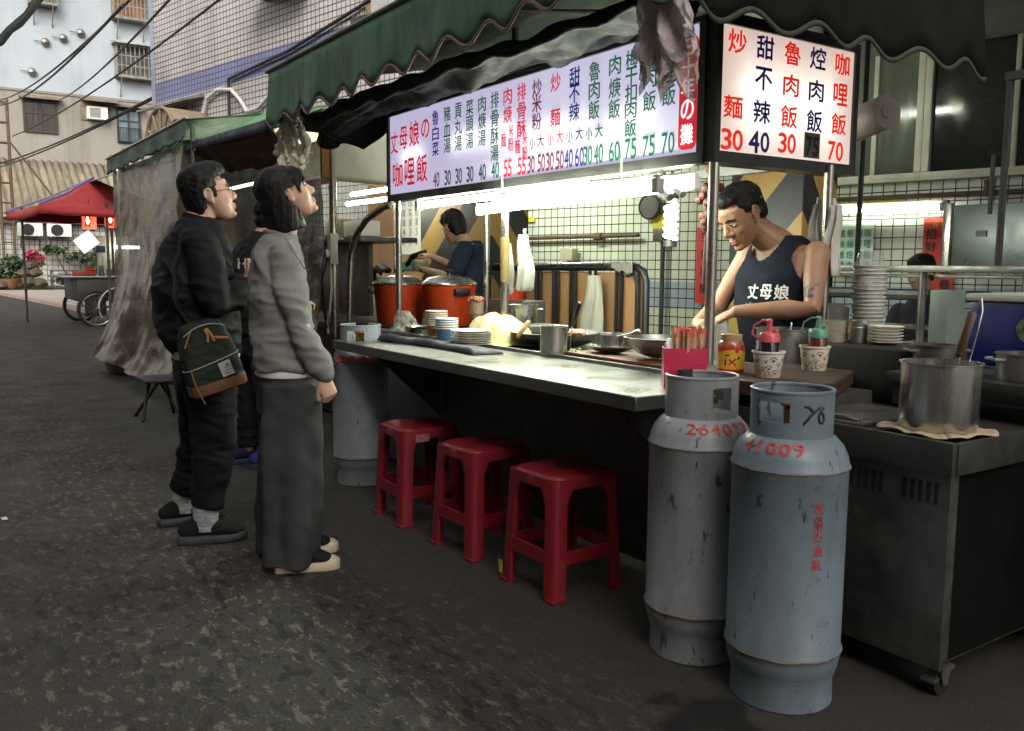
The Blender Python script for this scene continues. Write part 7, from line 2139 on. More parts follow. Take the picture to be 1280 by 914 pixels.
    torso(p, [(.66, 0, .035, .176, .118), (.75, 0, .04, .176, .128), (.88, 0, .04, .16, .12)])
    rl = [(.098, .04, .80), (.108, .052, .58), (.114, .055, .40), (.118, .035, .26), (.120, .018, .155)]
    ll = [(-.10, .03, .80), (-.135, .030, .58), (-.165, .020, .40), (-.195, -.015, .26), (-.215, -.045, .155)]
    for L_ in (rl, ll):
        p.tube([V(x) for x in L_], [(.092, .118), (.085, .100), (.076, .088), (.068, .078), (.064, .068)], 24, ref=(1, 0, 0))
    pj = fuse(p, .0075, 4, disp=creases(.016, .010))
    mk("jeans", pj, clothmat("black denim", (.0055, .0055, .0095, 1), .3, 320, .8), rt, ang=None)
    sock = mat("grey marled sock", (.30, .30, .31, 1), .95, 0, .5, 26, .4, 120, .003, (1, 1, 3))
    shoe_u = clothmat("black knit shoe", (.012, .012, .013, 1), .5, 120, .9, .4)
    sole = mat("charcoal sole", (.035, .035, .037, 1), .7, 0, .15, 8)
    for (ax, ay, yaw, lab) in ((.122, .0, -8, "right"), (-.215, -.062, 6, "left")):
        Ts = Matrix.Translation((ax, ay, 0)) @ Matrix.Rotation(radians(yaw), 4, 'Z')
        q = MB(); q.tube([V((0, .008, .055)), V((0, .010, .10)), V((0, .012, .18))], [(.044, .054), (.047, .054), (.050, .056)], 18, ref=(1, 0, 0), M=Ts); mk("sock", q, sock, rt)
        q = MB()
        q.tube([V((0, -.085, .052)), V((0, -.06, .062)), V((0, -.02, .068)), V((0, .03, .066)), V((0, .08, .055)), V((0, .13, .046)), V((0, .168, .042))], [(.028, .034), (.036, .044), (.039, .050), (.040, .046), (.044, .034), (.042, .026), (.026, .018)], 18, ref=(1, 0, 0), M=Ts, rounded=True)
        q.tube([V((0, -.04, .085)), V((0, .01, .10)), V((0, .035, .095))], [(.036, .03), (.04, .03), (.036, .026)], 16, ref=(1, 0, 0), M=Ts, rounded=True)
        sh = fuse(q, .005, 3); so_ = mk("shoe", sh, shoe_u, rt, ang=None)
        q = MB()
        pr = [(-.112, .016), (-.105, .034), (-.06, .042), (0, .043), (.07, .050), (.12, .048), (.165, .036), (.186, .016)]
        out = [(a, b_) for a, b_ in pr] + [(a, -b_) for a, b_ in pr[::-1]]
        rings = [[V((x * k, y, z)) for (y, x) in out] for z, k in ((-.004, .90), (.010, 1.06), (.026, 1.03), (.038, .86))]
        q.loft(rings, Ts); sq = fuse(q, .005, 6, .5); sq.v = [V((p.x, p.y, max(.0, p.z + .010 * max(0, ((Ts.inverted() @ p).y - .10) / .08) ** 2))) for p in sq.v]; mk("sole", sq, sole, so_, ang=None)
        q = MB()
        for k in range(4): q.tube([Ts @ V((-.022, .045 + .018 * k, .088 - .007 * k)), Ts @ V((0, .05 + .018 * k, .097 - .008 * k)), Ts @ V((.022, .045 + .018 * k, .088 - .007 * k))], .003, 6)
        mk("laces", q, mat("grey lace", (.12, .12, .12, 1), .9), so_)
    # rucksack
    bg = thing("rucksack", "dark green rucksack with brown leather base, hanging at the man's right hip", "rucksack", (-3.73, 1.025, .695), 0, world=False)
    Tb = Matrix.Rotation(radians(90), 4, 'Z') @ Matrix.Rotation(radians(-15), 4, 'Y')
    # own frame after the turn: x -> along the lane direction (y), y -> -x ; thin in y
    def bx(z): return 1
    q = MB()
    rows = [(.0, .108, .060), (.015, .115, .068), (.10, .116, .070), (.19, .108, .062), (.26, .092, .050), (.295, .075, .036), (.30, .05, .02)]
    q.loft([ringz(z, 0, 0, a, b_, e=3.6) for z, a, b_ in rows], Tb)
    gb = fuse(q, .006, 2, disp=folds(14, .006))
    grn_ = clothmat("dark green canvas", (.017, .022, .016, 1), .25, 180, .7, .3)
    body_ = mk("body", gb, grn_, bg, ang=None)
    q = MB(); q.loft([ringz(z, 0, 0, a, b_, e=3.6) for z, a, b_ in ((-.004, .104, .058), (.004, .118, .071), (.034, .1195, .0735), (.048, .118, .072))], Tb); mk("leather_base", q, mat("brown leather", (.12, .05, .016, 1), .5, 0, .2, 12, .2, 60), bg)
    q = MB(); q.tube([Tb @ V((.1175 * cos(a), -.0715 * (abs(sin(a)) ** .5), .128 + .012 * cos(a))) for a in [pi * k / 30 for k in range(31)]], .0026, 6); q.tube([Tb @ V((x_, -.048 - .012 * cos(x_ * 14), .285 - .9 * x_ * x_ * 4)) for x_ in [-.085 + .17 * k / 16 for k in range(17)]], .0026, 6); mk("piping", q, mat("grey piping", (.24, .25, .25, 1), .5), bg)
    q = MB()
    q.box((.045, -.0735, .085), (.05, .003, .062), Tb @ Matrix.Rotation(radians(-6), 4, 'Y')); lbl = mk("patch", q, mat("grey woven patch", (.36, .35, .34, 1), .7, 0, .1, 20), bg)
    q = MB()
    for k in range(4): q.box((.045, -.0755, .094 - .012 * k), (.034, .001, .003), Tb)
    q.prism([(.035, .100), (.045, .112), (.055, .100)], 'y', -.0765, -.075, M=Tb); mk("patch_print", q, mat("patch print", (.06, .06, .06, 1), .7), lbl)
    tanm = mat("tan strap", (.32, .15, .05, 1), .6, 0, .2, 20)
    for pts_ in ([(-.095, -.062, .215), (-.07, -.066, .255), (-.055, -.060, .27)], [(.0, -.062, .268), (.004, -.07, .24), (-.004, -.072, .215)], [(.008, -.062, .268), (.018, -.07, .24), (.022, -.072, .21)], [(.03, -.066, .225), (.085, -.062, .205)], [(-.098, -.055, .12), (-.10, -.062, .06), (-.085, -.064, -.03)]):
        q = MB(); q.tube([Tb @ V(p) for p in pts_], [(.006, .003)] * len(pts_), 6); mk("leather_pull", q, tanm, bg)
    q = MB()
    bvh = BVHTree.FromPolygons([tuple(p) for p in jk.v], jk.f)
    sp_ = []
    for k in range(13):                            # from the bag up across the back to the far shoulder
        u = k / 12
        tgt = V((.10, .0, 1.02 + .34 * u)); a = radians(-52 - 12 * u)
        o_ = tgt + V((cos(a), sin(a), .0)) * .6
        hit = bvh.ray_cast(o_, (tgt - o_).normalized())
        if hit[0] is not None: sp_.append(hit[0] + hit[1] * .006 - V((.27, .025, .695)))
    q.tube([Tb @ V((-.03, .02, .295))] + sp_, [(.020, .005)] * (len(sp_) + 1), 8, ref=(.4, -1, .5))
    mk("strap", q, clothmat("black webbing", (.014, .014, .015, 1), .2, 200, .6), bg)
man()

# ---- the woman in grey ------------------------------------------------------------
def woman():
    rt = thing("person", "woman with black bob in grey cardigan and wide grey trousers looking up", "person", (-3.42, 1.2, 0), radians(-13), world=False)
    T = head_frame((0, .022, 1.487), 28, 2, 0, .93)
    b = MB()
    head_vol(b, T, True)
    b.tube([V((0, .035, 1.47)), V((0, .025, 1.40)), V((0, .0, 1.32))], [(.047, .052), (.046, .048), (.06, .055)], 18, ref=(1, 0, 0))
    torso(b, [(.78, 0, .0, .11, .08), (.95, 0, -.005, .11, .08), (1.12, 0, -.012, .12, .08), (1.25, 0, -.015, .12, .065), (1.31, 0, -.01, .07, .05)])
    RS, RE, RW = V((.150, -.015, 1.265)), V((.182, .030, 1.02)), V((.175, .130, .785))
    LS, LE, LW = V((-.150, -.015, 1.265)), V((-.18, .02, 1.02)), V((-.165, .10, .80))
    for S, E_, W_ in ((RS, RE, RW), (LS, LE, LW)):
        b.tube([S, E_, W_], [.042, .035, .024], 14, rounded=True)
    hand_vol(b, RW, V((-.03, .30, -1)), V((.9, .35, .1)), 1, 62, 2, .88, 25)
    hand_vol(b, LW, V((.03, .25, -1)), V((-.9, .3, .1)), -1, 50, 2, .88, 25)
    for s in (-1, 1):
        b.tube([V((s * .08, .01, .76)), V((s * .09, .02, .42)), V((s * .09, .0, .08))], [.07, .055, .038], 14, rounded=True)
    mk("body", fuse(b, .0044, 3, .5), skinmat("fair skin", (.60, .37, .265)), rt, ang=None)
    eyes(rt, T, .9)
    # bob
    inv = T.inverted()
    q = MB()
    q.ell((0, -.014, .046), (.087, .104, .088), T, 30, 18)
    q.ell((0, .040, .072), (.069, .056, .040), T, 24, 12)
    rows = [(.07, -.012, .088, .102), (.03, -.018, .091, .100), (-.02, -.026, .094, .095), (-.07, -.034, .095, .090), (-.115, -.040, .094, .084), (-.145, -.042, .089, .078)]
    q.loft([[V((a * cos(2 * pi * k / 32), cy + b_ * sin(2 * pi * k / 32), z)) for k in range(32)] for z, cy, a, b_ in rows[::-1]], Matrix.Translation((0, 0.0, 0)) @ T @ Matrix.Rotation(radians(-8), 4, 'X'))
    h = fuse(q, .006, 4, disp=lambda p, n: .0045 * noise.noise(V((p.x * 45, p.y * 45, p.z * 7))) + .002 * noise.noise(p * 70))
    keep = []
    for f in h.f:
        c_ = inv @ (sum((h.v[i] for i in f), V((0, 0, 0))) / len(f))
        face = c_.z < .050 and c_.y > .040 and abs(c_.x) < .078
        ear = c_.z < .022 and c_.z > -.045 and c_.y > -.012 and abs(c_.x) > .06
        if not (face or ear or (c_.y > .010 and c_.z < -.030)): keep.append(f)
    h.f = keep; h.mi = [0] * len(keep)
    ho = mk("hair", h, HAIRB, rt, ang=None, fixn=False)
    q = MB()
    random.seed(4)
    for k in range(110):                          # thin fringe and side strands
        a = radians(90 + random.uniform(-80, 80))
        p0 = V((.071 * cos(a), .026 + .072 * sin(a), .070 + random.uniform(-.012, .012)))
        ln = random.uniform(.034, .052) + (.03 if abs(cos(a)) > .93 else 0)
        q.tube([T @ p0, T @ (p0 + V((.004 * cos(a), .004, -ln * .55))), T @ (p0 + V((random.gauss(0, .003), .001, -ln)))], [(.0042, .0018), (.0036, .0015), (.001, .0006)], 6)
    mk("fringe", q, HAIRB, ho)
    # cardigan
    j = MB()
    torso(j, [(.800, 0, .004, .158, .118), (.825, 0, .002, .164, .121), (.95, 0, -.006, .162, .118), (1.08, 0, -.012, .158, .110), (1.18, 0, -.016, .162, .104), (1.25, 0, -.020, .156, .090), (1.295, 0, -.016, .112, .074), (1.335, 0, -.006, .066, .060)])
    for S, E_, W_ in ((RS, RE, RW), (LS, LE, LW)):
        d_ = (W_ - E_).normalized()
        j.tube([S + V((0, 0, .005)), S.lerp(E_, .5), E_, E_.lerp(W_, .55), W_ - d_ * .045, W_ - d_ * .0], [.060, .057, .054, .051, .046, .034], 18, rounded=True)
    jm = clothmat("heather grey knit", (.225, .218, .205, 1), .22, 340, .95, .45)
    ck = fuse(j, .007, 5, disp=creases(.020, .012))
    co_ = mk("cardigan", ck, jm, rt, ang=None)
    q = MB(); q.tube([V((.066 * cos(a), -.004 + .060 * sin(a), 1.333 + .012 * -sin(a))) for a in [2 * pi * k / 30 for k in range(30)]], [(.010, .006)] * 30, 8, ref=(0, 0, 1), closed=True)
    mk("neckband", q, jm, co_)
    q = MB(); q.tube([V((.19, -.008, 1.262 + .06)), V((.212, .03, 1.25)), V((.20, .062, 1.20))], .0022, 5); mk("shoulder_seam", q, mat("darker grey knit", (.17, .165, .155, 1), .9), co_)
    q = MB(); torso(q, [(.780, 0, .008, .156, .118), (.786, 0, .008, .159, .122), (.82, 0, .004, .154, .114)]); mk("shirt_hem", q, clothmat("white cotton", (.68, .66, .66, 1), .05), rt)
    # wide trousers
    p = MB()
    torso(p, [(.62, 0, .010, .166, .120), (.72, 0, .012, .162, .122), (.80, 0, .006, .146, .110)])
    for s in (-1, 1):
        p.tube([V((s * .085, .018, .75)), V((s * .090, .015, .55)), V((s * .095, .012, .35)), V((s * .10, .004, .18)), V((s * .105, -.004, .022))], [(.082, .120), (.085, .116), (.087, .114), (.090, .108), (.094, .104)], 30, ref=(1, 0, 0))
    def tf(p_, n):
        a = atan2(p_.y, p_.x - (.095 if p_.x > 0 else -.095))
        return .012 * sin(a * 4 + 1.0) * min(1, max(0, (.75 - p_.z) * 2)) + .014 * noise.noise(V((p_.x * 9, p_.y * 9, p_.z * 3.0))) + .006 * noise.noise(V((p_.x * 14, p_.y * 14 + p_.z * 6, p_.z * 12)))
    mk("trousers", fuse(p, .0075, 4, disp=tf), clothmat("charcoal wool", (.042, .042, .0435, 1), .16, 260, .95, .35), rt, ang=None)
    cream = mat("cream rubber", (.58, .49, .34, 1), .55, 0, .08, 9)
    for (ax, ay, yaw) in ((.105, .045, -6), (-.095, .075, 4)):
        Ts = Matrix.Translation((ax, ay, 0)) @ Matrix.Rotation(radians(yaw), 4, 'Z')
        q = MB()
        q.tube([V((0, -.095, .048)), V((0, -.04, .060)), V((0, .03, .060)), V((0, .075, .046)), V((0, .10, .040))], [(.030, .034), (.037, .042), (.039, .040), (.040, .026), (.036, .02)], 18, ref=(1, 0, 0), M=Ts, rounded=True)
        so_ = mk("shoe", fuse(q, .005, 2), clothmat("black canvas", (.014, .014, .017, 1), .3, 200), rt, ang=None)
        pr = [(-.115, .014), (-.105, .034), (-.05, .040), (.03, .044), (.09, .047), (.125, .040), (.145, .018)]
        out = pr + [(a, -b_) for a, b_ in pr[::-1]]
        q = MB(); q.loft([[V((x * k, y, z)) for (y, x) in out] for z, k in ((0, .95), (.006, 1.0), (.030, 1.0), (.034, .94))], Ts); mk("sole", q, cream, so_, ang=50)
        q = MB(); q.ell((0, .103, .030), (.041, .040, .022), Ts, 18, 10); mk("toe_cap", q, cream, so_)
        q = MB()
        for k in range(3): q.tube([Ts @ V((-.02, .056 + .014 * k, .060 - .006 * k)), Ts @ V((.02, .056 + .014 * k, .060 - .006 * k))], .0032, 6)
        mk("laces", q, M['white_plastic'], so_)
woman()

# ---- the person in black between them ---------------------------------------------
def third():
    rt = thing("person", "person in black printed sweatshirt and blue shoes, half hidden between the couple", "person", (-5.25, 1.68, 0), 0, world=False)
    T = head_frame((0, .11, 1.50), 0, 10, 0, 1.0)
    b = MB(); head_vol(b, T)
    b.tube([V((0, .10, 1.47)), V((0, .06, 1.40)), V((0, .01, 1.33))], [(.054, .056), (.054, .056), (.07, .06)], 16, ref=(1, 0, 0))
    torso(b, [(.82, 0, .01, .15, .10), (1.1, 0, 0, .16, .11), (1.30, 0, 0, .15, .09), (1.37, 0, 0, .08, .06)])
    arms = ((V((.18, 0, 1.29)), V((.23, .04, 1.03)), V((.17, .2, .98))), (V((-.18, 0, 1.29)), V((-.23, .04, 1.03)), V((-.16, .2, .98))))
    for i, (S, E_, W_) in enumerate(arms):
        b.tube([S, E_, W_], [.045, .038, .027], 12, rounded=True)
        hand_vol(b, W_, V((-.3 if i == 0 else .3, 1, .1)), V((0, .1, 1)), 1 if i else -1, 45, 3, .92)
    legs = ((.10, .03, .0), (-.10, -.05, .0))
    for x, y, _ in legs: b.tube([V((x, .02, .84)), V((x, y + .03, .45)), V((x, y, .08))], [.08, .055, .04], 14, rounded=True)
    mk("body", fuse(b, .007, 3), skinmat("medium skin", (.48, .28, .19)), rt, ang=None)
    q = MB(); q.ell((0, -.018, .045), (.084, .100, .088), T, 24, 14); q.ell((0, -.05, -.02), (.072, .062, .06), T, 20, 12); q.ell((0, .03, .085), (.066, .06, .04), T, 20, 12)
    mk("hair", fuse(q, .007, 3, disp=lambda p, n: .005 * noise.noise(p * 50)), HAIR, rt, ang=None)
    j = MB(); torso(j, [(.80, 0, .01, .18, .135), (.95, 0, .0, .195, .145), (1.15, 0, 0, .20, .138), (1.27, 0, 0, .19, .115), (1.33, 0, .02, .158, .108), (1.37, 0, .04, .112, .096), (1.41, 0, .065, .076, .076)])
    for S, E_, W_ in arms:
        j.tube([S, S.lerp(E_, .5), E_, W_ - (W_ - E_).normalized() * .03], [.078, .072, .066, .048], 16, rounded=True)
    jk = fuse(j, .008, 4, disp=folds(8, .014, (0, 0, 1)))
    jo = mk("sweatshirt", jk, clothmat("black sweatshirt", (.011, .011, .012, 1), .2, 240, .9), rt, ang=None)
    d = V((1.0, -.30, 0)).normalized(); xd = V((.30, 1.0, 0)).normalized()
    tx = [(c, (i - 1.5) * .052, .02, .045, .058) for i, c in enumerate("HINO")] + [(c, (i - 1.5) * .05 + .01, -.075, .04, .07) for i, c in enumerate("CREW")]
    drape_text("lettering", tx, V((0, .0, 1.20)), xd, V((0, 0, 1)), d, 1, mat("white print", (.55, .55, .55, 1), .7), jk, jo)
    p = MB(); torso(p, [(.68, 0, .01, .18, .12), (.84, 0, .01, .17, .12)])
    for x, y, _ in legs: p.tube([V((x, .015, .78)), V((x, y * .6 + .02, .45)), V((x, y + .005, .10))], [(.092, .115), (.078, .088), (.062, .066)], 20, ref=(1, 0, 0))
    mk("trousers", fuse(p, .008, 4, disp=folds(7, .014)), clothmat("black trousers", (.010, .010, .013, 1), .2, 240), rt, ang=None)
    for i, (x, y, _) in enumerate(legs):
        Ts = Matrix.Translation((x, y - .02, 0)) @ Matrix.Rotation(radians(-8 + 16 * i), 4, 'Z')
        q = MB(); q.tube([V((0, -.085, .05)), V((0, -.02, .066)), V((0, .04, .06)), V((0, .11, .042)), V((0, .15, .036))], [(.032, .036), (.038, .046), (.040, .04), (.042, .028), (.03, .018)], 16, ref=(1, 0, 0), M=Ts, rounded=True)
        so_ = mk("shoe", fuse(q, .006, 2), clothmat("blue trainer", (.03, .03, .16, 1) if i == 0 else (.02, .022, .05, 1), .4, 90), rt, ang=None)
        pr = [(-.115, .016), (-.1, .034), (-.03, .040), (.06, .046), (.12, .042), (.165, .016)]
        out = pr + [(a, -b_) for a, b_ in pr[::-1]]
        q = MB(); q.loft([[V((x_ * k, y_, z)) for (y_, x_) in out] for z, k in ((0, .95), (.006, 1), (.026, 1), (.03, .94))], Ts); mk("sole", q, mat("dark sole", (.03, .03, .06, 1), .7), so_, ang=50)
third()

# ---- the cook in the navy vest (faces the lane) ------------------------------------
def cook_vest():
    # own frame: +y is towards the lane, +x is towards the far end of the lane
    rt = thing("person", "tattooed cook in a navy printed vest leaning over his pots", "person", (-2.60, 3.22, 0), pi, world=False)
    # scene (X,Y) -> own: x = -(X+2.60), y = -(Y-3.22)
    def L(X, Y, Z): return V((-(X + 2.60), -(Y - 3.22), Z))
    b = MB()
    T = head_frame(L(-2.70, 3.035, 1.445), -31, -4, 6, 1.11)
    head_vol(b, T)
    b.tube([L(-2.70, 3.07, 1.42), L(-2.66, 3.12, 1.37), L(-2.62, 3.20, 1.31)], [(.06, .062), (.064, .064), (.085, .075)], 18, ref=(1, 0, 0))
    torso(b, [(.70, 0, -.02, .16, .12), (.90, 0, .02, .165, .125), (1.05, .01, .04, .18, .13), (1.18, .01, .035, .19, .12), (1.28, .01, .02, .175, .095), (1.335, .02, .01, .11, .075)])
    LS, LE, LW = L(-2.415, 3.19, 1.275), L(-2.345, 3.08, 1.05), L(-2.60, 2.90, 1.03)
    RS, RE, RW = L(-2.79, 3.19, 1.275), L(-2.87, 3.08, 1.03), L(-2.78, 2.86, .97)
    for S, E_, W_ in ((LS, LE, LW), (RS, RE, RW)):
        b.ell(S, (.055, .056, .060))
        b.tube([S + (S - E_).normalized() * .01, S.lerp(E_, .45), E_, E_.lerp(W_, .3), W_], [.052, .049, .040, .043, .027], 16, rounded=True)
    hand_vol(b, LW, L(-2.60, 2.90, 0) * 0 + (L(-2.66, 2.86, .99) - LW), V((.1, .5, 1)), 1, 42, 4, .98, 40)
    hand_vol(b, RW, L(-2.70, 2.82, .97) - RW, V((-.2, .6, 1)), -1, 45, 4, .98, 40)
    for s in (-1, 1): b.tube([V((s * .10, -.02, .78)), V((s * .11, -.02, .45)), V((s * .11, -.04, .08))], [.085, .06, .042], 14, rounded=True); b.tube([V((s * .11, -.05, .04)), V((s * .12, .08, .03))], [(.04, .03), (.036, .02)], 10, ref=(1, 0, 0), rounded=True)
    mk("body", fuse(b, .0048, 2, .45), skinmat("warm tan skin", (.29, .155, .092)), rt, ang=None)
    eyes(rt, T, .65)
    q = MB(); q.ell((0, -.02, .050), (.081, .097, .083), T, 28, 16); q.ell((0, .032, .088), (.062, .058, .040), T, 22, 12); q.ell((0, -.055, -.005), (.070, .058, .065), T, 20, 12)
    h = fuse(q, .006, 3, disp=lambda p, n: .004 * noise.noise(p * 60) + .004 * noise.noise(p * 25))
    inv = T.inverted(); keep = []
    for f in h.f:
        c_ = inv @ (sum((h.v[i] for i in f), V((0, 0, 0))) / len(f))
        if not (c_.y > .048 and c_.z < .080 and abs(c_.x) < .075): keep.append(f)
    h.f = keep; h.mi = [0] * len(keep)
    mk("hair", h, HAIR, rt, ang=None, fixn=False)
    j = MB()
    torso(j, [(.68, 0, -.02, .178, .138), (.90, 0, .02, .182, .142), (1.05, .01, .04, .196, .148), (1.18, .01, .036, .206, .137), (1.28, .01, .021, .192, .112), (1.335, .02, .012, .130, .092), (1.37, .03, .02, .085, .080)])
    for S in (LS, RS): j.ell(S, (.078, .078, .080))
    jk = fuse(j, .006, 4, disp=lambda p, n: .007 * (.25 - abs(noise.noise(V((p.x * 9, p.y * 9, p.z * 5))))) * min(1, max(0, (1.16 - p.z) * 8)))
    keep = []
    for f in jk.f:
        c_ = sum((jk.v[i] for i in f), V((0, 0, 0))) / len(f)
        hole = False
        for S in (LS, RS):
            dx = (c_.x - S.x) * (1 if S.x > 0 else -1); dz = c_.z - S.z
            if dx > -.060 + max(0, -(dz + .02)) * .55 and dz > -.13 : hole = True
        nx, nz = c_.x - .03, c_.z - 1.375
        if c_.y > .0 and (nx / .085) ** 2 + (nz / .125) ** 2 < 1: hole = True
        if c_.y <= .0 and (nx / .085) ** 2 + (nz / .07) ** 2 < 1: hole = True
        if c_.z > 1.36: hole = True
        if not hole: keep.append(f)
    jk.f = keep; jk.mi = [0] * len(keep)
    vo = mk("vest", jk, clothmat("navy cotton", (.006, .008, .016, 1), .2, 240, .9), rt, ang=None, fixn=False)
    xd = V((-1, 0, 0))
    tx = [(c, (i - 1) * .068, .0, .056, .062) for i, c in enumerate("丈母娘")] + [(c, (i - 1) * .068 - .004, -.085, .058, .066) for i, c in enumerate("咖哩飯")]
    drape_text("lettering", tx, V((-.045, .2, 1.115)), xd, V((0, 0, 1)), V((-.0, 1, .0)), 1, mat("white print", (.62, .62, .62, 1), .7), jk, vo)
    # tattoo: dark ink band on the upper arm
    bm_ = BVHTree.FromPolygons([tuple(p) for p in rt.children[0].data.vertices and [v.co for v in rt.children[0].data.vertices]], [list(p.vertices) for p in rt.children[0].data.polygons])
    q = MB(); random.seed(12)
    c_ = LS.lerp(LE, .70)
    for k in range(22):
        o_ = c_ + V((random.gauss(0, .005), .15, random.gauss(0, .024))) + V((random.uniform(-.035, .04), 0, 0))
        r_ = random.uniform(.004, .009)
        a0 = random.uniform(0, 6)
        pts = []
        for i in range(9):
            a = a0 + 2 * pi * i / 9
            rr_ = r_ * (1.5 if i % 3 == 0 else .6)
            p0 = o_ + V((rr_ * cos(a), 0, rr_ * sin(a)))
            hit = bm_.ray_cast(p0, V((0, -1, 0)), .3)
            pts.append((hit[0] + V((0, .0015, 0))) if hit[0] is not None else None)
        if all(p is not None for p in pts): q.add(pts, [list(range(9))])
    if q.v: mk("tattoo", q, mat("tattoo ink", (.035, .04, .04, 1), .5), rt.children[0], fixn=False, ang=None)
    p = MB(); torso(p, [(.62, 0, -.02, .185, .14), (.76, 0, -.02, .18, .14)])
    for s in (-1, 1): p.tube([V((s * .10, -.02, .70)), V((s * .11, -.03, .40)), V((s * .11, -.04, .10))], [(.095, .11), (.085, .09), (.075, .08)], 18, ref=(1, 0, 0))
    mk("trousers", fuse(p, .01, 3), clothmat("black trousers of the cook", (.012, .012, .014, 1), .2), rt, ang=None)
cook_vest()

# ---- the cook in the dark T-shirt behind the cookers --------------------------------
def cook_tee():
    rt = thing("person", "cook in a dark blue T-shirt filling a bag behind the orange cookers", "person", (-5.92, 3.62, 0), radians(125), world=False)
    # own +y points to -X (left in the picture); own +x points to +Y
    RI = Matrix.Rotation(-radians(125), 3, 'Z')
    def L(X, Y, Z): return RI @ V((X + 5.92, Y - 3.62, Z))
    b = MB()
    T = head_frame(L(-6.06, 3.52, 1.515), -24, -24, 0, 1.0)
    head_vol(b, T)
    b.tube([L(-6.04, 3.53, 1.48), L(-6.00, 3.57, 1.42), L(-5.95, 3.60, 1.35)], [(.055, .056), (.057, .058), (.08, .07)], 16, ref=(1, 0, 0))
    torso(b, [(.80, 0, .0, .15, .10), (1.0, 0, .02, .16, .11), (1.2, 0, .02, .17, .11), (1.33, 0, .02, .16, .09), (1.39, 0, .02, .09, .065)])
    nearS, nearE, nearW = L(-5.82, 3.48, 1.33), L(-5.80, 3.34, 1.12), L(-6.16, 3.32, 1.18)
    farS, farE, farW = L(-6.03, 3.77, 1.33), L(-6.26, 3.74, 1.16), L(-6.46, 3.54, 1.29)
    for S, E_, W_ in ((nearS, nearE, nearW), (farS, farE, farW)):
        b.tube([S, S.lerp(E_, .5), E_, E_.lerp(W_, .3), W_], [.05, .048, .038, .04, .027], 14, rounded=True)
    hand_vol(b, nearW, L(-6.36, 3.38, 1.22) - nearW, V((0, 0, 1)), 1, 38, 4, .95)
    hand_vol(b, farW, L(-6.56, 3.48, 1.31) - farW, V((0, 0, 1)), -1, 40, 4, .95)
    for s in (-1, 1): b.tube([V((s * .10, 0, .84)), V((s * .1, 0, .45)), V((s * .1, -.01, .08))], [.08, .06, .04], 12, rounded=True)
    mk("body", fuse(b, .006, 3), skinmat("tan skin of the cook", (.46, .27, .18)), rt, ang=None)
    eyes(rt, T, .7)
    q = MB()
    rows = [(-.09, -.050, .052, .032), (-.05, -.045, .070, .052), (-.01, -.032, .081, .074), (.03, -.018, .086, .092), (.065, -.004, .087, .106), (.095, .004, .083, .104), (.12, .006, .068, .088), (.14, .006, .044, .058), (.147, .006, .02, .026)]
    q.loft([[V((a * cos(2 * pi * k / 36), cy + b_ * sin(2 * pi * k / 36), z)) for k in range(36)] for z, cy, a, b_ in rows], T)
    h = fuse(q, .007, 3, disp=lambda p, n: .006 * noise.noise(p * 45))
    inv = T.inverted(); keep = []
    for f in h.f:
        c_ = inv @ (sum((h.v[i] for i in f), V((0, 0, 0))) / len(f))
        if not (c_.y > .045 and c_.z < .045 and abs(c_.x) < .078): keep.append(f)
    h.f = keep; h.mi = [0] * len(keep)
    mk("hair", h, HAIR, rt, ang=None, fixn=False)
    j = MB(); torso(j, [(.78, 0, .0, .175, .130), (.95, 0, .015, .178, .134), (1.15, 0, .02, .185, .132), (1.28, 0, .02, .18, .112), (1.36, 0, .025, .14, .098), (1.41, 0, .035, .085, .078)])
    for S, E_, W_ in ((nearS, nearE, nearW), (farS, farE, farW)):
        j.tube([S, S.lerp(E_, .45), S.lerp(E_, .78)], [.074, .073, .070], 16, rounded=True)
    jk = fuse(j, .008, 4, disp=folds(8, .014, (0, 0, 1)))
    to = mk("t_shirt", jk, clothmat("dark blue cotton", (.018, .026, .045, 1), .2, 240, .9), rt, ang=None)
    d = V((0, 1, 0)); xd = V((-1, 0, 0))
    tx = [(c, (i - 1) * .072, 0, .06, .07) for i, c in enumerate("丈母娘")] 
    drape_text("lettering", tx, V((-.02, .02, 1.20)), xd, V((0, 0, 1)), d, 1, mat("white print of the cook", (.6, .6, .58, 1), .7), jk, to)
    p = MB(); torso(p, [(.68, 0, 0, .18, .13), (.84, 0, 0, .17, .125)])
    for s in (-1, 1): p.tube([V((s * .10, 0, .78)), V((s * .1, 0, .45)), V((s * .1, -.01, .08))], [(.09, .11), (.08, .09), (.07, .075)], 16, ref=(1, 0, 0))
    mk("trousers", fuse(p, .012, 3), clothmat("dark trousers", (.012, .012, .016, 1), .2), rt, ang=None)
cook_tee()
q = MB(); q.lathe([(.05, 0), (.07, .05), (.066, .085), (.03, .09)], (-6.48, 3.44, 1.17), 16); q.v = [p + V((.012 * noise.noise(p * 20), .012 * noise.noise(p * 23), .01 * noise.noise(p * 19))) for p in q.v]
mk("filled_bag", q, glassy("bag of greens", (.30, .33, .16, 1), .85, .2, .5, 40), None, label="small bag of greens held by the cook behind the orange cookers", cat="plastic bag")
q = MB(); q.tube([V((-6.58, 3.54, 1.33)), V((-6.68, 3.48, 1.29)), V((-6.72, 3.44, 1.22))], [.022, .028, .02], 10, rounded=True); mk("black_scoop", q, M['black_gloss'], None, label="black scoop in the raised hand of the cook behind the cookers", cat="scoop")

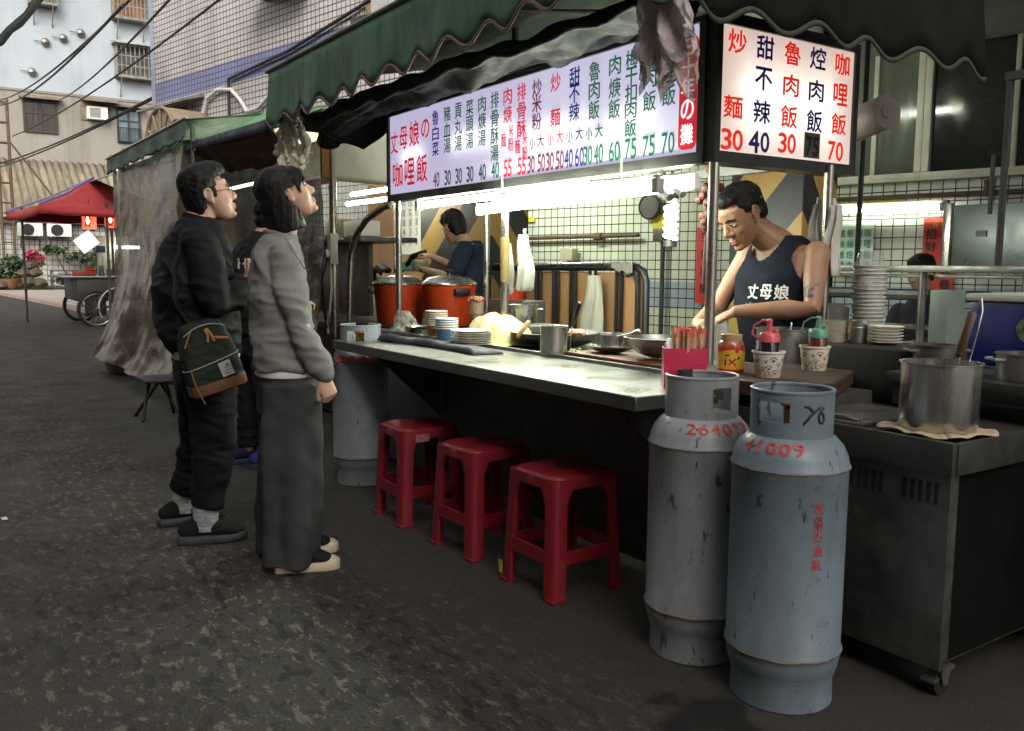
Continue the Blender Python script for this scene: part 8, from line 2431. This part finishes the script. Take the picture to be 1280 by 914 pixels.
# ---- diners seated in the arcade ----------------------------------------------------
def diner(lab, X, Y, ztop, rz, shirt, s=1.0):
    rt = thing("person", lab, "person", (X, Y, .12 if Y > 4.9 else 0), rz, world=False)
    z0 = ztop - rt.location.z
    b = MB(); hz = z0 - .125 * s
    T = head_frame((0, .06, hz), -14, 0, 0, s)
    head_vol(b, T)
    b.tube([V((0, .05, hz - .04)), V((0, .01, hz - .14)), V((0, -.02, hz - .20))], [(.054, .056), (.056, .056), (.08, .06)], 14, ref=(1, 0, 0))
    torso(b, [(hz - .62, 0, -.05, .15, .11), (hz - .40, 0, -.04, .16, .11), (hz - .24, 0, -.03, .16, .09), (hz - .18, 0, -.02, .08, .06)])
    for sx in (-1, 1):
        b.tube([V((sx * .18, -.02, hz - .26)), V((sx * .22, .06, hz - .48)), V((sx * .10, .28, hz - .46))], [.046, .038, .027], 12, rounded=True)
        hand_vol(b, V((sx * .10, .28, hz - .46)), V((-sx * .3, 1, 0)), V((0, 0, 1)), -sx, 40, 4, .9)
        b.tube([V((sx * .09, -.04, hz - .64)), V((sx * .11, .34, hz - .66)), V((sx * .11, .32, .06)), ], [.08, .06, .04], 12, rounded=True)
        b.tube([V((sx * .11, .30, .04)), V((sx * .11, .42, .03))], [(.04, .03), (.034, .02)], 10, ref=(1, 0, 0), rounded=True)
    mk("body", fuse(b, .009, 2), skinmat("skin of a diner", (.48, .29, .2)), rt, ang=None)
    q = MB(); q.ell((0, -.016, .045), (.084, .102, .088), T, 24, 14); q.ell((0, -.05, -.02), (.074, .062, .06), T, 20, 12); q.ell((0, .04, .08), (.066, .056, .042), T, 18, 10)
    h = fuse(q, .009, 3, disp=lambda p, n: .005 * noise.noise(p * 50))
    inv = T.inverted(); keep = []
    for f in h.f:
        c_ = inv @ (sum((h.v[i] for i in f), V((0, 0, 0))) / len(f))
        if not (c_.y > .048 and c_.z < .055 and abs(c_.x) < .075): keep.append(f)
    h.f = keep; h.mi = [0] * len(keep)
    mk("hair", h, HAIR, rt, ang=None, fixn=False)
    j = MB(); torso(j, [(hz - .66, 0, -.05, .17, .13), (hz - .40, 0, -.04, .18, .13), (hz - .25, 0, -.03, .175, .11), (hz - .19, 0, -.02, .12, .08), (hz - .155, 0, -.01, .075, .066)])
    for sx in (-1, 1): j.tube([V((sx * .18, -.02, hz - .26)), V((sx * .22, .06, hz - .48)), V((sx * .14, .2, hz - .465))], [.07, .062, .05], 14, rounded=True)
    mk("shirt", fuse(j, .01, 3), shirt, rt, ang=None)
    q = MB(); torso(q, [(hz - .76, 0, -.04, .17, .13), (hz - .62, 0, -.04, .17, .13)])
    for sx in (-1, 1): q.tube([V((sx * .09, -.04, hz - .66)), V((sx * .11, .36, hz - .68)), V((sx * .11, .34, .10))], [.092, .075, .06], 14, rounded=True)
    mk("trousers", fuse(q, .012, 3), clothmat("diner trousers", (.02, .02, .025, 1)), rt, ang=None)
    return rt
diner("child with short black hair eating, seen left of the orange rice cookers", -7.7, 3.62, 1.22, radians(-60), clothmat("pale grey child shirt", (.34, .34, .33, 1)), .88)
diner("dark haired diner whose crown shows left of the red banner", -3.40, 5.65, 1.315, radians(180), clothmat("dark diner shirt", (.05, .05, .06, 1)))
# ------------------------------------------------------------------ tidy up
bpy.data.objects.remove(_fo)
for o in list(COL.objects):
    if 'base' in o:
        del o['base']
    if o.type == 'MESH' and o.parent is not None and 'category' in o:
        del o['category']
